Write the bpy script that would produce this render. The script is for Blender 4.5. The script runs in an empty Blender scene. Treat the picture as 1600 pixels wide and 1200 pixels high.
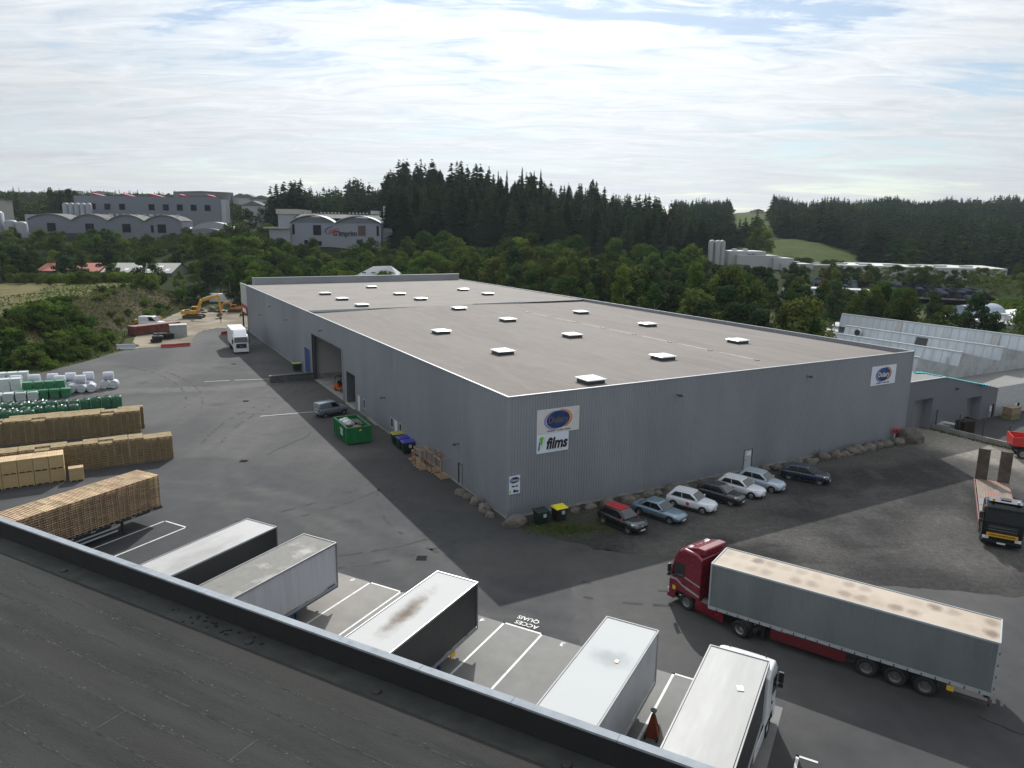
import bpy, bmesh, math, random
import numpy as np
from mathutils import Matrix, Vector, noise as mnoise
R = math.radians
random.seed(7); rng = np.random.default_rng(7)
sc = bpy.context.scene
col = sc.collection
# ---------------------------------------------------------------- camera, sun, sky, exposure
cam_d = bpy.data.cameras.new('camera'); cam = bpy.data.objects.new('camera', cam_d); col.objects.link(cam)
cam_d.sensor_width = 36; cam_d.lens = 36*1132.4/1600; cam_d.clip_start = .3; cam_d.clip_end = 9000
PITCH, ROLL, CAMH = .2120, .0138, 22.094
_f = Vector((0, math.cos(PITCH), -math.sin(PITCH))); _u = Vector((0, math.sin(PITCH), math.cos(PITCH))); _r = Vector((1, 0, 0))
_r2 = math.cos(ROLL)*_r + math.sin(ROLL)*_u; _u2 = -math.sin(ROLL)*_r + math.cos(ROLL)*_u
cam.matrix_world = Matrix(((_r2.x, _u2.x, -_f.x, 0), (_r2.y, _u2.y, -_f.y, 0), (_r2.z, _u2.z, -_f.z, CAMH), (0, 0, 0, 1)))
sc.camera = cam
SUN_EL, SUN_AZ = R(36.4), R(1.2)          # sun stands ahead of the camera, a little right of +Y
sun_d = bpy.data.lights.new('sun', 'SUN'); sun_d.energy = 3.7; sun_d.angle = R(.6); sun_d.color = (1, .98, .945)
sun = bpy.data.objects.new('sun', sun_d); col.objects.link(sun)
SV = Vector((math.sin(SUN_AZ)*math.cos(SUN_EL), math.cos(SUN_AZ)*math.cos(SUN_EL), math.sin(SUN_EL)))
sun.rotation_euler = SV.to_track_quat('Z', 'Y').to_euler()
sc.view_settings.view_transform = 'Standard'; sc.view_settings.look = 'None'
sc.view_settings.exposure = .38; sc.view_settings.gamma = 1; sc.view_settings.use_curve_mapping = False
sc.cycles.max_bounces = 5; sc.cycles.diffuse_bounces = 3; sc.cycles.glossy_bounces = 2; sc.cycles.transmission_bounces = 3
sc.cycles.transparent_max_bounces = 6; sc.cycles.caustics_reflective = False; sc.cycles.caustics_refractive = False

world = bpy.data.worlds.new('World'); sc.world = world; world.use_nodes = True
wt = world.node_tree; wt.nodes.clear()
def wn(t, **k):
    n = wt.nodes.new(t)
    for a, b in k.items(): setattr(n, a, b)
    return n
sky = wn('ShaderNodeTexSky', sky_type='NISHITA', sun_disc=False, sun_elevation=SUN_EL, sun_rotation=SUN_AZ, altitude=900, air_density=1.2, dust_density=.6, ozone_density=2.0)
bg = wn('ShaderNodeBackground'); bg.inputs['Strength'].default_value = .075
out = wn('ShaderNodeOutputWorld')
tc = wn('ShaderNodeTexCoord')
# clouds: the direction is projected on a layer above the ground, so streaks stretch towards the horizon
sep = wn('ShaderNodeSeparateXYZ'); wt.links.new(tc.outputs['Generated'], sep.inputs[0])
def wmath(op, a, b=None, c=None, clamp=False):
    n = wn('ShaderNodeMath', operation=op, use_clamp=clamp)
    for i, s in enumerate((a, b, c)):
        if s is None: continue
        if isinstance(s, (int, float)): n.inputs[i].default_value = s
        else: wt.links.new(s, n.inputs[i])
    return n.outputs[0]
zc = wmath('ADD', wmath('MAXIMUM', sep.outputs[2], 0.0), .085)
cx = wmath('DIVIDE', sep.outputs[0], zc); cy = wmath('DIVIDE', sep.outputs[1], zc)
comb = wn('ShaderNodeCombineXYZ'); wt.links.new(cx, comb.inputs[0]); wt.links.new(cy, comb.inputs[1])
def wnoise(scale, detail, rough, loc, scl, rot, dist=0.0):
    mp = wn('ShaderNodeMapping'); mp.inputs['Location'].default_value = loc; mp.inputs['Scale'].default_value = scl; mp.inputs['Rotation'].default_value = (0, 0, rot)
    wt.links.new(comb.outputs[0], mp.inputs[0])
    n = wn('ShaderNodeTexNoise'); n.inputs['Scale'].default_value = scale; n.inputs['Detail'].default_value = detail
    n.inputs['Roughness'].default_value = rough; n.inputs['Distortion'].default_value = dist
    wt.links.new(mp.outputs[0], n.inputs['Vector']); return n.outputs[0]
def wramp(sock, stops):
    r = wn('ShaderNodeValToRGB'); e = r.color_ramp.elements
    while len(e) < len(stops): e.new(.5)
    for q, (p, c) in zip(e, stops): q.position = p; q.color = c if len(c) == 4 else (*c, 1)
    wt.links.new(sock, r.inputs[0]); return r.outputs[0]
n1 = wnoise(.55, 8, .60, (3.1, 1.7, 0), (-1, 1.8, 1), R(-14), .9)
n2 = wnoise(1.9, 9, .68, (9.1, 4.2, 0), (-1, 2.6, 1), R(10), 1.2)
nn = wmath('ADD', wmath('MULTIPLY', n1, .68), wmath('MULTIPLY', n2, .32))
cover = wramp(nn, [(.39, (.22,)*3), (.445, (.74,)*3), (.54, (1, 1, 1))])
# brightness of the thin cloud: strongest towards the sun, as in a real veil of cirrostratus
dotn = wn('ShaderNodeVectorMath', operation='DOT_PRODUCT'); wt.links.new(tc.outputs['Generated'], dotn.inputs[0]); dotn.inputs[1].default_value = SV
dp = wmath('MAXIMUM', dotn.outputs['Value'], 0.0)
glow = wmath('MULTIPLY', wmath('POWER', dp, 7.0), .62)
glow2 = wmath('MULTIPLY', wmath('POWER', dp, 40.0), 1.4)
base = wmath('ADD', wmath('ADD', .445, wmath('MULTIPLY', wmath('MAXIMUM', sep.outputs[2], 0.0), .42)), wmath('ADD', glow, glow2))
shade = wmath('ADD', .66, wmath('MULTIPLY', n2, .66))
lum = wmath('MULTIPLY', base, shade)
ccol = wn('ShaderNodeCombineXYZ')
wt.links.new(wmath('MULTIPLY', lum, .955/.075), ccol.inputs[0]); wt.links.new(wmath('MULTIPLY', lum, 1.0/.075), ccol.inputs[1]); wt.links.new(wmath('MULTIPLY', lum, 1.04/.075), ccol.inputs[2])
mixc = wn('ShaderNodeMix', data_type='RGBA'); wt.links.new(cover, mixc.inputs[0])
wt.links.new(sky.outputs[0], mixc.inputs[6]); wt.links.new(ccol.outputs[0], mixc.inputs[7])
wt.links.new(mixc.outputs[2], bg.inputs[0]); wt.links.new(bg.outputs[0], out.inputs[0])

# ---------------------------------------------------------------- frames of the place
B0 = Vector((-.244, 52.798)); YL = 2.0814
AL = Vector((math.cos(YL), math.sin(YL))); AF = Vector((math.sin(YL), -math.cos(YL)))
def BF(a, b, z=0.0):       # a runs away along the warehouse's long wall, b along its short front
    p = B0 + AL*a + AF*b; return (p.x, p.y, z)
YD = 1.0805
DD = Vector((math.cos(YD), math.sin(YD))); DN = Vector((DD.y, -DD.x))
def DK(u, w, z=0.0):       # u runs out from the loading dock, w along it to the right
    p = DD*u + DN*w; return (p.x, p.y, z)

# ---------------------------------------------------------------- materials
MATS = {}
def _n(nt, t, **k):
    n = nt.nodes.new(t)
    for a, b in k.items(): setattr(n, a, b)
    return n
def mat(name, color, rough=.6, metal=0.0, var=.12, scale=3.0, bump=0.0, bscale=40.0, second=None, sthr=(.45, .62), sscale=.6, spec=.5, trans=0.0, coat=0.0, stretch=(1, 1, 1), emit=None, objvar=0.0, huevar=0.0, third=None, tthr=(.55, .7), tscale=2.0):
    """procedural paint / stone / metal: base colour broken up by noise, optional second and third colour in patches"""
    if name in MATS: return MATS[name]
    m = bpy.data.materials.new(name); m.use_nodes = True; nt = m.node_tree; nt.nodes.clear()
    o = _n(nt, 'ShaderNodeOutputMaterial'); b = _n(nt, 'ShaderNodeBsdfPrincipled'); nt.links.new(b.outputs[0], o.inputs[0])
    t = _n(nt, 'ShaderNodeTexCoord'); mp = _n(nt, 'ShaderNodeMapping'); mp.inputs['Scale'].default_value = stretch
    nt.links.new(t.outputs['Object'], mp.inputs[0])
    def noi(s, d=6, r=.6):
        q = _n(nt, 'ShaderNodeTexNoise'); q.inputs['Scale'].default_value = s; q.inputs['Detail'].default_value = d; q.inputs['Roughness'].default_value = r
        nt.links.new(mp.outputs[0], q.inputs['Vector']); return q.outputs[0]
    def mix(f, a, c):
        x = _n(nt, 'ShaderNodeMix', data_type='RGBA')
        for i, s in ((0, f), (6, a), (7, c)):
            if hasattr(s, 'links') or hasattr(s, 'is_linked'): nt.links.new(s, x.inputs[i])
            else: x.inputs[i].default_value = s if i == 0 else (*s[:3], 1)
        return x.outputs[2]
    def rmp(s, lo, hi):
        x = _n(nt, 'ShaderNodeMapRange'); x.inputs[1].default_value = lo; x.inputs[2].default_value = hi; nt.links.new(s, x.inputs[0]); return x.outputs[0]
    c = tuple(color)
    cur = mix(rmp(noi(scale), .3, .7), tuple(v*(1-var) for v in c), tuple(min(1, v*(1+var)) for v in c))
    if second: cur = mix(rmp(noi(sscale, 7, .62), *sthr), cur, second)
    if third: cur = mix(rmp(noi(tscale, 8, .7), *tthr), cur, third)
    if objvar or huevar:
        oi = _n(nt, 'ShaderNodeObjectInfo'); hs = _n(nt, 'ShaderNodeHueSaturation')
        x = _n(nt, 'ShaderNodeMapRange'); x.inputs[3].default_value = 1-objvar; x.inputs[4].default_value = 1+objvar; nt.links.new(oi.outputs['Random'], x.inputs[0]); nt.links.new(x.outputs[0], hs.inputs['Value'])
        y = _n(nt, 'ShaderNodeMath', operation='MULTIPLY'); y.inputs[1].default_value = 7.31; nt.links.new(oi.outputs['Random'], y.inputs[0])
        y2 = _n(nt, 'ShaderNodeMath', operation='FRACT'); nt.links.new(y.outputs[0], y2.inputs[0])
        x2 = _n(nt, 'ShaderNodeMapRange'); x2.inputs[3].default_value = .5-huevar; x2.inputs[4].default_value = .5+huevar; nt.links.new(y2.outputs[0], x2.inputs[0]); nt.links.new(x2.outputs[0], hs.inputs['Hue'])
        nt.links.new(cur, hs.inputs['Color']); cur = hs.outputs[0]
    nt.links.new(cur, b.inputs['Base Color'])
    b.inputs['Metallic'].default_value = metal; b.inputs['Specular IOR Level'].default_value = spec
    rr = _n(nt, 'ShaderNodeMapRange'); rr.inputs[3].default_value = max(.03, rough-.12); rr.inputs[4].default_value = min(1, rough+.12); nt.links.new(noi(scale*2.3), rr.inputs[0]); nt.links.new(rr.outputs[0], b.inputs['Roughness'])
    if coat: b.inputs['Coat Weight'].default_value = coat; b.inputs['Coat Roughness'].default_value = .08
    if bump:
        bp = _n(nt, 'ShaderNodeBump'); bp.inputs['Strength'].default_value = bump; bp.inputs['Distance'].default_value = .05
        nt.links.new(noi(bscale, 5, .65), bp.inputs['Height']); nt.links.new(bp.outputs[0], b.inputs['Normal'])
    if emit: b.inputs['Emission Color'].default_value = (*emit[:3], 1); b.inputs['Emission Strength'].default_value = emit[3]
    if trans:   # foliage: light passes through the leaves
        tr = _n(nt, 'ShaderNodeBsdfTranslucent'); ms = _n(nt, 'ShaderNodeMixShader'); ms.inputs[0].default_value = trans
        hs = _n(nt, 'ShaderNodeHueSaturation'); hs.inputs['Hue'].default_value = .485; hs.inputs['Saturation'].default_value = 1.1; hs.inputs['Value'].default_value = 1.35
        nt.links.new(cur, hs.inputs['Color']); nt.links.new(hs.outputs[0], tr.inputs[0])
        nt.links.new(b.outputs[0], ms.inputs[1]); nt.links.new(tr.outputs[0], ms.inputs[2]); nt.links.new(ms.outputs[0], o.inputs[0])
    MATS[name] = m; return m

# ---------------------------------------------------------------- mesh building helpers
class MB:
    def __init__(s, T=None): s.v = []; s.f = []; s.m = []; s.T = T
    def add(s, vs, fs, m=0):
        o = len(s.v)
        if s.T is not None: vs = [tuple(s.T @ Vector(p)) for p in vs]
        s.v += [tuple(p) for p in vs]; s.f += [tuple(i+o for i in f) for f in fs]; s.m += [m]*len(fs); return s
    def box(s, x0, x1, y0, y1, z0, z1, m=0):
        return s.add([(x, y, z) for x in (x0, x1) for y in (y0, y1) for z in (z0, z1)],
                     [(0, 1, 3, 2), (4, 6, 7, 5), (0, 4, 5, 1), (2, 3, 7, 6), (0, 2, 6, 4), (1, 5, 7, 3)], m)
    def cbox(s, cx, cy, cz, sx, sy, sz, rz=0, m=0, ry=0):
        M = Matrix.Translation((cx, cy, cz)) @ Matrix.Rotation(rz, 4, 'Z') @ Matrix.Rotation(ry, 4, 'Y')
        q = [tuple(M @ Vector((x*sx/2, y*sy/2, z*sz/2))) for x in (-1, 1) for y in (-1, 1) for z in (-1, 1)]
        return s.add(q, [(0, 1, 3, 2), (4, 6, 7, 5), (0, 4, 5, 1), (2, 3, 7, 6), (0, 2, 6, 4), (1, 5, 7, 3)], m)
    def quad(s, a, b, c, d, m=0): return s.add([a, b, c, d], [(0, 1, 2, 3)], m)
    def poly(s, pts, m=0): return s.add(pts, [tuple(range(len(pts)))], m)
    def prism(s, poly, y0, y1, m=0):     # polygon in x,z swept along y
        n = len(poly); vs = [(x, y0, z) for x, z in poly]+[(x, y1, z) for x, z in poly]
        fs = [tuple(range(n)), tuple(range(2*n-1, n-1, -1))]+[(i, i+n, (i+1) % n+n, (i+1) % n) for i in range(n)]
        return s.add(vs, fs, m)
    def vprism(s, poly, z0, z1, m=0):    # polygon in x,y raised in z
        n = len(poly); vs = [(x, y, z0) for x, y in poly]+[(x, y, z1) for x, y in poly]
        fs = [tuple(range(n-1, -1, -1)), tuple(range(n, 2*n))]+[(i, (i+1) % n, (i+1) % n+n, i+n) for i in range(n)]
        return s.add(vs, fs, m)
    def tube(s, p, q, r, r2=None, n=8, m=0, caps=True):
        p = Vector(p); q = Vector(q); d = (q-p)
        if d.length < 1e-6: return s
        d.normalize(); a = d.orthogonal().normalized(); b = d.cross(a); r2 = r if r2 is None else r2
        vs = []
        for c, rr in ((p, r), (q, r2)):
            for i in range(n):
                t = 2*math.pi*i/n; vs.append(tuple(c+(a*math.cos(t)+b*math.sin(t))*rr))
        fs = [(i, (i+1) % n, (i+1) % n+n, i+n) for i in range(n)]
        if caps: fs += [tuple(range(n-1, -1, -1)), tuple(range(n, 2*n))]
        return s.add(vs, fs, m)
    def path(s, pts, r, n=6, m=0):
        for a, b in zip(pts[:-1], pts[1:]): s.tube(a, b, r, n=n, m=m)
        return s
    def lathe(s, prof, c=(0, 0, 0), n=16, axis='Z', m=0):
        vs = []; k = len(prof)
        for i in range(n):
            t = 2*math.pi*i/n
            for r, h in prof:
                x, y = r*math.cos(t), r*math.sin(t)
                p = (x, y, h) if axis == 'Z' else ((x, h, y) if axis == 'Y' else (h, x, y))
                vs.append((p[0]+c[0], p[1]+c[1], p[2]+c[2]))
        fs = [(i*k+j, ((i+1) % n)*k+j, ((i+1) % n)*k+j+1, i*k+j+1) for i in range(n) for j in range(k-1)]
        return s.add(vs, fs, m)
    def ring(s, rings, m=0, caps=True):
        n = len(rings[0]); vs = [p for r in rings for p in r]
        fs = [(k*n+i, k*n+(i+1) % n, (k+1)*n+(i+1) % n, (k+1)*n+i) for k in range(len(rings)-1) for i in range(n)]
        if caps: fs += [tuple(range(n-1, -1, -1)), tuple(range((len(rings)-1)*n, len(rings)*n))]
        return s.add(vs, fs, m)
    def mesh(s, name, mats, smooth=False, fix=True):
        me = bpy.data.meshes.new(name); me.from_pydata(s.v, [], s.f)
        for x in (mats if isinstance(mats, (list, tuple)) else [mats]): me.materials.append(x)
        if len(me.materials) > 1: me.polygons.foreach_set('material_index', s.m)
        if fix:
            b = bmesh.new(); b.from_mesh(me); bmesh.ops.recalc_face_normals(b, faces=b.faces); b.to_mesh(me); b.free()
        if smooth: me.polygons.foreach_set('use_smooth', [True]*len(me.polygons))
        me.update(); return me
    def build(s, name, mats, parent=None, smooth=False, bevel=0, seg=2, sub=0, loc=None, fix=True):
        o = bpy.data.objects.new(name, s.mesh(name, mats, smooth, fix)); col.objects.link(o)
        if parent is not None: o.parent = parent
        if loc: o.location = loc
        if bevel:
            b = o.modifiers.new('bevel', 'BEVEL'); b.width = bevel; b.segments = seg; b.limit_method = 'ANGLE'; b.angle_limit = R(35); b.harden_normals = False
        if sub:
            q = o.modifiers.new('sub', 'SUBSURF'); q.levels = sub; q.render_levels = sub
        return o
def tag(o, label=None, cat=None, group=None, kind=None):
    if label: o['label'] = label
    if cat: o['category'] = cat
    if group: o['group'] = group
    if kind: o['kind'] = kind
    return o
def thing(name, loc, rz, label, cat, group=None):
    o = bpy.data.objects.new(name, None); col.objects.link(o); o.location = loc; o.rotation_euler = (0, 0, rz); o.empty_display_size = .3
    return tag(o, label, cat, group)
def struct(name, mb, m, **k): return tag(mb.build(name, m, **k), kind='structure')
def kids(o): return [c for c in o.children]
def dup(o, parent=None):
    c = o.copy(); col.objects.link(c)
    if parent is not None: c.parent = parent
    for k in kids(o): dup(k, c)
    return c
def text(name, s, size, m, parent, loc, rot, bold=0.0, shear=0.0, align='CENTER', sx=1.0, ext=.004, space=1.0):
    cu = bpy.data.curves.new(name, 'FONT'); cu.body = s; cu.size = size; cu.align_x = align; cu.align_y = 'CENTER'; cu.offset = bold; cu.shear = shear; cu.extrude = ext; cu.space_character = space
    cu.resolution_u = 3
    t = bpy.data.objects.new(name, cu); col.objects.link(t)
    dg = bpy.context.evaluated_depsgraph_get(); dg.update()
    me = bpy.data.meshes.new_from_object(t.evaluated_get(dg)); bpy.data.objects.remove(t); bpy.data.curves.remove(cu)
    me.materials.clear(); me.materials.append(m)
    o = bpy.data.objects.new(name, me); col.objects.link(o); o.location = loc; o.rotation_euler = rot; o.scale = (sx, 1, 1)
    if parent is not None: o.parent = parent
    return o
# ---------------------------------------------------------------- terrain
PX = [-500, 0, 200, 300, 430, 594, 612, 700, 850, 1000, 1100, 1170, 1250, 1400, 1600, 2200]
YY = [190, 230, 260, 300, 340, 400, 470, 600, 850, 1300, 3000]
FT = [[0, 3, 5, 11, 14, 15, 19, 30, 43, 58, 72], [0, 3, 5, 11, 14, 15, 19, 30, 43, 58, 72], [0, 3, 5, 11, 14.5, 15, 18, 30, 43, 58, 72],
      [0, 3, 5, 11, 15, 15, 18, 30, 42, 58, 72], [0, 3, 6, 15, 16, 17, 21, 29, 38, 52, 70], [0, 3, 6, 12, 15, 17, 21, 29, 38, 52, 70], [0, 3, 6, 13, 20, 32, 33, 32, 38, 52, 70],
      [0, 3, 7, 12, 19, 31, 32, 33, 40, 52, 70], [0, 3, 7, 11, 17, 28, 30, 31, 38, 52, 70], [0, 2, 5, 8, 12, 18, 23, 28, 38, 50, 70],
      [0, 1, 3, 5, 8, 11, 16, 24, 39, 48, 68], [0, 1, 2, 4, 6, 11, 16, 29, 44, 52, 70], [0, 1, 2, 4, 7, 12, 17, 26, 40, 48, 68],
      [0, 1, 1, 2, 3, 5, 10, 24, 45, 52, 70], [0, 0, 0, 1, 2, 5, 10, 26, 46, 52, 70], [0, 0, 0, 1, 2, 5, 10, 26, 46, 52, 70]]
FT = np.array(FT, float); PXa = np.array(PX, float); YYa = np.array(YY, float)
BANK = [(-140, 92), (-95, 98), (-74.5, 103), (-70, 106.5), (-69.3, 118), (-69.5, 127), (-73, 134), (-78, 146), (-81, 160), (-84, 176), (-88, 200), (-100, 225)]
def sm(x): x = np.clip(x, 0, 1); return x*x*(3-2*x)
def seg_dist(x, y, P):
    d = np.full(np.shape(x), 1e9); sgn = np.ones(np.shape(x))
    for (ax, ay), (bx, by) in zip(P[:-1], P[1:]):
        ex, ey = bx-ax, by-ay; t = np.clip(((x-ax)*ex+(y-ay)*ey)/(ex*ex+ey*ey), 0, 1)
        dx, dy = x-ax-t*ex, y-ay-t*ey; q = np.hypot(dx, dy); c = ex*dy-ey*dx
        up = q < d-1e-9; d = np.where(up, q, d); sgn = np.where(up, np.where(c > 0, 1, -1), sgn)
    return d*sgn      # positive = left of the line (the bank)
def terrain(x, y):
    x = np.asarray(x, float); y = np.asarray(y, float)
    yy = np.clip(y, 190, 2999); px = np.clip(800+1132*x/np.maximum(y, 60), -499, 2199)
    i = np.clip(np.searchsorted(PXa, px, side='right')-1, 0, len(PX)-2); j = np.clip(np.searchsorted(YYa, yy, side='right')-1, 0, len(YY)-2)
    fx = sm((px-PXa[i])/(PXa[i+1]-PXa[i])); fy = (yy-YYa[j])/(YYa[j+1]-YYa[j])
    F = (FT[i, j]*(1-fx)+FT[i+1, j]*fx)*(1-fy)+(FT[i, j+1]*(1-fx)+FT[i+1, j+1]*fx)*fy
    w = .3*np.sin(x*.11+y*.07)+.25*np.sin(x*.23-y*.19)
    d = seg_dist(x, y, BANK)
    b = 6.0*sm((d-.4)/np.where(y > 130, 12., 20.))*(1-sm((y-188)/40))*sm((y-60)/40)
    b = b+np.where(d > 1, 1, 0)*sm((d-1)/5)*w*.8*(1-sm((y-188)/40))
    fw = sm((y-200)/60)
    return np.maximum(b, 0)+F+w*fw*1.2
def th(x, y): return float(terrain(x, y))
def build_terrain():
    ts = np.linspace(-1.5, 1.5, 331)
    ys = np.concatenate([np.linspace(-260, 70, 12), np.arange(75, 215, 1.6), np.arange(216, 480, 5), np.arange(490, 900, 12), np.array([950, 1050, 1200, 1400, 1700, 2200, 3000, 4500])])
    T, Yg = np.meshgrid(ts, ys); S = np.maximum(Yg, 170.)
    X = T*S; Z = terrain(X, Yg)-.05
    n, m = X.shape; v = np.stack([X, Yg, Z], -1).reshape(-1, 3)
    idx = np.arange(n*m).reshape(n, m); f = np.stack([idx[:-1, :-1], idx[:-1, 1:], idx[1:, 1:], idx[1:, :-1]], -1).reshape(-1, 4)
    me = bpy.data.meshes.new('terrain'); me.vertices.add(len(v)); me.vertices.foreach_set('co', v.ravel())
    me.loops.add(f.size); me.loops.foreach_set('vertex_index', f.ravel().astype(np.int32)); me.polygons.add(len(f))
    me.polygons.foreach_set('loop_start', np.arange(0, f.size, 4, dtype=np.int32)); me.polygons.foreach_set('use_smooth', np.ones(len(f), bool))
    me.update(calc_edges=True)
    # ground cover by place: dry plateau field, weedy bank, forest floor, valley meadow
    x, y = v[:, 0], v[:, 1]; c = np.tile(np.array([.022, .030, .012]), (len(v), 1))
    d = seg_dist(x, y, BANK); nz = np.sin(x*.31+y*.13)*.5+np.sin(x*.12-y*.27+1.3)*.5
    def put(mask, colr):
        m = np.clip(mask, 0, 1)[:, None]; c[:] = c*(1-m)+np.array(colr)*m
    put(((d > 9) & (y < 215) & ((y < 132) | (d > 14))).astype(float), (.125, .112, .058))
    put(((d > 14) & (y < 215))*sm(nz*1.4), (.085, .095, .038))
    put(((d > .5) & (d <= 14) & (y > 132) & (y < 215))*1., (.040, .034, .020))
    put(((d > .5) & (d <= 14) & (y > 132) & (y < 215))*sm(nz*1.2), (.070, .058, .038))
    put(((d < 1) & (y < 210))*1., (.055, .060, .03))
    px = 800+1132*x/np.maximum(y, 60)
    put(((px > 1175) & (px < 1330) & (y > 345) & (y < 475))*1., (.048, .066, .020))
    put(((px > 1135) & (px < 1192) & (y > 500) & (y < 900))*1., (.062, .078, .026))
    put((y > 1000)*1., (.03, .045, .03))
    ca = me.color_attributes.new('cover', 'FLOAT_COLOR', 'POINT'); ca.data.foreach_set('color', np.concatenate([c, np.ones((len(c), 1))], 1).ravel())
    o = bpy.data.objects.new('terrain', me); col.objects.link(o); o['kind'] = 'structure'; me.materials.append(cover_mat('terrain_cover', .95, .4, 1.1, spec=.02)); return o
def cover_mat(name, rough, var, scale, fine=9.0, bump=.4, spec=.2, streak=None, speck=None):
    m = bpy.data.materials.new(name); m.use_nodes = True; nt = m.node_tree; nt.nodes.clear(); MATS[name] = m
    o = _n(nt, 'ShaderNodeOutputMaterial'); b = _n(nt, 'ShaderNodeBsdfPrincipled'); nt.links.new(b.outputs[0], o.inputs[0])
    at = _n(nt, 'ShaderNodeAttribute', attribute_name='cover'); t = _n(nt, 'ShaderNodeTexCoord')
    def noi(s, d, r, stretch=None, rot=0):
        q = _n(nt, 'ShaderNodeTexNoise'); q.inputs['Scale'].default_value = s; q.inputs['Detail'].default_value = d; q.inputs['Roughness'].default_value = r
        src = t.outputs['Object']
        if stretch: mp = _n(nt, 'ShaderNodeMapping'); mp.inputs['Scale'].default_value = stretch; mp.inputs['Rotation'].default_value = (0, 0, rot); nt.links.new(src, mp.inputs[0]); src = mp.outputs[0]
        nt.links.new(src, q.inputs['Vector']); return q.outputs[0]
    def rg(s, a, c, lo=.25, hi=.75):
        x = _n(nt, 'ShaderNodeMapRange'); x.inputs[1].default_value = lo; x.inputs[2].default_value = hi; x.inputs[3].default_value = a; x.inputs[4].default_value = c; nt.links.new(s, x.inputs[0]); return x.outputs[0]
    def mul(a, c):
        x = _n(nt, 'ShaderNodeMath', operation='MULTIPLY'); nt.links.new(a, x.inputs[0]); nt.links.new(c, x.inputs[1]); return x.outputs[0]
    f = mul(rg(noi(scale*.16, 7, .6), 1-var*.6, 1+var*.6), rg(noi(scale*1.7, 6, .65), 1-var, 1+var))
    f = mul(f, rg(noi(fine, 4, .7), 1-var*.8, 1+var*.8))
    if streak: f = mul(f, rg(noi(streak[0], 5, .6, streak[1], streak[2]), 1-streak[3], 1+streak[3]))
    if speck: f = mul(f, rg(noi(speck[0], 2, .5), 1, speck[1], .62, .74))
    cb = _n(nt, 'ShaderNodeCombineXYZ'); [nt.links.new(f, cb.inputs[k]) for k in range(3)]
    x = _n(nt, 'ShaderNodeMix', data_type='RGBA', blend_type='MULTIPLY'); x.inputs[0].default_value = 1; nt.links.new(at.outputs['Color'], x.inputs[6]); nt.links.new(cb.outputs[0], x.inputs[7])
    nt.links.new(x.outputs[2], b.inputs['Base Color']); b.inputs['Specular IOR Level'].default_value = spec; b.inputs['Roughness'].default_value = rough
    bp = _n(nt, 'ShaderNodeBump'); bp.inputs['Strength'].default_value = bump; bp.inputs['Distance'].default_value = .06; nt.links.new(noi(fine, 5, .7), bp.inputs['Height']); nt.links.new(bp.outputs[0], b.inputs['Normal'])
    return m
build_terrain()
def wobble(P, amp, step):
    out = []
    for (ax, ay), (bx, by) in zip(P, P[1:]+P[:1]):
        L = math.hypot(bx-ax, by-ay); n = max(1, int(L/step))
        for k in range(n):
            t = k/n; x, y = ax+(bx-ax)*t, ay+(by-ay)*t
            out.append((x+amp*mnoise.noise(Vector((x*.9, y*.9, 1))), y+amp*mnoise.noise(Vector((x*.9, y*.9, 7)))))
    return out
def sheet(name, P, z, m, cfun, cell=1.0, amp=0.0, step=1.0):
    if amp: P = wobble(P, amp, step)
    bm = bmesh.new(); vs = [bm.verts.new((x, y, z)) for x, y in P]; bm.faces.new(vs); bmesh.ops.triangulate(bm, faces=bm.faces)
    xs = [p[0] for p in P]; ys = [p[1] for p in P]
    for k in range(int(min(xs)/cell)+1, int(max(xs)/cell)+1): bmesh.ops.bisect_plane(bm, geom=bm.verts[:]+bm.edges[:]+bm.faces[:], plane_co=(k*cell, 0, 0), plane_no=(1, 0, 0))
    for k in range(int(min(ys)/cell)+1, int(max(ys)/cell)+1): bmesh.ops.bisect_plane(bm, geom=bm.verts[:]+bm.edges[:]+bm.faces[:], plane_co=(0, k*cell, 0), plane_no=(0, 1, 0))
    for f in bm.faces:
        if f.normal.z < 0: f.normal_flip()
    me = bpy.data.meshes.new(name); bm.to_mesh(me); bm.free()
    ca = me.color_attributes.new('cover', 'FLOAT_COLOR', 'POINT')
    for i, v in enumerate(me.vertices): c = cfun(v.co.x, v.co.y); ca.data[i].color = (c[0], c[1], c[2], 1)
    me.materials.append(m); o = bpy.data.objects.new(name, me); col.objects.link(o); o['kind'] = 'structure'; return o
def fbm(x, y, s, o=4, seed=0): return mnoise.fractal(Vector((x*s, y*s, seed)), 1.0, 2.0, o)
def lerp(a, b, t): t = max(0, min(1, t)); return tuple(p+(q-p)*t for p, q in zip(a, b))
def dseg(x, y, ax, ay, bx, by):
    ex, ey = bx-ax, by-ay; t = max(0, min(1, ((x-ax)*ex+(y-ay)*ey)/(ex*ex+ey*ey))); return math.hypot(x-ax-t*ex, y-ay-t*ey)
def sms(a, b, x): t = max(0, min(1, (x-a)/(b-a))); return t*t*(3-2*t)
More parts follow.
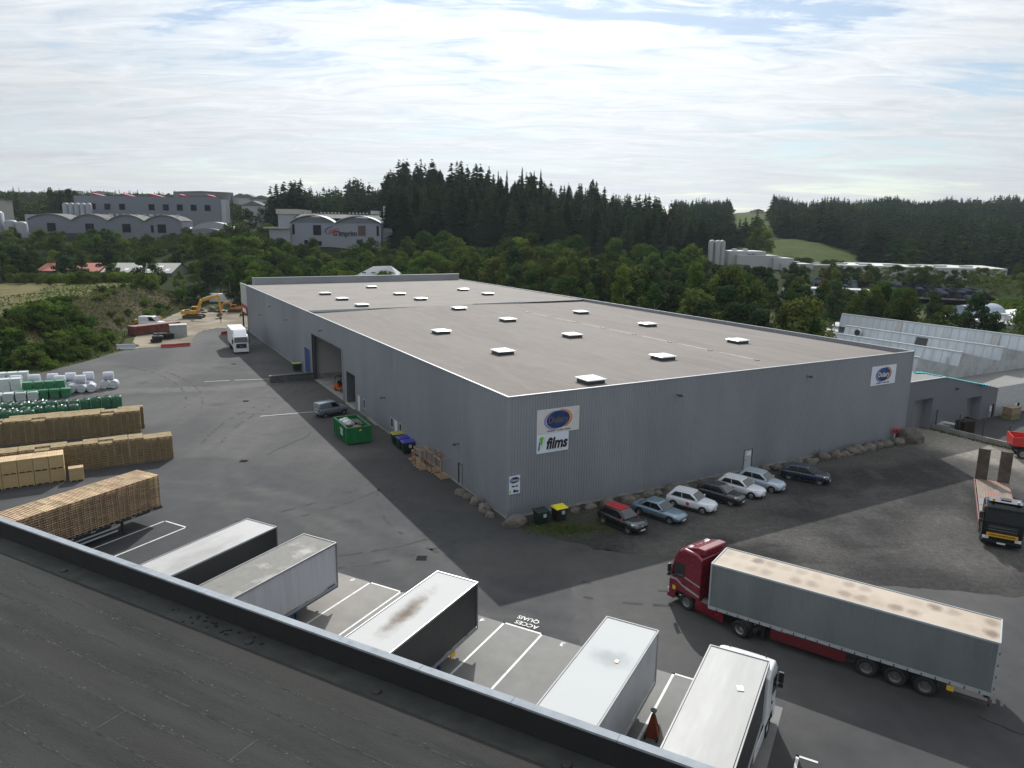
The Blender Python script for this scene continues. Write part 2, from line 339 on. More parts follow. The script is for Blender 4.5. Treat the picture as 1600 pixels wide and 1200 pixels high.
def c_asph(x, y):
    c = (.049, .049, .050)
    c = lerp(c, (.071, .070, .069), .5+2.2*fbm(x, y, .06, 5, 3))
    # freshly laid darker part of the yard in front of the pallets, older pale strips elsewhere
    BL = ((-60, 58), (-33.2, 66.2), (-28.5, 67.2), (-22.7, 64.2), (-14.2, 58.8), (-8.3, 56.1), (-4.1, 54), (4, 51))
    if x < 4:
        for (ax, ay), (bx, by) in zip(BL[:-1], BL[1:]):
            if ax <= x < bx: yb = ay+(by-ay)*(x-ax)/(bx-ax); c = lerp(c, (.042, .043, .046), .8*(1-sms(-.15, .25, y-yb+.5*fbm(x, y, .25, 2, 9)))); break
    d = dseg(x, y, -63, 93, -40, 97); d2 = dseg(x, y, -40, 97, -31, 104); c = lerp(c, (.092, .090, .086), 1.0*(1-sms(1.2, 1.7, min(d, d2)+.5*fbm(x, y, .3, 2, 5))))
    d = dseg(x, y, -40, 97, -28, 72); c = lerp(c, (.072, .071, .069), .5*(1-sms(1.0, 3.2, d+1.2*fbm(x, y, .2, 3, 2))))
    d = dseg(x, y, -62, 138, -50, 104); c = lerp(c, (.078, .076, .072), .55*(1-sms(1.0, 3.6, d+1.5*fbm(x, y, .25, 3, 6))))
    for k, (cx, cy, r0, w_, s_) in enumerate(((-30, 30, 27, .9, .5), (-30, 30, 29.4, .8, .45), (12, 78, 39, 1.0, .4), (12, 78, 41.6, .9, .4), (-70, 78, 30, .9, .35), (-70, 78, 32.2, .9, .35), (30, 10, 33, .8, .35), (30, 10, 35.4, .8, .35))):
        q = abs(math.hypot(x-cx, y-cy)-r0-1.5*fbm(x, y, .05, 2, k)); c = lerp(c, (.080, .078, .075), s_*(1-sms(w_*.3, w_, q))*(.4+1.2*max(0, fbm(x, y, .25, 3, k+3)+.3)))
    for k, (ox, oy, r0) in enumerate(((-22, 60, 1.0), (-37, 88, 1.4), (-12, 52, .8), (-46, 112, 1.6), (-8, 47, 1.2), (-26, 75, .9), (20, 36, 1.0), (4, 43, .8), (-52, 100, 1.2))): c = lerp(c, (.022, .022, .023), .6*(1-sms(.2*r0, r0, math.hypot(x-ox, y-oy)+.8*fbm(x, y, .9, 3, k))))
    d = dseg(x, y, -2, 45, 14, 46); c = lerp(c, (.066, .065, .062), .6*(1-sms(1, 4, d+3*fbm(x, y, .3, 4, 8))))
    return c
ASPH = cover_mat('yard_asphalt', .85, .15, .5, 55.0, .25, .2, streak=(.35, (1, .12, 1), R(58), .12), speck=(38, 1.35))
Pa = [(-76, 70), (-100, 92), (-95, 98.6), (-74.5, 103.4), (-70, 106.8), (-69, 118), (-68.8, 127.5), (-60.5, 133.5), (-62, 138.5), (-65.3, 149), (-64.4, 157), BF(121, -3)[:2], BF(121, 3)[:2], BF(0, 3)[:2], (3, 53), (24, 47), (48, 43), (90, 38), (90, -10), DK(10, 30)[:2], DK(10, -95)[:2]]
sheet('yard_asphalt', Pa, 0.0, ASPH, c_asph, .8, .25, 1.5)
# ---- gravel car park in front of the warehouse, paler where lorries run round the corner
def c_grav(x, y):
    c = lerp((.040, .039, .039), (.082, .078, .073), .5+1.7*fbm(x, y, .09, 6, 1))
    c = lerp(c, (.018, .018, .019), .85*(1-sms(.6, 3.0, dseg(x, y, 15.5, 48, 18.5, 47.2)+1.4*fbm(x, y, .5, 3, 4))))
    t = 1-sms(1.8, 6.0, min(dseg(x, y, 46, 79, 51, 70), dseg(x, y, 51, 70, 62, 52))+2*fbm(x, y, .2, 3, 11))
    c = lerp(c, (.22, .205, .18), t)
    t = 1-sms(.5, 2.6, dseg(x, y, 22, 52, 34, 60)+2.0*fbm(x, y, .4, 3, 15)); c = lerp(c, (.075, .073, .070), t*.6)
    for k, (r0) in enumerate((7.6, 9.6, 16.5, 18.6)):      # wheel tracks swinging round
        rr = math.hypot(x-24, y-66); q = abs(rr-r0-1.2*fbm(x, y, .1, 2, k)); c = lerp(c, (.085, .082, .078), .4*(1-sms(.2, .9, q))*(.3+1.6*max(0, fbm(x, y, .3, 3, 4)+.2)))
    if y < 58 and x < 8: c = lerp(c, (.05, .06, .025), .8*(1-sms(.5, 2.2, dseg(x, y, 1.5, 50.5, 6.5, 51.8)+fbm(x, y, .6, 3, 3))))
    return c
GRAV = cover_mat('lot_gravel', .95, .32, 1.3, 11.0, 1.0, .08, speck=(7, 2.2))
Pg = [BF(-.2, -.2)[:2], (1.2, 50.6), (3.6, 49.3), (6, 47.8), (10, 46.6), (16, 44.5), (22, 42.8), (28, 42.3), (36, 40.8), (48, 37.5), (70, 33), (74, 60), BF(-16, 56.4)[:2], BF(8, 56.4)[:2], BF(8, 49.8)[:2], BF(-.2, 49.8)[:2]]
sheet('gravel_lot', Pg, .008, GRAV, c_grav, .6, .5, .5)
SAND = cover_mat('sandy_gravel', .95, .22, 1.0, 20.0, .8, .1, speck=(14, 1.5))
c_sand = lambda x, y: lerp((.16, .135, .10), (.27, .235, .18), .5+1.6*fbm(x, y, .12, 4, 2))
sheet('sand_yard', [(-62, 138.5), (-65.3, 149), (-64.4, 157), BF(121, -3)[:2], BF(121, 5)[:2], (-50, 182), (-58, 196), (-87, 197), (-83.5, 176), (-80.5, 160), (-77, 147), (-72, 136), (-68.5, 131), (-68.9, 127.9), (-60.5, 133.5)], .004, SAND, c_sand, 1.5, .6, 1.0)
sheet('lane_gravel', [BF(6, 49.8)[:2], BF(6, 56.4)[:2], BF(60, 57)[:2], BF(60, 49.8)[:2]], .002, SAND, lambda x, y: (.17, .16, .135), 3, .2, 1.0)
# ---- neighbour's yard
sheet('neighbour_yard', [BF(.7, 57)[:2], BF(-40, 57)[:2], BF(-40, 110)[:2], BF(.7, 110)[:2]], .006, MATS['yard_asphalt'], lambda x, y: lerp((.038, .038, .040), (.06, .06, .06), .5+fbm(x, y, .08, 4, 2)), 2.0)
# ---- concrete apron at the docks
CONC = cover_mat('apron_concrete', .75, .10, .8, 40.0, .15, .3, speck=(22, .8))
def c_apron(x, y):
    u = x*DD.x+y*DD.y; w = x*DN.x+y*DN.y
    c = lerp((.225, .21, .188), (.175, .172, .163), sms(-30, -18, w)); c = lerp(c, (.15, .15, .146), sms(-12, -4, w)*.5)
    c = lerp(c, (.12, .118, .11), .9*(fbm(x, y, .3, 5, 7)))
    j = abs(((w+3.1) % 4.93)-2.4)
    return lerp(c, (.08, .08, .08), .0 if j > .2 else .25)
sheet('dock_apron', [DK(33.15, -31.3)[:2], DK(33.0, -2.8)[:2], DK(14.9, -2.8)[:2], DK(14.9, -31.3)[:2]], .012, CONC, c_apron, .8)
PAINT = mat('road_paint', (.56, .56, .54), .6, var=.1, second=(.30, .30, .29), sthr=(.52, .72), sscale=2.4)
mk = MB()
def stripe(u0, w0, u1, w1, wd=.125):
    a = Vector(DK(u0, w0)); b = Vector(DK(u1, w1)); d = (b-a).normalized()*wd/2; n = Vector((-d.y, d.x, 0)); z = Vector((0, 0, .02))
    mk.quad(a-n-d+z, b-n+d+z, b+n+d+z, a+n-d+z)
for w in (-47.35, -37.5, -27.65, -17.95, -8.1):
    stripe(15.5, w, 33.1, w); stripe(15.5, w+2.4, 33.1, w+2.4); stripe(33.1, w, 33.1, w+2.4)
stripe(15.5, -1.75, 29.9, -1.75); stripe(29.9, -1.75, 29.9, -1.0); stripe(24, -49.9, 33.4, -49.9)
struct('dock_marking', mk, PAINT)
mk = MB()
for p, q in (((-40.2, 102.6), (-32.9, 104.4)), ((-29.6, 82.6), (-23.2, 85.4)), ((-44, 101.3), (-40.8, 102.4))):
    a, b = Vector((*p, .016)), Vector((*q, .016)); d = (b-a).normalized()*.07; n = Vector((-d.y, d.x, 0)); mk.quad(a-n, b-n, b+n, a+n)
struct('yard_marking', mk, PAINT)
for s, u, w, h in (('3', 32.75, -14.15, .55), ('4', 32.75, -19.2, .55), ('6', 32.8, -28.85, .55), ('7', 32.8, -33.8, .55)):
    tag(text('bay_number', s, h, PAINT, None, DK(u, w, .022), (0, 0, YD-R(90)+R(180)), .01), kind='structure')
for s, u, w in (('ACCES', 33.55, -16.75), ('QUAIS', 34.1, -16.9)):
    tag(text('dock_lettering', s, .50, PAINT, None, DK(u, w, .022), (0, 0, YD+R(90)), .006, sx=.95), kind='structure')
# sealed cracks, drains and wheel marks in the old tarmac
rc = random.Random(31); mk = MB()
def crackline(x, y, a, L, w):
    pts = []; n = int(L/.5)
    for i in range(n): pts.append((x, y)); a += rc.gauss(0, .22); x += .5*math.cos(a); y += .5*math.sin(a)
    for (ax, ay), (bx, by) in zip(pts[:-1], pts[1:]):
        l = math.hypot(bx-ax, by-ay); nx, ny = -(by-ay)/l*w/2, (bx-ax)/l*w/2; mk.add([(ax-nx, ay-ny, .0135), (bx-nx, by-ny, .0135), (bx+nx, by+ny, .0135), (ax+nx, ay+ny, .0135)], [(0, 1, 2, 3)])
for x, y, a, L in ((-36, 92, -.3, 18), (-24, 68, 1.0, 9), (-44, 108, .9, 10), (22, 30, -.9, 6), (-56, 118, -.8, 15), (-33, 84, .1, 8)): crackline(x, y, a, L, rc.uniform(.03, .06))
struct('tarmac_cracks', mk, mat('crack_sealant', (.034, .034, .035), .95, var=.3, spec=.0))
mk = MB()
for x0, y0, a, L, bend in ((-20, 50, .55, 26, .02), (-30, 72, 1.75, 30, -.012), (-12, 44, .25, 20, .03), (4, 41, -.35, 16, .03), (-38, 86, 1.9, 34, .01), (-2, 47, 2.6, 18, -.03)):
    for off in (0, 1.9):
        x, y, q = x0+off*math.cos(a+1.57), y0+off*math.sin(a+1.57), a
        for i in range(int(L/.6)):
            nx, ny = -math.sin(q)*.13, math.cos(q)*.13; x2, y2 = x+.6*math.cos(q), y+.6*math.sin(q); q += bend*.6*2
            if rc.random() < .45: mk.add([(x-nx, y-ny, .0115), (x2-nx, y2-ny, .0115), (x2+nx, y2+ny, .0115), (x+nx, y+ny, .0115)], [(0, 1, 2, 3)])
            x, y = x2, y2
struct('tyre_marks', mk, mat('tyre_mark', (.050, .050, .051), .9, var=.25, scale=1.2, spec=.15))
for x, y in ((-25.5, 66), (-34, 90), (-6, 45.8), (-45, 115)):
    mk = MB(); mk.box(x-.35, x+.35, y-.35, y+.35, -.02, .016)
    for k in range(5): mk.box(x-.28+k*.125, x-.22+k*.125, y-.3, y+.3, .016, .022)
    o = mk.build('drain_grate', M_DGR if 'M_DGR' in globals() else globals().setdefault('M_DGR', mat('grate_iron', (.025, .025, .025), .9, spec=0))); tag(o, {-25.5: 'square iron drain grate in the middle of the yard', -34: 'square iron drain grate left of the ramp', -6: 'square iron drain grate near the docks', -45: 'square iron drain grate by the far sheds'}[x], 'drain')
# ---------------------------------------------------------------- the big grey warehouse
M_CLAD = mat('grey_cladding', (.25, .268, .295), .45, metal=.12, var=.06, scale=.35, second=(.215, .232, .258), sscale=.12, spec=.5, stretch=(1, 1, .35))
M_TRIM = mat('pale_trim', (.38, .40, .42), .45, metal=.1, var=.06)
M_ROOF = mat('roof_membrane', (.166, .146, .130), .88, spec=.2, var=.12, scale=1.3, second=(.185, .168, .152), sscale=.13, sthr=(.42, .66), third=(.132, .123, .116), tscale=.5, tthr=(.5, .75), bump=.15, bscale=14, stretch=(.16, 1, 1))
M_DARK = mat('dark_metal', (.035, .038, .042), .5, var=.2)
M_BLACK = mat('black_plastic', (.014, .014, .015), .55, var=.2)
M_GLASS = mat('dark_glass', (.012, .015, .018), .12, var=.3, spec=.8)
M_DOORG = mat('door_grey', (.30, .325, .35), .4, var=.04)
M_WHITE = mat('white_paint', (.70, .71, .72), .4, var=.04)
M_BLUE = mat('blue_paint', (.02, .055, .22), .4, var=.1)
M_INNER = mat('inner_panel', (.36, .36, .35), .6, var=.06)
M_CONCR = mat('concrete', (.30, .29, .27), .8, var=.12, second=(.2, .195, .185), sscale=1.1)
H = 9.7
wh = thing('warehouse', (B0.x, B0.y, 0), YL, 'long grey ribbed metal warehouse with flat pale roof and rows of skylights', 'warehouse')
# local frame of the warehouse: x = a (along long wall), y = -b
def ribwall(mb, p, q, z0, z1, out, pitch=.25, dep=.038):
    """trapezoid ribs between plan points p and q, pushed along out"""
    p = Vector(p); q = Vector(q); d = q-p; L = d.length; d.normalize(); o = Vector(out)
    n = max(1, int(round(L/pitch))); s = L/n; pts = []
    for i in range(n):
        b = p+d*s*i
        pts += [b, b+d*s*.34, b+d*s*.46+o*dep, b+d*s*.88+o*dep]
    pts.append(q.copy())
    vs = [(v.x, v.y, z0) for v in pts]+[(v.x, v.y, z1) for v in pts]; k = len(pts)
    mb.add(vs, [(i, i+1, i+1+k, i+k) for i in range(k-1)])
w = MB()
L1 = 118.0
ops = [(2, 8.02, 8.82, 0, 1.95), (24.9, 26.1, 0, 0, 0)]
# long wall: openings (a0, a1, z0, z1)
OPEN = [(8.0, 8.85, .05, 2.0), (22.7, 23.6, .9, 2.0), (24.0, 25.1, .05, 2.05), (25.3, 26.2, .9, 2.0), (34.8, 35.7, .9, 1.95), (36.9, 37.9, .05, 2.05), (38.7, 42.4, 0, 4.2), (43.8, 59.3, -.4, 6.7), (60.6, 64.0, .3, 4.1)]
a = 0.0
for (a0, a1, z0, z1) in OPEN:
    ribwall(w, (a, 0), (a0, 0), 0.12, H, (0, 1))
    ribwall(w, (a0, 0), (a1, 0), z1, H, (0, 1))
    if z0 > .12: ribwall(w, (a0, 0), (a1, 0), .12, z0, (0, 1))
    a = a1
ribwall(w, (a, 0), (113, 0), .12, H, (0, 1))
DF0, DF1 = 25.36, 26.33
ribwall(w, (0, 0), (0, -DF0), .12, H, (-1, 0)); ribwall(w, (0, -DF0), (0, -DF1), 2.05, H, (-1, 0)); ribwall(w, (0, -DF1), (0, -49.75), .12, H, (-1, 0))
ribwall(w, (0, -49.75), (118, -49.75), .12, H, (0, -1), .5); ribwall(w, (118, -49.75), (118, -2), .12, H, (1, 0), .5)
w.build('wall', M_CLAD, wh)
mb = MB(); mb.box(-.06, .05, -49.8, .06, -.2, .13); mb.box(.05, 43.6, -.05, .06, -.2, .13); mb.box(59.5, 113, -.05, .06, -.2, .13)
mb.build('plinth', M_CONCR, wh)
mb = MB()     # corner trims
mb.box(-.07, .10, -.10, .07, .13, H-.02); mb.build('corner_trim', M_CLAD, wh); mb = MB(); mb.box(-.07, .1, -49.85, -49.68, .13, H-.02)
mb.build('corner_trim', M_CLAD, wh)
mb = MB()     # eaves coping
mb.box(-.09, .07, -49.88, .09, H-.02, H+.055); mb.box(.07, 113, -.07, .09, H-.02, H+.055); mb.box(.07, 118.1, -49.88, -49.72, H-.02, H+.055)
mb.build('coping', M_TRIM, wh, bevel=.01, seg=1)
# roof one, gently ridged, and the far roof a step higher
def zroof(b): return 9.44+.16*math.sin(b/49.75*math.pi*2-1.2)
mb = MB(); N = 16
for i in range(N):
    b0, b1 = .14+49.5*i/N, .14+49.5*(i+1)/N
    mb.quad((.14, -b0, zroof(b0)), (62.4, -b0, zroof(b0)), (62.4, -b1, zroof(b1)), (.14, -b1, zroof(b1)))
mb.build('roof', M_ROOF, wh, smooth=True)
mb = MB(); mb.quad((62.5, -.14, 9.62), (115.2, -.14, 9.62), (115.2, -49.6, 9.62), (62.5, -49.6, 9.62)); o = mb.build('roof', mat('roof_membrane_pale', (.210, .187, .167), .88, spec=.2, var=.07, scale=.8, second=(.18, .168, .158), sscale=.2, bump=.15, bscale=14), wh)
mb = MB(); mb.box(62.3, 62.5, -49.6, -.14, 9.1, 9.60); mb.build('roof_step', M_DARK, wh)
for b0, b1 in ((.3, 9.5), (27.5, 37.0)): mb = MB(); mb.box(62.24, 62.29, -b1, -b0, 9.4, 9.72); mb.build('roof_flashing', mat('galvanised', (.42, .47, .50), .35, metal=.5, var=.1), wh)
mb = MB()
for a in (4, 10.5, 17, 23.5, 30, 36.5, 43, 49.5): mb = MB(); mb.cbox(a, -30.5, zroof(30.5)+.03, .35, .35, .06); mb.build('roof_outlet', M_DARK, wh)
mb = MB()
for a in (7, 13.5, 20, 26.5, 33, 39.5, 46): mb.cbox(a, -30.7, zroof(30.7)+.008, 4.6, .42, .006)
mb.build('dust_stain', mat('pale_dust', (.27, .235, .20), .95, var=.25, scale=2), wh)
# far raised parapet
mb = MB(); mb.box(115.2, 115.5, -49.6, -2.0, 9.4, 11.0); mb.box(115.5, 118, -2.2, -2.0, 9.4, 11.0); mb.build('parapet', M_CLAD, wh)
mb = MB(); mb.box(115.1, 115.6, -49.7, -1.9, 11.0, 11.08); mb.box(113, 118, -.1, .1, H+.0, H+.1); mb.build('coping', M_TRIM, wh)
# far end: ribbed pale canopy over a dark dock mouth
mb = MB(); ribwall(mb, (113, 0), (113.4, .0), .12, H, (0, 1)); mb.build('wall', M_CLAD, wh)
mb = MB()
for k in range(11): mb.box(113.4, 120.6, .0, .05, 5.4+k*.39, 5.4+k*.39+.34)
mb.box(113.4, 120.6, -.2, .02, 5.3, 9.7); mb.build('gable_panel', mat('pale_ribbed', (.42, .43, .42), .5, var=.06), wh)
mb = MB(); mb.box(113.4, 120.8, -8, -.25, 5.2, 5.4); mb.box(113.4, 113.6, -8, .1, 0, 5.2); mb.box(113.6, 120.8, -8.2, -8, 0, 5.2); mb.box(120.6, 120.8, -.3, .0, 0, 5.2); mb.build('dock_mouth', M_BLACK, wh)
mb = MB(); mb.box(113.8, 120.4, .06, .1, 4.6, 5.3); mb.build('sign_strip', mat('sign_red', (.35, .02, .025), .5), wh)
mb = MB(); mb.box(115, 119.4, .06, .1, 3.7, 4.55); mb.build('sign_strip', M_WHITE, wh)
# skylights
SKY = [(1.94, 9.3), (7.36, 21.8), (13.1, 38.0), (17.6, 9.3), (23.5, 21.8), (29.1, 37.8), (33.6, 9.4), (39.5, 21.9), (44.7, 37.6), (54.9, 21.7), (58.6, 44.0)]
SKY2 = [(64.8, 9.4), (75.7, 9.4), (86.6, 9.4), (70.9, 21.8), (81.3, 21.8), (98.0, 22.0), (75.5, 37.3), (86.0, 37.1)]
M_SKYL = mat('skylight_dome', (.62, .64, .66), .3, var=.04)
cm = MB(); cm.box(-.85, .85, -.85, .85, -.25, .30); curb_me = cm.mesh('skylight_curb', M_DARK)
dm = MB(); dm.ring([[(x*1.0, y*1.0, .30) for x, y in ((-1, -1), (1, -1), (1, 1), (-1, 1))], [(x*1.0, y*1.0, .37) for x, y in ((-1, -1), (1, -1), (1, 1), (-1, 1))], [(x*.7, y*.7, .47) for x, y in ((-1, -1), (1, -1), (1, 1), (-1, 1))]]); dome_me = dm.mesh('skylight_dome', M_SKYL)
for a, b in SKY[:-1]+SKY2:
    z = zroof(b) if a < 62 else 9.62
    c = bpy.data.objects.new('skylight', curb_me); col.objects.link(c); c.parent = wh; c.location = (a+.9, -b-.2, z+.02)
    d = bpy.data.objects.new('dome', dome_me); col.objects.link(d); d.parent = c
# interior of the big bay
mb = MB()
mb.box(59.3, 59.5, -14, -.05, .7, 6.9, 0); mb.box(43.6, 59.3, -14.2, -14, -.4, 6.9, 0); mb.box(43.6, 43.8, -14, -.05, -.4, 6.9, 0); mb.box(43.6, 59.5, -14.2, -.05, 6.9, 7.1, 0)
mb.build('bay_lining', M_INNER, wh)
mb = MB(); mb.box(59.28, 59.5, -14, -.05, -.4, .7); mb.build('bay_plinth', M_CONCR, wh)
mb = MB(); mb.box(43.8, 59.28, -14, .1, -.4, .03); mb.build('bay_floor', mat('bay_floor', (.27, .265, .25), .7, var=.12, second=(.2, .2, .19), sscale=.8), wh)
mb = MB(); mb.box(59.0, 59.3, -.3, .12, 0, 6.7); mb.box(58.5, 58.8, -.3, .0, 0, 6.7); mb.box(43.8, 59.3, -.2, .08, 6.6, 6.72); mb.build('bay_frame', M_DARK, wh)
mb = MB(); mb.box(43.5, 43.8, -.5, .14, 0, 6.7); mb.build('bay_jamb', M_CLAD, wh)
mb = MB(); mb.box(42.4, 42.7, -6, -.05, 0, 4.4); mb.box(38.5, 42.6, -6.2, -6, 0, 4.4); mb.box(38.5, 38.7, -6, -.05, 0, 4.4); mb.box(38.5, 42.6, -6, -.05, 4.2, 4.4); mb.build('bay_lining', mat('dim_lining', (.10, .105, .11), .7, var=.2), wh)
mb = MB(); mb.box(38.7, 42.4, -6, .3, -.1, .05); mb.build('bay_floor', M_CONCR, wh)
mb = MB(); mb.cbox(39.3, -1.2, .6, .12, .12, 1.2); mb.build('bay_bollard', mat('safety_yellow', (.65, .42, .03), .5), wh)
def door(a0, a1, z1, m, y=-.02, name='door', front=False, glass=None):
    mb = MB()
    if front: mb.box(y-.02, y+.03, -a1, -a0, .12, z1)
    else: mb.box(a0, a1, y-.04, y, .1, z1)
    d = mb.build(name, m, wh)
    fr = MB()
    if front:
        fr.box(-.06, .02, -a0, -a0+.08, .1, z1+.06); fr.box(-.06, .02, -a1-.08, -a1, .1, z1+.06); fr.box(-.05, .02, -a1-.01, -a0+.01, z1, z1+.06); hd = MB(); hd.cbox(-.09, -a0-.15, 1.05, .06, .14, .04)
    else:
        fr.box(a0-.07, a0, -.05, .06, .1, z1+.06); fr.box(a1, a1+.07, -.05, .06, .1, z1+.06); fr.box(a0, a1, -.05, .05, z1, z1+.06); hd = MB(); hd.cbox(a1-.15, .05, 1.05, .14, .06, .04)
    fr.build('door_frame', M_DARK if m is not M_WHITE else M_TRIM, d); hd.build('handle', M_DARK, d); return d
door(8.05, 8.8, 1.95, M_CLAD); door(24.05, 25.05, 2.0, M_WHITE); d = door(36.95, 37.85, 2.0, M_WHITE); door(DF0, DF1, 2.0, mat('door_pale', (.42, .45, .48), .4), .0, front=True)
mb = MB(); mb.box(60.6, 64.0, -.12, -.06, .3, 4.1); dd = mb.build('rolling_door', M_BLUE, wh)
mb = MB(); mb.box(60.45, 60.62, -.1, .12, .1, 4.2); mb.box(63.98, 64.15, -.1, .12, .1, 4.2); mb.box(60.6, 64.0, -.1, .12, 4.08, 4.2); mb.build('door_frame', M_CLAD, dd)
for a0, a1 in ((22.75, 23.55), (25.35, 26.15), (34.85, 35.65)):
    mb = MB(); mb.box(a0, a1, -.08, -.03, .92, 1.98); g = mb.build('window', M_GLASS, wh)
    mb = MB(); mb.box(a0-.05, a0+.06, -.08, .06, .86, 2.02); mb.box(a1-.06, a1+.05, -.08, .06, .86, 2.02); mb.box(a0, a1, -.08, .06, .84, .93); mb.box(a0, a1, -.08, .06, 1.95, 2.03); mb.build('window_frame', M_TRIM, g)
def lamp(x, y, z, rz):
    T = Matrix.Translation((x, y, z)) @ Matrix.Rotation(rz, 4, 'Z'); mb = MB(T)
    mb.cbox(0, 0, 0, .1, .12, .12); mb.tube((0, 0, 0), (.32, 0, .05), .03); mb.cbox(.42, 0, .0, .26, .34, .12, ry=.3); mb.build('wall_lamp', M_DARK, wh, bevel=.015, seg=1)
for a, z in ((53.2, 7.9), (27.8, 3.8), (8.8, 3.7), (75, 6.9), (98, 5.2), (88, 7.8)): lamp(a, .04, z, R(90))
for b, z in ((16.6, 8.25), (33.1, 8.45)): lamp(-.04, -b, z, R(180))
mb = MB(); mb.box(-.1, -.04, -26.15, -25.6, 1.45, 1.8); mb.build('door_notice', M_WHITE, wh)
mb = MB(); mb.tube((9.0, .12, .2), (9.0, .12, 1.0), .03)
# fire hydrant box on a post by the right end of the front
p = BF(-.45, 47.7); t = thing('hose_cabinet', p, YL, 'small red fire cabinet on a pale green post by the front wall', 'fire cabinet')
mb = MB(); mb.box(-.12, .12, -.32, .32, .95, 1.5); mb.build('cabinet', mat('fire_red', (.5, .02, .03), .45), t, bevel=.02)
mb = MB(); mb.box(-.14, -.12, -.05, .22, 1.05, 1.35); mb.build('cabinet_window', M_BLACK, t)
mb = MB(); mb.tube((0, .12, -.1), (0, .12, .95), .05); mb.build('post', mat('pale_green', (.42, .5, .42), .5), t)
# retaining kerb beside the bay ramp
p = BF(59.0, -3.2); t = thing('ramp_wall', p, YL, 'low dark concrete ramp wall jutting out left of the big open bay', 'retaining wall')
mb = MB(); mb.box(-.3, .35, -3.1, 3.1, -.2, .95); mb.build('wall', mat('dark_concrete', (.07, .068, .065), .85, var=.25, second=(.11, .105, .1), sscale=1.5), t, bevel=.03)
mb = MB(); mb.box(-.36, .41, -3.16, 3.16, .95, 1.02); mb.build('wall_cap', M_DARK, t)

# ---------------------------------------------------------------- signs on the warehouse
SB = mat('sign_board', (.56, .56, .55), .45, var=.05, second=(.40, .37, .33), sthr=(.58, .8), sscale=.9)
SW = mat('sign_white', (.62, .68, .76), .4, var=.02)
LN = mat('logo_navy', (.012, .03, .10), .35, second=(.02, .07, .22), sscale=.8); LO = mat('logo_orange', (.62, .22, .05), .5); LP = mat('logo_violet', (.22, .19, .45), .5)
LG = mat('logo_green', (.13, .42, .04), .5); LGR = mat('logo_grey', (.16, .16, .19), .5); INK = mat('logo_ink', (.01, .01, .012), .5); LLG = mat('logo_light', (.45, .60, .55), .5)
LTX = mat('logo_letter', (.62, .62, .62), .5); LTB = mat('logo_letter_burnt', (.13, .10, .09), .6)
FROT = (R(90), 0, YL-R(90))     # upright on the front wall, facing the camera
def FW(b, z, off): return BF(-off, b, z)
def disc(mb, cb, cz, rb, rz, off, m, a0=0, a1=360, inner=None, tilt=0):
    n = 40; pts = []
    for i in range(n+1):
        t = R(a0+(a1-a0)*i/n); x, y = rb*math.cos(t), rz*math.sin(t); c, s = math.cos(tilt), math.sin(tilt); pts.append((cb+x*c-y*s, cz+x*s+y*c))
    if inner:
        q = []
        for i in range(n, -1, -1):
            t = R(a0+(a1-a0)*i/n); x, y = inner[2]*math.cos(t), inner[3]*math.sin(t); c, s = math.cos(tilt), math.sin(tilt); q.append((inner[0]+x*c-y*s, inner[1]+x*s+y*c))
        for i in range(n): mb.poly([(-off, -p[0], p[1]) for p in (pts[i], pts[i+1], q[n-i-1], q[n-i])], m)
    else: mb.poly([(-off, -p[0], p[1]) for p in pts[:-1]], m)
def logo(parent, cb, cz, s, burnt=False, ring=True):
    mb = MB()
    disc(mb, cb-.10*s, cz-.02*s, 1.02*s, .66*s, .102, 0, 100, 262, inner=(cb+.02*s, cz, .98*s, .62*s), tilt=.08)
    mb.build('logo_arc', LP, parent)
    mb = MB(); disc(mb, cb+.10*s, cz+.0*s, 1.02*s, .68*s, .103, 0, -62, 80, inner=(cb-.02*s, cz, .98*s, .62*s), tilt=.08); mb.build('logo_arc', LO, parent)
    mb = MB(); disc(mb, cb, cz, .92*s, .60*s, .106, 0, tilt=.08); mb.build('logo_oval', LN, parent)
    o = text('logo_lettering', 'Dulary', .62*s, LTB if burnt else LTX, parent, (-.115, -cb, cz-.02*s), (R(90), 0, R(-90)), .012*s, sx=.92)
def board(name, b0, b1, z0, z1, m, label, cat='sign', th=.05):
    t = thing(name, (B0.x, B0.y, 0), YL, label, cat)
    mb = MB(); mb.box(-.045-th, -.042, -b1, -b0, z0, z1); mb.build('board', m, t); return t
t = board('company_sign', 2.48, 6.40, 6.45, 8.42, SB, 'large pale sign with a faded dark oval logo, upper left on the front wall')
logo(t, 4.42, 7.52, 1.18, burnt=True)
text('sign_lettering', 'Emballages, 1 rue Albert Einstein', .19, LTB, t, (-.105, -4.5, 6.66), (R(90), 0, R(-90)), .004, sx=.85)
t = board('company_sign', 2.5, 5.44, 4.92, 6.44, SW, 'white sign reading films with a green and grey logo, right below the faded oval one')
text('sign_lettering', 'films', 1.22, INK, t, (-.105, -4.32, 5.60), (R(90), 0, R(-90)), .05, shear=.22, sx=.86)
text('sign_subtitle', 'films plastiques', .19, LLG, t, (-.105, -4.2, 5.12), (R(90), 0, R(-90)), 0, shear=.2, space=1.15)
mb = MB()
def P2(mb, pts, off=.102): mb.poly([(-off, -b, z) for b, z in pts])
P2(mb, [(2.72, 6.1), (2.85, 6.24), (3.12, 6.25), (3.05, 5.85), (2.98, 5.55), (2.84, 5.62), (2.86, 5.95), (2.74, 5.95)]); mb.build('logo_leaf', LG, t)
mb = MB(); P2(mb, [(2.70, 5.9), (2.84, 5.92), (2.78, 5.25), (2.70, 5.12), (2.60, 5.2)]); mb.build('logo_stem', LGR, t)
mb = MB(); P2(mb, [(3.16, 6.25), (3.30, 6.25), (3.18, 5.5), (3.02, 5.36), (2.86, 5.36), (2.9, 5.44), (3.0, 5.46), (3.1, 5.6)]); mb.build('logo_edge', LLG, t)
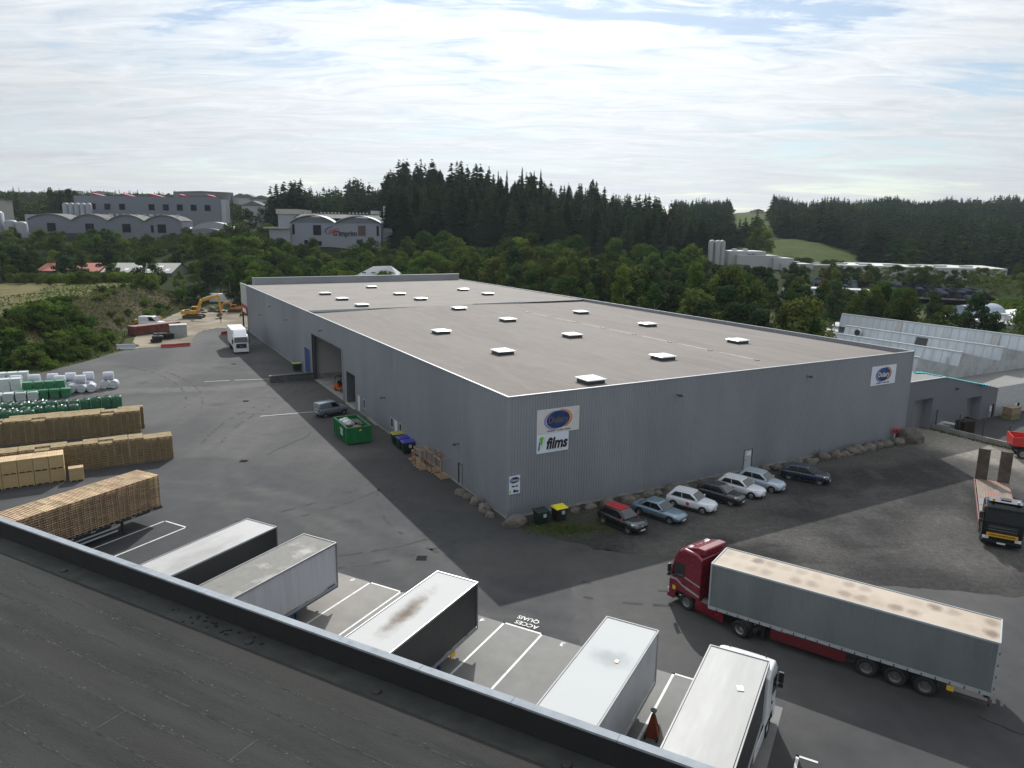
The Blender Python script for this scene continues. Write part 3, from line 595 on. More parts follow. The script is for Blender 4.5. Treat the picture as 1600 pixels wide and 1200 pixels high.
t = board('corner_sign', .10, 1.06, 2.0, 3.45, SW, 'narrow white sign low beside the near corner of the grey front wall')
logo(t, .58, 3.12, .40); text('sign_lettering', 'Site 02', .20, INK, t, (-.105, -.6, 2.62), (R(90), 0, R(-90)), .008)
text('sign_lettering', 'films', .32, INK, t, (-.105, -.68, 2.22), (R(90), 0, R(-90)), .014, shear=.25, sx=.8)
mb = MB(); P2(mb, [(.16, 2.3), (.26, 2.36), (.24, 2.08), (.16, 2.08)]); mb.build('logo_leaf', LG, t)
t = board('company_sign', 42.9, 46.95, 6.52, 8.55, SW, 'white sign with a bright blue oval logo, right end of the front wall')
logo(t, 44.9, 7.62, 1.2); text('sign_lettering', 'Emballages, 1 rue Albert Einstein', .19, INK, t, (-.105, -44.9, 6.74), (R(90), 0, R(-90)), .004, sx=.85)

# ---------------------------------------------------------------- the near building under the camera
M_NROOF = mat('dark_bitumen', (.026, .0275, .027), .92, var=.40, scale=42, second=(.043, .045, .0435), sscale=1.15, sthr=(.38, .66), bump=.8, bscale=60, spec=.15, third=(.043, .040, .0385), tscale=.45, tthr=(.48, .66), stretch=(.13, 1.0, 1))
nb = thing('depot_building', (0, 0, 0), YD-R(90), 'dark flat bitumen roof with a black parapet and bright metal coping in the foreground', 'building')
# local frame: x = w, y = u
W0, W1, UE, ZT, ZR = -95.0, 40.0, 15.4, 9.66, 8.93
def zn(u): return ZR+.015*(14.5-u)
def nroofmat():
    m = M_NROOF; return m
mb = MB(); mb.box(W0, W1, UE-.06, UE-.02, 0, ZT-.1); mb.box(W0, W0+.04, -60, UE-.1, 0, ZR); mb.box(W1-.04, W1, -60, UE-.1, 0, ZR); mb.build('wall', M_CLAD, nb)
mb = MB(); mb.box(W0, W1, UE-.22, UE-.07, 8.5, ZT-.02); mb.build('parapet', mat('parapet_felt', (.011, .0115, .013), .75, var=.25, scale=.7), nb)
seg = 3.0; k = 0; x = W0
while x < W1:
    mb = MB(); dz = .003*math.sin(k*1.7); mb.box(x, min(W1, x+seg-.012), UE-.24, UE+.03, ZT-.03, ZT+.035+dz, 0); mb.box(x, min(W1, x+seg-.012), UE+.012, UE+.035, ZT-.16, ZT-.03)
    mb.build('coping', M_COP if k else globals().setdefault('M_COP', mat('bright_coping', (.26, .285, .31), .75, spec=.15, metal=.0, var=.12, scale=1.6, second=(.19, .21, .235), sscale=2.0, sthr=(.5, .75))), nb); x += seg; k += 1
mb = MB(); mb.quad((W0, -60, zn(-60)), (W1, -60, zn(-60)), (W1, 14.35, zn(14.35)), (W0, 14.35, zn(14.35))); mb.build('roof', M_NROOF, nb)
mb = MB(); mb.quad((W0, 14.35, zn(14.35)+.004), (W1, 14.35, zn(14.35)+.004), (W1, 15.19, ZR-.03), (W0, 15.19, ZR-.03)); mb.quad((W0, 15.19, ZR-.03), (W1, 15.19, ZR-.03), (W1, 15.19, ZR+.12), (W0, 15.19, ZR+.12))
mb.build('roof_gutter', mat('gutter_felt', (.026, .028, .025), .9, var=.3, scale=2.0, second=(.045, .05, .042), sscale=.7, sthr=(.5, .75), third=(.012, .012, .012), tscale=3.5, tthr=(.64, .74)), nb)
mb = MB()
for i in range(1, 46):
    u = 14.35-i*.95; z = zn(u)+.004; mb.quad((W0, u-.03, z), (W1, u-.03, z), (W1, u+.03, z), (W0, u+.03, z))
mb.build('roof_seam', mat('felt_seam', (.034, .0355, .035), .9, var=.5, scale=3, spec=.12), nb)
mb = MB(); r2 = random.Random(5)      # bright granule specks along the laps and welded cross joints
for i in range(1, 40):
    u = 14.35-i*.95
    for _ in range(150):
        w_ = r2.uniform(-40, 20); mb.cbox(w_, u+r2.gauss(.03, .07), zn(u)+.008, r2.uniform(.02, .09), r2.uniform(.012, .03), .004, r2.uniform(-.3, .3))
for i in range(900):
    u = r2.uniform(-25, 14); mb.cbox(r2.uniform(-40, 20), u, zn(u)+.008, r2.uniform(.01, .04), r2.uniform(.01, .03), .003, r2.uniform(0, 3))
mb.build('roof_grit', mat('pale_grit', (.085, .085, .082), .9, var=.3), nb)
for (w_, u) in ((-26.5, 12), (-20.6, 9.2), (-19.5, 7.5), (-17.5, 10.6), (-13.5, 11.2), (-22.5, 5.2), (-11.5, 5.0), (-15.2, 3.2), (-25.2, 8.2), (-8.2, 9.5), (-6, 6.5), (-30, 10.3), (-17.2, 1.2)):
    mb = MB(); i = round((14.35-u)/.95); uu = 14.35-i*.95; mb.quad((w_-.018, uu-.93, zn(uu-.93)+.008), (w_+.018, uu-.93, zn(uu-.93)+.008), (w_+.018, uu, zn(uu)+.008), (w_-.018, uu, zn(uu)+.008))
    mb.build('felt_joint', mat('pale_joint', (.060, .062, .060), .9, var=.4, scale=5, spec=.1), nb)
mb = MB(); mb.cbox(0, 14.3, ZR, 0, 0, 0)
for w_ in (-27.3, -17.3, -12.1, -6.1, -1.3): mb.lathe([(0, ZR+.05), (.13, ZR+.05), (.16, ZR-.02)], (w_, 14.62, 0), 12)
mb.build('roof_drain', M_BLACK, nb)
mb = MB(); 
for i in range(26): mb.cbox(-19+r2.gauss(0, 1.1), 14.8+r2.gauss(0, .16), ZR+.01, r2.uniform(.05, .14), r2.uniform(.03, .08), .03, r2.uniform(0, 3))
mb.build('leaf_litter', mat('litter', (.012, .012, .010), .9), nb)
# dock shelters on the hidden face
for wc in (-4.5, -9.5, -14.3, -19.3, -24.2, -29.0, -33.8, -38.9):
    mb = MB(); mb.box(wc-1.7, wc-1.35, UE, UE+.8, .9, 4.6); mb.box(wc+1.35, wc+1.7, UE, UE+.8, .9, 4.6); mb.box(wc-1.7, wc+1.7, UE, UE+.8, 4.3, 4.9); mb.build('dock_shelter', M_BLACK, nb)

# ---------------------------------------------------------------- neighbour on the right: low grey hall, white brick office, sawtooth hall
na = thing('garage_hall', (B0.x, B0.y, 0), YL, 'low grey metal hall with two recessed roller doors beside the lane', 'building')
G0 = -.35
mb = MB(); poly = [(-49.9, G0), (-49.9, 6.0), (-57.8, 6.0), (-69.5, 3.6), (-69.5, G0)]
# front wall in pieces around the doors
def fpiece(y0, y1, z0f, z1a, z1b): mb.poly([(.8, -y0, z0f), (.8, -y1, z0f), (.8, -y1, z1b), (.8, -y0, z1a)])
def ztop(b): return 6.0 if b < 57.8 else 6.0-(b-57.8)*2.4/11.7
for b0, b1, zf in ((50.2, 52.6, G0), (52.6, 56.0, 3.75), (56.0, 57.8, G0), (57.8, 63.0, G0), (63.0, 66.1, 2.95), (66.1, 68.2, G0), (68.2, 69.1, 1.65), (69.1, 69.5, G0)): fpiece(b0, b1, zf, ztop(b0), ztop(b1))
mb.poly([(.8, -50.2, G0), (.8, -50.2, 6), (60, -50.2, 6), (60, -50.2, G0)])
mb.build('wall', mat('garage_grey', (.15, .16, .18), .45, metal=.2, var=.05), na)
mb = MB(); mb.quad((.8, -50.2, 5.95), (6.8, -50.2, 5.95), (6.8, -57.8, 5.95), (.8, -57.8, 5.95)); mb.quad((.8, -57.8, 5.95), (6.8, -57.8, 5.95), (6.8, -69.5, 3.62), (.8, -69.5, 3.62)); mb.quad((.8, -69.5, 3.62), (6.8, -69.5, 3.62), (6.8, -100, 3.62), (.8, -100, 3.62))
mb.build('roof', mat('garage_roof', (.17, .168, .16), .85, var=.08, second=(.14, .14, .135), sscale=.3), na)
mb = MB(); mb.box(.70, .86, -57.8, -50.2, 5.97, 6.05); mb.prism([(-0.1, 0), (.06, 0)], 0, 0) if False else None
for i in range(10):
    b0, b1 = 57.8+11.7*i/10, 57.8+11.7*(i+1)/10; mb.add([(.72, -b0, ztop(b0)-.02), (.86, -b0, ztop(b0)-.02), (.86, -b1, ztop(b1)-.02), (.72, -b1, ztop(b1)-.02), (.72, -b0, ztop(b0)+.04), (.86, -b0, ztop(b0)+.04), (.86, -b1, ztop(b1)+.04), (.72, -b1, ztop(b1)+.04)], [(0, 1, 2, 3), (4, 7, 6, 5), (0, 3, 7, 4), (1, 5, 6, 2)])
mb.build('coping', M_TRIM, na)
mb = MB()
for i in range(26): b = 57.2+i*.35; z = (6.0 if b < 57.8 else ztop(b)); mb.cbox(3.9-.16*i*.9, -b, z+.05, .5, .33, .08, 0)
mb.build('ridge_strip', mat('turquoise', (.03, .42, .48), .5, var=.1), na)
for b0, b1, z1 in ((52.6, 56.0, 3.75), (63.0, 66.1, 2.95)):
    mb = MB(); mb.box(1.9, 2.0, -b1, -b0, G0+(0 if b0 < 60 else .5), z1+.1)
    for k in range(7): mb.box(1.87, 1.9, -b1, -b0, G0+.55+k*.55, G0+.58+k*.55)
    d = mb.build('roller_door', mat('roller_grey', (.20, .205, .215), .5, var=.04), na)
    mb = MB(); mb.box(.8, 2.0, -b1-.02, -b1, G0, z1); mb.box(.8, 2.0, -b0, -b0+.02, G0, z1); mb.box(.8, 2.0, -b1, -b0, z1, z1+.02); mb.build('door_reveal', M_CLAD, d)
mb = MB(); mb.box(.95, 1.0, -69.1, -68.2, G0, 1.65); d = mb.build('door', M_DOORG, na); mb = MB(); mb.box(.9, .95, -68.85, -68.5, .7, 1.4); mb.build('door_window', M_WHITE, d)
for b in (60.5,): mb = MB(); mb.cbox(.7, -b, 4.4, .2, .5, .16); mb.build('wall_lamp', M_DARK, na)
nb2 = thing('brick_office', (B0.x, B0.y, 0), YL, 'white painted brick building with small windows at the right edge', 'building')
M_WB = mat('white_brick', (.46, .47, .47), .75, var=.06)
_nt = M_WB.node_tree; _bk = _nt.nodes.new('ShaderNodeTexBrick'); _bk.inputs['Scale'].default_value = 1; _bk.inputs['Color1'].default_value = (.50, .51, .51, 1); _bk.inputs['Color2'].default_value = (.42, .43, .44, 1); _bk.inputs['Mortar'].default_value = (.26, .27, .28, 1)
_bk.inputs['Brick Width'].default_value = .5; _bk.inputs['Row Height'].default_value = .21; _bk.inputs['Mortar Size'].default_value = .015
_tc = _nt.nodes.new('ShaderNodeTexCoord'); _sp = _nt.nodes.new('ShaderNodeSeparateXYZ'); _cb = _nt.nodes.new('ShaderNodeCombineXYZ'); _nt.links.new(_tc.outputs['Object'], _sp.inputs[0]); _nt.links.new(_sp.outputs[1], _cb.inputs[0]); _nt.links.new(_sp.outputs[2], _cb.inputs[1]); _nt.links.new(_cb.outputs[0], _bk.inputs['Vector'])
_nt.links.new(_bk.outputs[0], [n for n in _nt.nodes if n.type == 'BSDF_PRINCIPLED'][0].inputs['Base Color'])
WIN = [(71.4, 72.4, .0, 1.05), (74.1, 75.1, .2, 1.2), (77.0, 78.0, .2, 1.2), (80, 81, .2, 1.2)]
mb = MB(); b = 69.5
for b0, b1, z0, z1 in WIN:
    mb.quad((.8, -b, -1.6), (.8, -b0, -1.6), (.8, -b0, 3.7), (.8, -b, 3.7)); mb.quad((.8, -b0, -1.6), (.8, -b1, -1.6), (.8, -b1, z0), (.8, -b0, z0)); mb.quad((.8, -b0, z1), (.8, -b1, z1), (.8, -b1, 3.7), (.8, -b0, 3.7)); b = b1
mb.quad((.8, -b, -1.6), (.8, -100, -1.6), (.8, -100, 3.7), (.8, -b, 3.7)); mb.build('wall', M_WB, nb2)
for b0, b1, z0, z1 in WIN:
    mb = MB(); mb.box(1.0, 1.04, -b1, -b0, z0, z1); g = mb.build('window', M_GLASS, nb2); mb = MB(); mb.box(.8, 1.0, -b0-.45, -b0, z0, z1); mb.box(.74, .8, -b1-.05, -b0+.05, z0-.1, z0); mb.build('shutter', M_WHITE, g)
# sawtooth hall
sw = thing('sawtooth_hall', (B0.x, B0.y, 0), YL, 'white factory hall with glazed sawtooth roof behind the grey garages', 'building')
M_SAW = mat('saw_glazing', (.46, .50, .54), .35, var=.05, second=(.38, .42, .45), sscale=.3, stretch=(3, 1, .3)); M_SAWG = mat('saw_gable', (.36, .385, .395), .7, var=.08, second=(.27, .29, .295), sscale=.8)
RB = [(62.3, 6.9, 6.8, 40), (71.6, 6.9, 6.8, 31.5), (81.5, 6.9, 6.8, 31.6), (93.0, 7.35, 6.8, 41)]; 
for i, (b, z, a0, a1) in enumerate(RB):
    bn = RB[i+1][0] if i < 3 else 106; zb = 5.1
    mb = MB(); mb.quad((a0, -b+.5, zb), (a1, -b+.5, zb), (a1, -b, z), (a0, -b, z)); sl = mb.build('glazing', M_SAW, sw)
    mb = MB(); mb.quad((a0, -b, z), (a1, -b, z), (a1, -bn+.5, zb), (a0, -bn+.5, zb)); mb.build('roof', M_SAWG, sw)
    mb = MB(); mb.box(a0, a1, -b-.2, -b+.08, z-.02, z+.14); mb.build('ridge_cap', M_TRIM, sw)
    mb = MB(); k = a0
    while k < a1: mb.add([(k, -b+.54, zb), (k+.11, -b+.54, zb), (k+.11, -b+.05, z), (k, -b+.05, z)], [(0, 1, 2, 3)]); k += 1.25
    mb.build('glazing_bar', M_TRIM, sl)
    mb = MB(); mb.poly([(a0, -b+.5, zb), (a0, -b, z), (a0, -bn+.5, zb), (a0, -bn+.5, 0), (a0, -b+.5, 0)]); mb.build('gable', M_SAWG, sw); mb = MB(); mb.poly([(a1, -b+.5, zb), (a1, -b, z), (a1, -bn+.5, zb), (a1, -bn+.5, 0), (a1, -b+.5, 0)]); mb.build('gable', M_SAWG, sw)
mb = MB(); mb.box(31.6, 56, -106, -93, 0, 4.0); mb.box(41, 60, -70, -62, 0, 4.2); mb.box(6.8, 60, -62.0, -61.6, 0, 5.0); mb.build('rear_wing', M_SAWG, sw)
for a0, b, dz in ((17.4, 81.5, 0),): mb = MB(); mb.add([(a0, -b+.62, 5.2), (a0+1.8, -b+.62, 5.2), (a0+1.8, -b+.1, 6.75), (a0, -b+.1, 6.75)], [(0, 1, 2, 3)]); mb.build('louvre', M_DARK, sw)
for a0 in (13.2, 29.0): mb = MB(); mb.add([(a0, -93+.62, 5.3), (a0+1.0, -93+.62, 5.3), (a0+1.0, -93+.1, 7.2), (a0, -93+.1, 7.2)], [(0, 1, 2, 3)]); mb.build('louvre', M_INNER, sw); 
mb = MB(); mb.tube((28.6, -80.9, 6.2), (28.6, -80.5, 6.2), .65, n=16); f = mb.build('fan_housing', M_TRIM, sw); mb = MB(); mb.tube((28.6, -80.46, 6.2), (28.6, -80.44, 6.2), .5, n=16); mb.build('fan_mouth', M_BLACK, f)
mb = MB(); mb.tube((8.4, -71.1, 5.2), (8.4, -71.1, 6.2), .1); mb.build('vent_pipe', M_TRIM, sw)
# flat white building further right with a barrel rooflight
fw = thing('white_flat_building', (0, 0, 0), 0, 'white flat roofed building with a curved rooflight at the far right', 'building')
A_, B_, C_, D_ = (92.0, 156), (98.3, 141.5), (132, 158), (126, 176)
mb = MB(); mb.vprism([A_, B_, C_, D_], -1, 4.6); mb.build('wall', mat('cool_white_wall', (.30, .32, .34), .6, var=.06), fw)
mb = MB(); mb.vprism([(A_[0]-.3, A_[1]), (B_[0], B_[1]-.3), (C_[0]+.3, C_[1]), (D_[0], D_[1]+.3)], 4.6, 4.9); mb.build('roof', M_WHITE, fw)
T = Matrix.Translation((101, 158, 4.85)) @ Matrix.Rotation(R(-62), 4, 'Z'); mb = MB(T)
pr = [(-3.0, 0)]+[(3.0*math.cos(R(180-t*15))*1.0, 2.4*math.sin(R(t*15))) for t in range(1, 12)]+[(3.0, 0)]
mb.prism(pr, -6, 6); mb.build('barrel_rooflight', mat('rooflight', (.22, .27, .33), .25, var=.05), fw)
mb = MB(); mb.cbox(101, 148.5, 5.4, 1.5, 1.5, 1); mb.cbox(101, 148.5, 6.2, 1.9, 1.9, .2); mb.tube((97.5, 146.8, 4.9), (97.5, 146.8, 5.9), .12); mb.build('roof_vent', M_INNER, fw)
# ---------------------------------------------------------------- vehicles: shared pieces
M_TYRE = mat('tyre', (.018, .018, .018), .85, var=.2); M_RIM = mat('rim', (.30, .31, .32), .35, metal=.7, var=.1); M_RIMD = mat('rim_dusty', (.16, .16, .16), .5, metal=.4, var=.2)
M_CHAS = mat('chassis', (.022, .022, .024), .6, var=.3); M_CHROME = mat('chrome', (.7, .71, .73), .18, metal=.9, var=.05)
M_LAMP = mat('lamp_glass', (.62, .64, .66), .12, var=.1, spec=.8); M_RLAMP = mat('rear_lamp', (.28, .01, .01), .3); M_PLATE = mat('number_plate', (.62, .62, .60), .5); M_AMB = mat('amber', (.7, .25, .02), .3)
_wc = {}
def wheel(parent, x, y, r, w, T=None, rimm=None, side=1, steer=0):
    key = (round(r, 3), round(w, 3), (rimm or M_RIM).name)
    if key not in _wc:
        mb = MB(); mb.lathe([(r*.58, -w/2), (r*.92, -w/2), (r, -w*.36), (r, w*.36), (r*.92, w/2), (r*.58, w/2), (r*.56, 0), (r*.58, -w/2)], n=24, axis='Y')
        rm = MB(); rm.lathe([(0, w*.18), (r*.16, w*.24), (r*.20, w*.12), (r*.44, w*.06), (r*.52, w*.40), (r*.6, w*.46), (r*.6, -w*.46), (0, -w*.3)], n=20, axis='Y')
        for k in range(8):
            t = k*math.pi/4; rm.cbox(r*.33*math.cos(t), w*.12, r*.33*math.sin(t), r*.07, w*.06, r*.07)
        _wc[key] = (mb.mesh('tyre', M_TYRE, True), rm.mesh('rim', rimm or M_RIM, False))
    tm, rm = _wc[key]
    o = bpy.data.objects.new('wheel', tm); col.objects.link(o); o.parent = parent
    L = (T if T is not None else Matrix()) @ Matrix.Translation((x, y, r)) @ Matrix.Rotation((0 if side > 0 else math.pi)+steer, 4, 'Z')
    o.matrix_local = L
    q = bpy.data.objects.new('rim', rm); col.objects.link(q); q.parent = o
    return o
def cab(root, T, paint, h=3.75, length=2.25, sleeper=True, trim=None, glass=None, stripes=None, deflector=True, visor=None, doorang=0, grille=None):
    """cab-over tractor cab: x forward, front at x=0"""
    g = glass or M_GLASS; trim = trim or M_BLACK; L = length; zr = h
    prof = [(-L, .95), (-L, zr-.25), (-L+.35, zr-.02), (-1.0, zr), (-.62, zr-.18), (-.30, 3.02 if h > 3.3 else zr-.35), (-.04, 1.95), (.02, 1.35), (.02, .42), (-.12, .34), (-.42, .34), (-.5, .95)]
    W = 1.25
    mb = MB(T); n = len(prof)
    # body as slices so the sides round in towards the front and roof
    slices = []
    for y, ins, dr in ((-W, .10, .10), (-W*.93, .0, .02), (-W*.5, -.03, 0), (0, -.04, 0), (W*.5, -.03, 0), (W*.93, .0, .02), (W, .10, .10)):
        sl = []
        for (x, z) in prof:
            xx = x-ins if x > -.65 else x+ins*.3; zz = z-(dr if z > 2.9 else 0); sl.append((xx, y, zz))
        slices.append(sl)
    mb.ring(slices); c = mb.build('cab', paint, root, bevel=.05, seg=2)
    def P(z):   # x of the front skin at height z
        pts = sorted([(zz, x) for x, zz in prof[4:9]]);
        for (z0, x0), (z1, x1) in zip(pts[:-1], pts[1:]):
            if z0 <= z <= z1: return x0+(x1-x0)*(z-z0)/max(1e-6, z1-z0)
        return pts[-1][1]
    zt = 2.90 if h > 3.3 else h-.45; zb = 1.98
    def fp(mb, y0, y1, z0, z1, off, m=0): mb.quad((P(z0)+off, y0, z0), (P(z0)+off, y1, z0), (P(z1)+off, y1, z1), (P(z1)+off, y0, z1), m)
    mb = MB(T); mb.ring([[(P(zb)+.05, -1.12, zb), (P(zb)+.06, 1.12, zb), (P(zt)+.05, 1.04, zt), (P(zt)+.05, -1.04, zt)], [(P(zb)+.02, -1.12, zb), (P(zb)+.02, 1.12, zb), (P(zt)+.02, 1.04, zt), (P(zt)+.02, -1.04, zt)]]); ws = mb.build('windscreen', g, c)
    mb = MB(T)
    for y in (-.35, .4): mb.tube((P(zb)+.08, y, zb+.02), (P(zb+.4)+.08, y+.5, zb+.35), .012, n=5)
    mb.build('wiper', M_BLACK, ws)
    for s in (-1, 1):
        mb = MB(T); mb.ring([[(-1.15, s*1.262, 1.95), (-.25, s*1.262, 1.78), (-.42, s*1.262, 2.72), (-1.15, s*1.262, 2.78)], [(-1.15, s*1.24, 1.95), (-.25, s*1.24, 1.78), (-.42, s*1.24, 2.72), (-1.15, s*1.24, 2.78)]]); mb.build('side_window', g, c)
        mb = MB(T)
        for a, b in (((-1.22, .75), (-1.22, 2.9)), ((-1.22, 2.9), (-.3, 2.86)), ((-.14, 1.2), (-.14, 1.8))): mb.tube((a[0], s*1.252, a[1]), (b[0], s*1.252, b[1]), .012, n=4)
        mb.cbox(-1.08, s*1.27, 1.55, .2, .03, .05); mb.build('door_seam', M_BLACK, c)
        mb = MB(T); mb.cbox(-.12, s*1.40, 2.3, .12, .22, .52); mb.cbox(-.12, s*1.40, 1.9, .12, .22, .2); mb.tube((-.3, s*1.2, 2.5), (-.12, s*1.40, 2.5), .03); mb.tube((-.3, s*1.2, 1.9), (-.12, s*1.40, 1.9), .03); mb.build('mirror', trim, c, bevel=.03)
        mb = MB(T); mb.cbox(.02, s*.98, .78, .12, .40, .22); mb.build('headlight', M_LAMP, c, bevel=.03)
        mb = MB(T); mb.cbox(-.75, s*1.1, .52, .55, .26, .05); mb.cbox(-.75, s*1.12, .85, .5, .2, .05); mb.build('step', M_CHAS, c)
    mb = MB(T); fp(mb, -.86, .86, 1.02, 1.78, .055); mb.build('grille', grille or M_BLACK, c)
    mb = MB(T)
    for k in range(5): z = 1.1+k*.14; mb.box(P(z)+.055, P(z)+.085, -.84, .84, z, z+.045)
    mb.build('grille_bar', trim if trim is not M_BLACK else M_CHAS, c)
    mb = MB(T); mb.box(-.28, .09, -1.23, 1.23, .32, .60); mb.build('bumper', paint, c, bevel=.05)
    mb = MB(T); mb.box(.09, .105, -.26, .26, .40, .52); mb.build('number_plate', M_PLATE, c)
    if visor: mb = MB(T); mb.ring([[(P(zt)+.10, -1.1, zt+.02), (P(zt)+.10, 1.1, zt+.02), (P(zt)+.30, 1.1, zt+.10), (P(zt)+.30, -1.1, zt+.10)], [(P(zt)+.05, -1.1, zt+.12), (P(zt)+.05, 1.1, zt+.12), (P(zt)+.28, 1.1, zt+.24), (P(zt)+.28, -1.1, zt+.24)]]); mb.build('sun_visor', visor, c)
    if deflector: mb = MB(T); mb.prism([(-L, zr-.1), (-L, zr+.30), (-L+.5, zr+.28), (-1.0, zr+.02), (-1.1, zr-.1)], -1.02, 1.02); mb.build('roof_deflector', paint, c, bevel=.06)
    mb = MB(T); mb.box(-1.75, -1.15, -.3, .35, zr-.05, zr+.09); hh = mb.build('roof_hatch', paint if paint is not M_WHITE else M_DARK, c, bevel=.03)
    return c, P
def tractor_chassis(root, T, paint, wb=3.7, rear=1, skirt=True):
    mb = MB(T); mb.box(-6.0, -.4, -.42, -.30, .72, .98); mb.box(-6.0, -.4, .30, .42, .72, .98)
    for x in (-.9, -2.6, -4.0, -5.5): mb.box(x-.08, x+.08, -.4, .4, .74, .9)
    mb.box(-6.05, -5.9, -1.2, 1.2, .7, .9); mb.build('frame_rail', M_CHAS, root)
    mb = MB(T); mb.lathe([(0, 1.10), (.45, 1.10), (.5, 1.0), (.5, .95)], (-1.38-wb+.4, 0, 0), 16); mb.build('fifth_wheel', M_CHAS, root)
    for s in (-1, 1):
        wheel(root, -1.38, s*1.08, .50, .32, T, None, s)
        wheel(root, -1.38-wb, s*.95, .50, .58, T, None, s)
        mb = MB(T); mb.tube((-3.6, s*.82, .75), (-2.35, s*.82, .75), .34, n=14); mb.build('fuel_tank', M_RIMD, root)
        if skirt: mb = MB(T); mb.box(-3.95, -2.0, s*1.18, s*1.22, .35, .98); mb.build('side_skirt', paint, root, bevel=.02)
        mb = MB(T); cx_ = -1.38-wb
        for k in range(7):
            t0, t1 = R(15+k*150/7), R(15+(k+1)*150/7); mb.add([(cx_+.6*math.cos(t), y, .5+.6*math.sin(t)) for t in (t0, t1) for y in (s*.62, s*1.24)], [(0, 1, 3, 2)])
        mb.build('mudguard', M_CHAS, root)
        mb = MB(T); mb.box(cx_-.66, cx_-.62, s*.66, s*1.24, .22, .62); mb.build('mudflap', M_BLACK, root)
def trailer(root, T, side, roof, L=13.6, z0=1.15, z1=4.0, W=2.55, axles=(8.3, 9.61, 10.92), curtain=False, legs=True, edge=None, front=None, wheels=True, legm=None, rear=None):
    """semitrailer: front face at x=0, running to x=-L; y left"""
    h = W/2; edge = edge or M_RIM
    mb = MB(T); mb.box(-L+.04, -.04, -h+.02, h-.02, z0+.1, z1-.06, 0); body = mb.build('box', side, root, bevel=.02, seg=1)
    mb = MB(T); n = 24
    for i in range(n):
        x0, x1 = -L+L*i/n, -L+L*(i+1)/n
        for j in range(4):
            y0, y1 = -h+.05+(W-.1)*j/4, -h+.05+(W-.1)*(j+1)/4
            def zz(x, y): return z1-.035+(.012*math.sin(x*4.6)*math.cos(y*2.2) if curtain else .004*math.sin(x*3)+0)*(1 if abs(y) < h-.1 else 0)
            mb.quad((x0, y0, zz(x0, y0)), (x1, y0, zz(x1, y0)), (x1, y1, zz(x1, y1)), (x0, y1, zz(x0, y1)))
    mb.build('roof', roof, root, smooth=True)
    mb = MB(T)
    for s in (-1, 1):
        mb.box(-L, 0, s*h-.045, s*h+.012, z1-.10, z1)
        mb.box(-L, 0, s*h-.03, s*h+.015, z0-.08, z0+.10)
    mb.box(-.05, .012, -h, h, z1-.1, z1+.004); mb.box(-L-.012, -L+.05, -h, h, z1-.1, z1+.004)
    for x in (0, -L+.06):
        for s in (-1, 1): mb.box(x-.06, x+.01, s*h-.04, s*h+.016, z0, z1-.1)
    mb.build('edge_profile', edge, root)
    mb = MB(T); mb.box(-L+.2, -.4, -.5, -.36, z0-.32, z0+.02); mb.box(-L+.2, -.4, .36, .5, z0-.32, z0+.02)
    for k in range(9): x = -.8-k*(L-1.4)/8; mb.box(x-.05, x+.05, -h+.1, h-.1, z0-.12, z0-.04)
    mb.box(-L+.02, -L+.12, -1.15, 1.15, .48, .60); mb.box(-L+.1, -L+.3, -.5, -.4, .5, 1.0); mb.box(-L+.1, -L+.3, .4, .5, .5, 1.0); mb.build('chassis', M_CHAS, root)
    if legs:
        for s in (-1, 1):
            mb = MB(T); mb.box(-3.1, -2.95, s*.85-.07, s*.85+.07, .12, z0); mb.cbox(-3.02, s*.85, .07, .34, .3, .1); mb.tube((-3.02, s*.85, .75), (-2.3, s*.5, z0-.1), .035); mb.build('landing_leg', legm or M_CHAS, root)
    if wheels:
        for x in axles:
            for s in (-1, 1):
                wheel(root, -x, s*1.06, .51, .38, T, M_RIMD, s)
                mb = MB(T)
                for k in range(8):
                    t0, t1 = R(12+k*156/8), R(12+(k+1)*156/8); mb.add([(-x+rr*math.cos(t), y, .51+rr*math.sin(t)) for t in (t0, t1) for rr, y in ((.60, s*.8), (.60, s*1.26), (.57, s*1.26))], [(0, 1, 4, 3), (1, 2, 5, 4)])
                mb.build('mudguard', M_CHAS, root)
    for s in (-1, 1):
        mb = MB(T); mb.cbox(-L-.01, s*.95, .82, .05, .5, .14); mb.build('rear_lamp', M_RLAMP, root)
    return body
MAT4 = lambda x, y, rz, z=0: Matrix.Translation((x, y, z)) @ Matrix.Rotation(rz, 4, 'Z')
def _D(u, w): return DK(u, w)
# roofs and sides
TR_WHITE = mat('dusty_white_roof', (.41, .41, .40), .75, spec=.2, var=.05, second=(.34, .335, .32), sthr=(.50, .74), sscale=.5)
TR_GREY = mat('pale_grey_roof', (.33, .325, .315), .5, var=.05, second=(.235, .23, .22), sscale=.4, stretch=(.4, 1, 1))
TR_DIRTY = mat('weathered_roof', (.16, .155, .14), .8, var=.12, second=(.34, .33, .31), sthr=(.52, .66), sscale=.42, third=(.09, .088, .08), tscale=1.6, tthr=(.6, .75))
TR_BLACKS = mat('black_tarpaulin', (.014, .015, .017), .42, var=.25, scale=.6, bump=.2, bscale=2)
TR_BOXW = mat('streaked_white_side', (.46, .47, .50), .5, var=.04, second=(.36, .36, .38), sthr=(.45, .8), sscale=1.6, stretch=(2.2, 2.2, .12))
TR_BLUE = mat('blue_steel', (.02, .06, .16), .5)
G_DK = 'trailers backed against the loading docks'
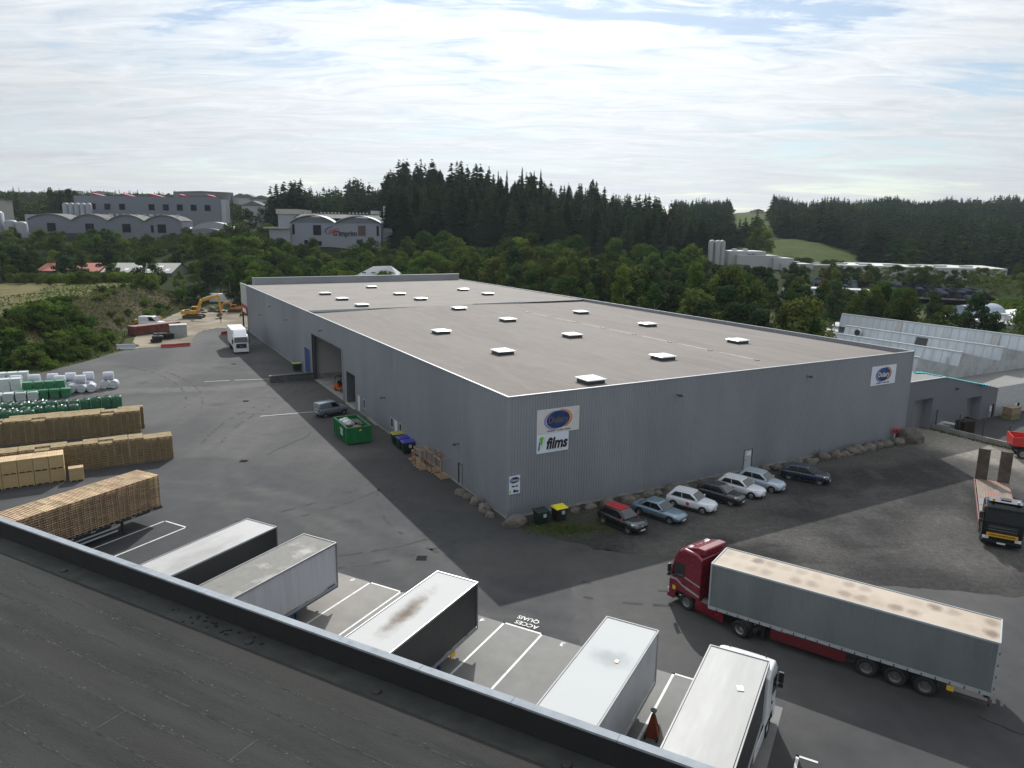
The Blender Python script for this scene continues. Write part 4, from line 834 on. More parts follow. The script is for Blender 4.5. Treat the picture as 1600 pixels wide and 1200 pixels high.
# black sided curtain trailer with a plain pale roof
def dock_trailer(w, label, side, roof, **k):
    t = thing('semi_trailer', _D(30.25, w+1.275), YD, label, 'trailer', G_DK); trailer(t, None, side, roof, **k); return t
dock_trailer(-35.1, 'black sided trailer with a clean pale grey roof, left of the dirty roofed white one', TR_BLACKS, TR_GREY, z1=3.82)
t = dock_trailer(-30.3, 'white box trailer with a weathered blotchy grey roof and blue lower edge', TR_BOXW, TR_DIRTY, z1=3.85, legm=TR_BLUE)
mb = MB()
for s in (-1, 1): mb.box(-13.6, 0, s*1.275-.035, s*1.275+.02, 1.0, 1.08)
mb.box(-.9, -.25, -1.30, -1.292, 1.2, 1.34); mb.build('lower_edge', TR_BLUE, t)
t = dock_trailer(-20.6, 'black sided trailer whose white roof carries a brown smoky stain', TR_BLACKS, TR_WHITE, z1=3.82, curtain=False, legm=TR_BLUE)
# stain: a soft-edged brown film on the white roof skin
def stain_mat(name, base, stain, c, r, ang, extra=None):
    m = bpy.data.materials.new(name); m.use_nodes = True; nt = m.node_tree; b = nt.nodes['Principled BSDF']; MATS[name] = m
    t_ = _n(nt, 'ShaderNodeTexCoord'); mp = _n(nt, 'ShaderNodeMapping'); mp.vector_type = 'TEXTURE'; mp.inputs['Location'].default_value = (*c, 0); mp.inputs['Scale'].default_value = (*r, 100); mp.inputs['Rotation'].default_value = (0, 0, ang)
    nt.links.new(t_.outputs['Object'], mp.inputs[0]); ln = _n(nt, 'ShaderNodeVectorMath', operation='LENGTH'); nt.links.new(mp.outputs[0], ln.inputs[0])
    no = _n(nt, 'ShaderNodeTexNoise'); no.inputs['Scale'].default_value = 1.3; no.inputs['Detail'].default_value = 7; no.inputs['Roughness'].default_value = .65; nt.links.new(t_.outputs['Object'], no.inputs['Vector'])
    a = _n(nt, 'ShaderNodeMath', operation='ADD'); nt.links.new(ln.outputs['Value'], a.inputs[0]); nt.links.new(no.outputs[0], a.inputs[1])
    rp = _n(nt, 'ShaderNodeMapRange'); rp.inputs[1].default_value = .55; rp.inputs[2].default_value = 1.45; rp.inputs[3].default_value = 1; rp.inputs[4].default_value = 0; rp.interpolation_type = 'SMOOTHSTEP'; nt.links.new(a.outputs[0], rp.inputs[0])
    x = _n(nt, 'ShaderNodeMix', data_type='RGBA'); nt.links.new(rp.outputs[0], x.inputs[0]); x.inputs[6].default_value = (*base, 1); x.inputs[7].default_value = (*stain, 1)
    nt.links.new(x.outputs[2], b.inputs['Base Color']); b.inputs['Roughness'].default_value = .75; b.inputs['Specular IOR Level'].default_value = .2; return m
o = [c for c in t.children if c.name.startswith('roof')][0]; o.data.materials[0] = stain_mat('smoke_stained_roof', (.43, .43, .42), (.13, .10, .08), (-4.3, .15), (3.2, .75), R(6))
mb = MB(); mb.box(-2.6, -2.2, -1.30, -1.22, .75, 1.0); mb.build('reflector', mat('safety_yellow', (.65, .42, .03), .5), t)
t = dock_trailer(-10.8, 'plain white refrigerated box trailer beside the orange trailer stand', mat('white_panel', (.50, .52, .54), .45, var=.03, second=(.42, .44, .46), sscale=.6), TR_WHITE, z1=3.9, edge=TR_WHITE)
o = [c for c in t.children if c.name.startswith('roof')][0]; o.data.materials[0] = stain_mat('patched_roof', (.43, .44, .44), (.30, .32, .325), (-3.2, -.1), (1.5, 1.0), R(90))
mb = MB(); mb.cbox(-3.3, -.45, 3.885, .22, .16, .03); mb.build('roof_patch', M_AMB, t)
# curtain trailer coupled to a white tractor at the right-hand dock
t = thing('articulated_lorry', _D(30.25, -5.85+1.275), YD, 'white cabbed lorry with a black curtain side and pale grey roof at the rightmost dock', 'lorry', None)
trailer(t, None, TR_BLACKS, mat('grey_tarp_roof', (.31, .31, .30), .5, var=.05, second=(.26, .26, .25), sthr=(.42, .6), sscale=.5, stretch=(.18, 1.6, 1)), z1=3.9, legs=True, edge=TR_GREY)
T = MAT4(1.75, -.28, R(-3)); M_TW = mat('tractor_white', (.66, .68, .70), .3, var=.03, coat=.3)
c, P = cab(t, T, M_TW, h=3.55, length=2.1, deflector=False); tractor_chassis(t, T, M_TW)
mb = MB(T); mb.box(-1.9, -1.3, -.6, .2, 3.60, 3.66); mb.build('roof_vent', M_DARK, c, bevel=.02)
for s in (-1, 1):
    mb = MB(T); mb.tube((-.9, s*.8, 3.5), (-.9, s*.8, 3.72), .02, n=5); mb.build('roof_aerial', M_BLACK, c)
mb = MB(T); 
for (x, y) in ((-1.6, -1.0), (-1.6, 1.0)): mb.prism([(x-.5, 1.2), (x-.4, 3.5), (x+.1, 3.6), (x+.1, 1.2)], y-.04, y+.04)
mb.build('air_fairing', M_TW, c)
mb = MB()
for x, y, sx, sy in ((-2.6, -.55, .34, .26), (-10.6, .35, .5, .3), (-10.9, -.2, .55, .36)): mb.cbox(x, y, 3.885, sx, sy, .03, .3)
mb.build('roof_patch', M_WHITE, t)

# red articulated lorry with a grey curtain trailer
TY = -.6063; tp = (11.336, 37.701); dv = Vector((math.cos(TY), math.sin(TY))); nv = Vector((-dv.y, dv.x))
o_ = Vector(tp)+nv*1.275
t = thing('articulated_lorry', (o_.x, o_.y, 0), TY+math.pi, 'red tractor pulling a long grey curtain trailer with a cream stained roof', 'lorry')
TR_CURT = mat('grey_curtain', (.148, .165, .170), .5, var=.06, scale=.7, second=(.115, .13, .136), sscale=.35, stretch=(1.6, 1.6, .35), bump=.9, bscale=1.7, third=(.17, .185, .19), tscale=.9, tthr=(.62, .8))
TR_CREAM = mat('cream_tarp', (.35, .285, .22), .7, var=.06, scale=.9, second=(.40, .335, .27), sscale=.25)
trailer(t, None, TR_CURT, TR_CREAM, z1=3.85, curtain=True, legs=True, edge=mat('curtain_rail', (.34, .37, .38), .5, var=.1))
o = [c for c in t.children if c.name.startswith('roof')][0]
def blotch(m):   # water stains between the roof bows, a row down each side
    nt = m.node_tree; b = [n for n in nt.nodes if n.type == 'BSDF_PRINCIPLED'][0]; prev = b.inputs['Base Color'].links[0].from_socket
    tc_ = _n(nt, 'ShaderNodeTexCoord'); sp = _n(nt, 'ShaderNodeSeparateXYZ'); nt.links.new(tc_.outputs['Object'], sp.inputs[0])
    def mt(op, a, b_=None):
        q = _n(nt, 'ShaderNodeMath', operation=op)
        for i, s in enumerate((a, b_)):
            if s is None: continue
            if isinstance(s, (int, float)): q.inputs[i].default_value = s
            else: nt.links.new(s, q.inputs[i])
        return q.outputs[0]
    xi = mt('MULTIPLY', sp.outputs[0], 1.25); fx = mt('SUBTRACT', mt('FRACT', xi), .5); fl = mt('FLOOR', xi)
    wn_ = _n(nt, 'ShaderNodeTexWhiteNoise', noise_dimensions='2D'); cb_ = _n(nt, 'ShaderNodeCombineXYZ'); nt.links.new(fl, cb_.inputs[0])
    yi = mt('MULTIPLY', mt('ADD', sp.outputs[1], 1.275), .84); fy = mt('SUBTRACT', mt('FRACT', yi), .5); nt.links.new(mt('FLOOR', yi), cb_.inputs[1]); nt.links.new(cb_.outputs[0], wn_.inputs['Vector'])
    rr = mt('SQRT', mt('ADD', mt('POWER', mt('MULTIPLY', fx, 1.2), 2), mt('POWER', mt('MULTIPLY', fy, 1.6), 2)))
    no = _n(nt, 'ShaderNodeTexNoise'); no.inputs['Scale'].default_value = 2.2; no.inputs['Detail'].default_value = 4; nt.links.new(tc_.outputs['Object'], no.inputs['Vector'])
    rr = mt('ADD', rr, mt('MULTIPLY', mt('SUBTRACT', no.outputs[0], .5), .7))
    mr = _n(nt, 'ShaderNodeMapRange', interpolation_type='SMOOTHSTEP'); mr.inputs[1].default_value = .15; mr.inputs[2].default_value = .78; mr.inputs[3].default_value = 1; mr.inputs[4].default_value = 0; nt.links.new(rr, mr.inputs[0])
    am = _n(nt, 'ShaderNodeMapRange'); am.inputs[1].default_value = .15; am.inputs[2].default_value = 1; nt.links.new(wn_.outputs[0], am.inputs[0])
    f = mt('MULTIPLY', mr.outputs[0], mt('MULTIPLY', am.outputs[0], .95))
    x = _n(nt, 'ShaderNodeMix', data_type='RGBA'); nt.links.new(f, x.inputs[0]); nt.links.new(prev, x.inputs[6]); x.inputs[7].default_value = (.13, .095, .068, 1); nt.links.new(x.outputs[2], b.inputs['Base Color'])
blotch(TR_CREAM)
M_RED = mat('tractor_red', (.17, .008, .02), .25, var=.08, coat=.6, second=(.13, .006, .016), sscale=.8)
# rear door posts, curtain buckles and pillar lines, side guard, spare equipment
mb = MB()
for k in range(22):
    x = -.5-k*.6
    for s in (-1, 1): mb.cbox(x, s*1.297, 1.13, .05, .012, .16)
mb.build('curtain_strap', M_CHAS, t)
mb = MB()
for k in range(1, 14):
    for s in (-1, 1): mb.cbox(-.3-k*1.0, s*1.2735, 3.35, .035, .012, .7)
mb.build('curtain_pillar', mat('curtain_line', (.17, .19, .195), .5), t)
for s in (-1, 1):
    mb = MB(); mb.box(-7.3, -3.5, s*1.2-.02, s*1.2+.02, .38, .98); mb.build('side_guard', mat('dull_red', (.10, .010, .014), .5, var=.2), t, bevel=.02)
mb = MB()
for z in (1.5, 2.1, 2.7, 3.3): mb.cbox(-13.62, 1.26, z, .05, .06, .12); mb.cbox(-13.62, -1.26, z, .05, .06, .12)
mb.build('door_hinge', M_CHAS, t)
mb = MB(); mb.box(-12.1, -11.8, 1.28, 1.285, .72, .98); mb.build('reflector', mat('safety_yellow', (.65, .42, .03), .5), t)
# tractor, turned about 19 degrees to the trailer
T = MAT4(2.6, -1.25, R(-17))
c, P = cab(t, T, M_RED, h=3.78, length=2.3, deflector=True); tractor_chassis(t, T, M_RED)
mb = MB(T)
for s in (-1, 1):
    pts = [(-2.28, 1.78), (-1.0, 2.0), (-.62, 1.97), (-.2, 1.72)]
    for (x0, z0), (x1, z1) in zip(pts[:-1], pts[1:]): mb.add([(x0, s*1.262, z0), (x1, s*1.262, z1), (x1, s*1.262, z1+.09), (x0, s*1.262, z0+.09)], [(0, 1, 2, 3)])
    pts = [(-2.28, 1.15), (-1.2, 1.33), (-.55, 1.62), (-.1, 1.56)]
    for (x0, z0), (x1, z1) in zip(pts[:-1], pts[1:]): mb.add([(x0, s*1.262, z0), (x1, s*1.262, z1), (x1, s*1.262, z1+.16), (x0, s*1.262, z0+.12)], [(0, 1, 2, 3)])
mb.build('side_stripe', mat('silver_stripe', (.42, .43, .45), .3, metal=.4), c)
for s in (-1, 1):
    mb = MB(T)
    for k in range(3): mb.tube((-1.0, s*(.62+.12*k), 3.83), (-1.4, s*(.62+.12*k), 3.85), .035, .02, n=8)
    mb.tube((-1.2, s*.74, 3.7), (-1.2, s*.74, 3.83), .02); mb.build('roof_horn', M_RIM, c)
mb = MB(T); mb.lathe([(0, 3.9), (.18, 3.9), (.2, 3.85)], (-1.42, .05, 0), 12); mb.build('roof_vent', M_BLACK, c)
mb = MB(T); mb.cbox(-.45, 1.27, 1.1, .22, .012, .26); mb.build('reflector', mat('safety_yellow', (.65, .42, .03), .5), c)

# white box lorry parked by the far end of the long wall, driver's door open
f0 = Vector((-47.2, 124.6)); hd = Vector((12.2, -24.0)).normalized()
t = thing('box_lorry', (f0.x, f0.y, 0), math.atan2(hd.y, hd.x), 'white box lorry facing the camera beside the long wall with its cab door open', 'lorry')
T = Matrix(); M_LW = mat('lorry_white', (.62, .64, .66), .35, var=.03)
c, P = cab(t, T, M_LW, h=3.3, length=2.0, deflector=False, visor=None)
mb = MB(); mb.prism([(-2.0, 3.1), (-2.05, 3.92), (-1.7, 3.9), (-.55, 3.12), (-.5, 2.95)], -1.08, 1.08); mb.build('roof_deflector', M_LW, c, bevel=.08)
mb = MB(); mb.box(-9.6, -2.4, -1.25, 1.25, 1.1, 3.95); mb.build('box', M_LW, t, bevel=.03)
mb = MB(); mb.quad((-9.55, -1.2, 3.955), (-2.45, -1.2, 3.955), (-2.45, 1.2, 3.955), (-9.55, 1.2, 3.955)); mb.build('box_roof', mat('box_roof_white', (.66, .66, .66), .5, var=.04), t)
mb = MB(); mb.box(-9.5, -.4, -.45, .45, .7, 1.08); mb.box(-9.7, -9.6, -1.1, 1.1, .5, .62); mb.build('chassis', M_CHAS, t)
for x, ww in ((-1.3, .3), (-6.9, .55)):
    for s in (-1, 1): wheel(t, x, s*(1.22-ww/2), .48, ww, None, None, s)
mb = MB(MAT4(-.25, 1.26, R(52))); mb.box(-1.0, 0, .0, .06, .75, 1.9); mb.box(-1.0, 0, 0, .06, 2.7, 2.8); mb.box(-1.0, -.92, 0, .06, 1.9, 2.7); mb.box(-.08, 0, 0, .06, 1.9, 2.7); d = mb.build('open_door', M_LW, t); mb = MB(MAT4(-.25, 1.26, R(52))); mb.box(-.92, -.08, .02, .04, 1.9, 2.7); mb.build('door_window', M_GLASS, d)

# black low-loader lorry with raised ramps
hd = (Vector((34.13, 49.15))-Vector((41.4, 61.6))).normalized(); fl = Vector((34.13, 49.15)); lf = Vector((-hd.y, hd.x))
fr = fl+lf*1.25
t = thing('plant_lorry', (fr.x, fr.y, 0), math.atan2(hd.y, hd.x), 'black cabbed low loader lorry with worn wooden deck and two upright ramps', 'lorry')
M_BK = mat('black_paint', (.006, .009, .010), .3, var=.2, spec=.3, coat=.1)
c, P = cab(t, Matrix(), M_BK, h=3.25, length=2.1, deflector=False, visor=M_BK, glass=mat('side_glass', (.008, .009, .010), .15, var=.2, spec=.25))
mb = MB(); mb.quad((-2.0, -1.0, 3.262), (-.75, -1.0, 3.262), (-.75, 1.0, 3.262), (-2.0, 1.0, 3.262)); mb.build('cab_roof', mat('dusty_dark_roof', (.10, .11, .13), .5, var=.1), c)
mb = MB(); mb.box(P(1.0)+.09, P(1.0)+.13, -.95, .95, .90, 1.18); bd = mb.build('front_board', mat('convoy_yellow', (.62, .33, .02), .45), c)
text('board_lettering', 'CONVOI EXCEPTIONNEL', .17, INK, bd, (P(1.0)+.135, 0, 1.04), (R(90), 0, R(90)), .006, sx=.84)
mb = MB(); 
for z in (1.42, 1.62): mb.box(P(z)+.09, P(z)+.11, -.9, .9, z, z+.02)
mb.build('grille_trim', M_CHROME, c)
for s in (-.75, .75): mb = MB(); mb.lathe([(.09, 3.3), (.09, 3.46), (.05, 3.5), (0, 3.5)], (-.75, s, 0), 10); mb.build('beacon', M_AMB if s < 0 else M_CHROME, c)
for s in (-1, 1):
    for x in (-1.4, -3.0): wheel(t, x, s*1.08, .5, .32, None, None, s)
    for x in (-10.2, -11.5): wheel(t, x, s*.98, .45, .5, None, M_RIMD, s)
    mb = MB(); mb.box(-13.9, -2.6, s*1.27-.06, s*1.27, .72, .98); mb.build('side_beam', mat('faded_red', (.20, .09, .08), .6, var=.2), t)
mb = MB(); mb.box(-13.8, -.6, -.5, .5, .6, .84); mb.build('chassis', M_CHAS, t)
mb = MB(); mb.box(-2.75, -2.45, -1.2, 1.2, .9, 1.9); mb.build('headboard', M_CHAS, t)
mb = MB()
for k in range(12): y = -1.2+k*.2; mb.box(-13.9, -2.8, y+.006, y+.194, .93, .98)
mb.build('deck', mat('worn_deck', (.19, .165, .13), .85, var=.2, scale=1.5, second=(.24, .12, .09), sthr=(.45, .6), sscale=.55, third=(.12, .115, .11), tscale=.45, tthr=(.56, .66), stretch=(.5, 1.4, 1)), t)
mb = MB(); mb.box(-8.3, -6.6, -1.2, -.55, .985, .995); mb.box(-8.3, -6.6, .6, 1.2, .985, .995); mb.build('deck_plate', mat('steel_plate', (.14, .15, .165), .6, var=.2), t)
for s in (-1, 1):
    T = Matrix.Translation((-13.85, s*.82, .95)) @ Matrix.Rotation(R(-97), 4, 'Y'); mb = MB(T)
    T = Matrix.Translation((-13.85, s*.82, .95)) @ Matrix.Rotation(R(-4), 4, 'Y'); mb = MB(T)
    mb.box(-.12, 0, -.42, .42, 0, 2.75); mb.box(-.2, .04, -.45, -.38, 0, 2.8); mb.box(-.2, .04, .38, .45, 0, 2.8)
    for k in range(13): mb.box(0, .035, -.4, .4, .15+k*.2, .19+k*.2)
    mb.build('loading_ramp', mat('ramp_brown', (.075, .058, .045), .8, var=.2, second=(.12, .095, .075), sscale=1.3), t)
for s in (-1, 1): mb = MB(); mb.cbox(-13.92, s*1.1, .75, .05, .3, .14); mb.build('rear_lamp', M_RLAMP, t)
mb = MB(); mb.tube((-2.95, .5, 1.8), (-2.95, .5, 2.1), .25); mb.build('spare_wheel', M_TYRE, t)

# red tipper edge coming into the frame on the right
t = thing('tipper_lorry', (53.3, 70.6, 0), R(-22), 'bright red tipper lorry cut off by the right edge beside the fence', 'lorry')
M_TR = mat('tipper_red', (.42, .025, .02), .45, var=.1)
mb = MB(); mb.box(-2.4, 2.6, 1.18, 1.25, 1.3, 2.2); mb.box(-2.4, 2.6, -1.25, -1.18, 1.3, 2.2); mb.box(-2.4, 2.6, -1.2, 1.2, 1.25, 1.35); mb.box(2.55, 2.65, -1.25, 1.25, 1.3, 2.5); mb.box(-2.45, -2.38, -1.25, 1.25, 1.3, 2.2)
for k in range(6): mb.box(-2.3+k*.95, -2.2+k*.95, 1.25, 1.31, 1.3, 2.2)
mb.build('tipper_body', M_TR, t); mb = MB(); mb.box(-2.3, 5.4, -.4, .4, .7, 1.2); mb.build('chassis', M_CHAS, t)
cab(t, MAT4(5.6, 0, 0), M_TR, h=3.1, length=1.9, deflector=False)
for x in (-1.4, 4.3):
    for s in (-1, 1): wheel(t, x, s*1.05, .5, .34, None, None, s)

# ---------------------------------------------------------------- cars
def car(loc, rz, label, paint, L=4.0, W=1.72, Hc=1.45, style='hatch', roofm=None, badge=None, group='cars parked in front of the grey wall', cat='car', glass=None, lower=None, van=False):
    t = thing('parked_car' if not van else 'parked_van', loc, rz, label, cat, group); g = glass or M_GLASS; hw = W/2
    sx = [-.5, -.485, -.44, -.34, -.2, 0, .16, .27, .36, .43, .475, .5]
    wd = [.84, .90, .955, .985, 1, 1, 1, .99, .97, .93, .86, .72]
    if style == 'sedan': tz = [.50, .58, .62, .635, .63, .61, .60, .575, .545, .50, .44, .36]
    elif style == 'van': tz = [.58, .60, .62, .62, .61, .60, .60, .60, .57, .53, .47, .36]
    else: tz = [.52, .60, .645, .655, .65, .635, .625, .605, .58, .54, .47, .38]
    bz = [.28, .19, .15, .14, .14, .14, .14, .14, .15, .16, .18, .26]
    rings = []
    for x, w_, z, b_ in zip(sx, wd, tz, bz):
        y = hw*w_; zt = z*Hc; zb = b_*Hc; zm = zb+(zt-zb)*.55
        half = [(0, zb), (y*.80, zb), (y*.97, zb+(zt-zb)*.18), (y, zm), (y*.975, zb+(zt-zb)*.86), (y*.86, zt), (y*.45, zt+.025), (0, zt+.032)]
        r = [(x*L, q, z_) for q, z_ in half]+[(x*L, -q, z_) for q, z_ in half[-2:0:-1]]
        rings.append(r)
    mb = MB(); mb.ring(rings); body = mb.build('body', paint, t, smooth=True, sub=1)
    # cabin
    if style == 'sedan': b0, b1, r0, r1 = -.36, .19, -.22, .055; zr = .985
    elif style == 'van': b0, b1, r0, r1 = -.495, .23, -.475, .08; zr = .99
    else: b0, b1, r0, r1 = -.47, .22, -.36, .06; zr = .985
    zb = tz[4]*Hc-.03; yb = hw*.90; yr = hw*.74 if style != 'van' else hw*.80
    def cabin(x0, x1, rx0, rx1, yb_, yr_, z0, z1):
        xs = [0, .12, .38, .7, .9, 1]; base_ = [(x0+(x1-x0)*k) for k in xs]; top_ = [(rx0+(rx1-rx0)*k) for k in xs]
        rr = []
        for k, (xb, xt) in enumerate(zip(base_, top_)):
            e = .95 if k in (0, 5) else 1; hgt = z1-(.045 if k in (0, 5) else (.012 if k in (1, 4) else 0))
            rr.append([(xb*L, -yb_*e, z0), (xb*L, yb_*e, z0), ((xt*.94+xb*.06)*L, (yr_*1.03)*e, hgt-.07), (xt*L, yr_*.9*e, hgt-.005), (xt*L, 0, hgt+.02), (xt*L, -yr_*.9*e, hgt-.005), ((xt*.94+xb*.06)*L, -(yr_*1.03)*e, hgt-.07)])
        return rr
    zT = Hc*zr
    mb = MB(); mb.ring(cabin(b0, b1, r0, r1, yb, yr, zb, zT)); cb = mb.build('cabin', paint, t, smooth=True, bevel=.07, seg=3)
    # glazing set 8 mm proud of the cabin
    def gl(name, pts, off):
        o_ = Vector(off)*.022; q = [tuple(Vector(p)+o_) for p in pts]; q2 = [tuple(Vector(p)-o_*.5) for p in pts]; n = len(q)
        mb = MB(); mb.add(q+q2, [tuple(range(n)), tuple(range(2*n-1, n-1, -1))]+[(i, (i+1) % n, (i+1) % n+n, i+n) for i in range(n)]); return mb.build(name, M_SG_ if name == 'side_window' else g, cb)
    def S(kx, kz, s, inset=0):    # point on the side of the cabin
        xb = b0+(b1-b0)*kx; xt = r0+(r1-r0)*kx; k = kz; x = xb+(xt-xb)*k; y = (yb+(yr*1.03-yb)*k)
        return (x*L, s*y, zb+(zT-.07-zb)*k)
    nrm = Vector((1, 0, .9)).normalized()
    e = .93
    gl('windscreen', [((b1)*L-.03, -yb*.90, zb+.05), ((b1)*L-.03, yb*.90, zb+.05), ((r1+.01)*L, yr*.88, zT-.085), ((r1+.01)*L, -yr*.88, zT-.085)], nrm)
    if style != 'van': gl('rear_window', [((b0)*L+.04, -yb*.84, zb+.10), ((b0)*L+.04, yb*.84, zb+.10), ((r0-.006)*L, yr*.82, zT-.10), ((r0-.006)*L, -yr*.82, zT-.10)], (-nrm.x, 0, nrm.z))
    for s in (-1, 1):
        if style == 'van': gl('side_window', [S(.62, .12, s), S(.965, .12, s), S(.90, .93, s), S(.64, .93, s)], (0, s, .3))
        else:
            gl('side_window', [S(.13, .16, s), S(.47, .12, s), S(.47, .93, s), S(.17, .90, s)], (0, s, .3))
            gl('side_window', [S(.50, .12, s), S(.955, .10, s), S(.86, .93, s), S(.50, .93, s)], (0, s, .3))
    if roofm:
        mb = MB(); mb.ring([[((r0+.01)*L, -yr*.86, zT+.0), ((r0+.01)*L, 0, zT+.028), ((r0+.01)*L, yr*.86, zT+.0), ((r0+.01)*L, 0, zT-.05)], [((r0+r1)/2*L, -yr*.93, zT+.012), ((r0+r1)/2*L, 0, zT+.034), ((r0+r1)/2*L, yr*.93, zT+.012), ((r0+r1)/2*L, 0, zT-.03)], [((r1-.005)*L, -yr*.86, zT-.0), ((r1-.005)*L, 0, zT+.028), ((r1-.005)*L, yr*.86, zT-.0), ((r1-.005)*L, 0, zT-.05)]]); mb.build('roof', roofm, t, smooth=False)
    r = .31 if not van else .30
    for x in (-.305, .315):
        for s in (-1, 1):
            wheel(t, x*L, s*(hw-.105), r, .21, None, None, s)
            mb = MB(); mb.lathe([(r*.9, 0), (r*1.16, 0), (r*1.16, .006)], (x*L, s*(hw-.004), r), 24, 'Y'); mb.build('wheel_arch', M_BLACK, body)
    for s in (-1, 1):
        mb = MB(); mb.ring([[(.455*L, s*hw*.62, tz[9]*Hc-.10), (.485*L, s*hw*.50, tz[10]*Hc-.10), (.485*L, s*hw*.50, tz[10]*Hc+.01), (.445*L, s*hw*.66, tz[9]*Hc+.02)], [(.40*L, s*hw*.95, tz[8]*Hc-.09), (.40*L, s*hw*.96, tz[8]*Hc-.10), (.385*L, s*hw*.93, tz[8]*Hc+.0), (.385*L, s*hw*.92, tz[8]*Hc+.01)]]); mb.build('headlight', M_LAMP, body)
        mb = MB(); mb.cbox(-.488*L, s*hw*.78, tz[1]*Hc-.12, .06, .22, .2 if style != 'van' else .4); mb.build('tail_light', M_RLAMP, body, bevel=.02)
        mb = MB(); mb.cbox((b1-.05)*L, s*(hw+.06), zb+.07, .12, .16, .11); mb.build('mirror', roofm if roofm and roofm is not paint else paint, body, bevel=.03)
    mb = MB(); mb.cbox(.497*L, 0, .30*Hc*.75, .05, W*.62, .16); mb.build('grille', M_BLACK, body, bevel=.02)
    mb = MB(); mb.cbox(.508*L, 0, .30*Hc*.82, .02, .50, .10); mb.build('number_plate', M_PLATE, body)
    mb = MB(); mb.cbox(-.5*L, 0, .42*Hc*.9, .03, .50, .10); mb.build('number_plate', M_PLATE, body)
    mb = MB(); mb.cbox(0, 0, .17, L*.62, W*.98, .10); mb.build('sill', lower or M_BLACK, body, bevel=.02)
    mb = MB(); mb.cbox(.489*L, 0, tz[10]*Hc-.09, .03, .16, .10); mb.build('badge', M_CHROME, body, bevel=.02)
    if badge:
        mb = MB(); mb.lathe([(0, .006), (.14, .006), (.15, 0)], (.02*L, -hw*1.0, .5*Hc*.9), 16, 'Y'); 
        mb = MB(); mb.tube((.0*L, -hw*.99, .62), (.0*L, -hw*1.008, .62), .14, n=14); mb.build('door_badge', badge, body)
    return t
P_DK = mat('car_black', (.012, .013, .016), .25, var=.1, coat=.6); P_AN = mat('car_anthracite', (.030, .034, .040), .28, metal=.3, var=.1, coat=.5)
P_SB = mat('car_silver_blue', (.17, .24, .30), .3, metal=.45, var=.05, coat=.4); P_WH = mat('car_white', (.60, .63, .67), .3, var=.03, coat=.5)
P_LB = mat('car_pale_blue', (.36, .43, .50), .3, metal=.2, var=.04, coat=.4); P_NV = mat('car_navy', (.012, .022, .05), .28, metal=.2, var=.1, coat=.5)
P_RR = mat('car_red_roof', (.36, .012, .018), .3, var=.05, coat=.4); P_GY = mat('van_silver', (.22, .26, .30), .32, metal=.5, var=.05, coat=.3)
M_CG = mat('car_glass', (.03, .034, .038), .10, var=.2, spec=.6)
M_SG_ = mat('side_glass', (.008, .009, .010), .15, var=.2, spec=.25)
def carat(front_r, front_l, L, **k):      # ground points under the two front corners
    a = Vector(front_r); b = Vector(front_l); m = (a+b)/2; d = (b-a).normalized(); f = Vector((d.y, -d.x)); c = m-f*L/2
    return (c.x, c.y, 0), math.atan2(f.y, f.x)
CR = R(-47)
def pc(x, y, rz, **k): return car((x, y, 0), rz, **k)
pc(8.55, 51.75, R(-50), label='black hatchback with a bright red roof, nearest the bins', paint=P_DK, roofm=P_RR, L=4.0, Hc=1.49, glass=M_CG)
pc(11.75, 53.75, R(-42), label='silver blue saloon parked between the red roofed hatchback and a white one', paint=P_SB, L=4.35, Hc=1.38, style='sedan', glass=M_CG)
pc(14.75, 55.65, R(-37), label='white hatchback with a small round emblem on its door', paint=P_WH, L=4.0, Hc=1.5, badge=mat('badge_red', (.45, .03, .05), .5), glass=M_CG, roofm=P_WH)
pc(17.6, 57.55, R(-39), label='dark anthracite hatchback between two white cars', paint=P_AN, L=4.0, Hc=1.45, glass=M_CG)
pc(19.85, 59.2, R(-41), label='white hatchback right of the dark anthracite car, below the grey door', paint=P_WH, L=4.05, Hc=1.44, glass=M_CG, roofm=P_WH)
pc(22.1, 60.75, R(-42), label='pale blue hatchback at the right end of the close row', paint=P_LB, L=4.05, Hc=1.5, glass=M_CG, roofm=P_LB)
pc(26.85, 62.85, R(-31), label='dark navy hatchback parked apart beside the boulders', paint=P_NV, L=4.15, Hc=1.45, group=None, glass=M_CG)
o = car((-21.55, 83.75, 0), R(46), 'silver panel van parked beside the green skip', P_GY, L=4.0, W=1.68, Hc=1.80, style='van', group=None, cat='van', van=True, glass=M_CG)
# ---------------------------------------------------------------- pallets
WOODS = [mat('pallet_wood_'+n, c, .85, var=.22, scale=2.2, objvar=.22, huevar=.012) for n, c in (('fresh', (.50, .37, .23)), ('old', (.42, .31, .18)))]
WBLK = mat('pallet_block', (.11, .075, .045), .9, var=.25)  # dark chip wood, darkened further so the gaps between boards look shaded
WRED = mat('pallet_wood_reddish', (.44, .30, .20), .85, var=.2, objvar=.2)
def pallet_geo(mb, T, L=1.2, W=.8, rnd=None):
    mb.T = T; q = rnd.uniform if rnd else (lambda a, b: 0)
    for i in range(5): y = -W/2+.07+i*(W-.14)/4; mb.box(-L/2, L/2, y-.042+q(-.012, .012), y+.042+q(-.012, .012), .124, .160, 0 if rnd is None or rnd.random() < .8 else 1)
    for x in (-L/2+.05, 0, L/2-.05):
        mb.box(x-.05, x+.05, -W/2, W/2, .108, .124)
        for y in (-W/2+.05, 0, W/2-.05): mb.box(x-.045, x+.045, y-.05, y+.05, .022, .108, 2)
    for y in (-W/2+.05, 0, W/2-.05): mb.box(-L/2, L/2, y-.05, y+.05, 0, .022)
    mb.T = None
_pm = []
rp = random.Random(3)
for k in range(4):
    mb = MB(); pallet_geo(mb, Matrix(), rnd=rp); _pm.append(mb.mesh('pallet', [WOODS[0] if k != 2 else WRED, WOODS[1], WBLK], fix=False))
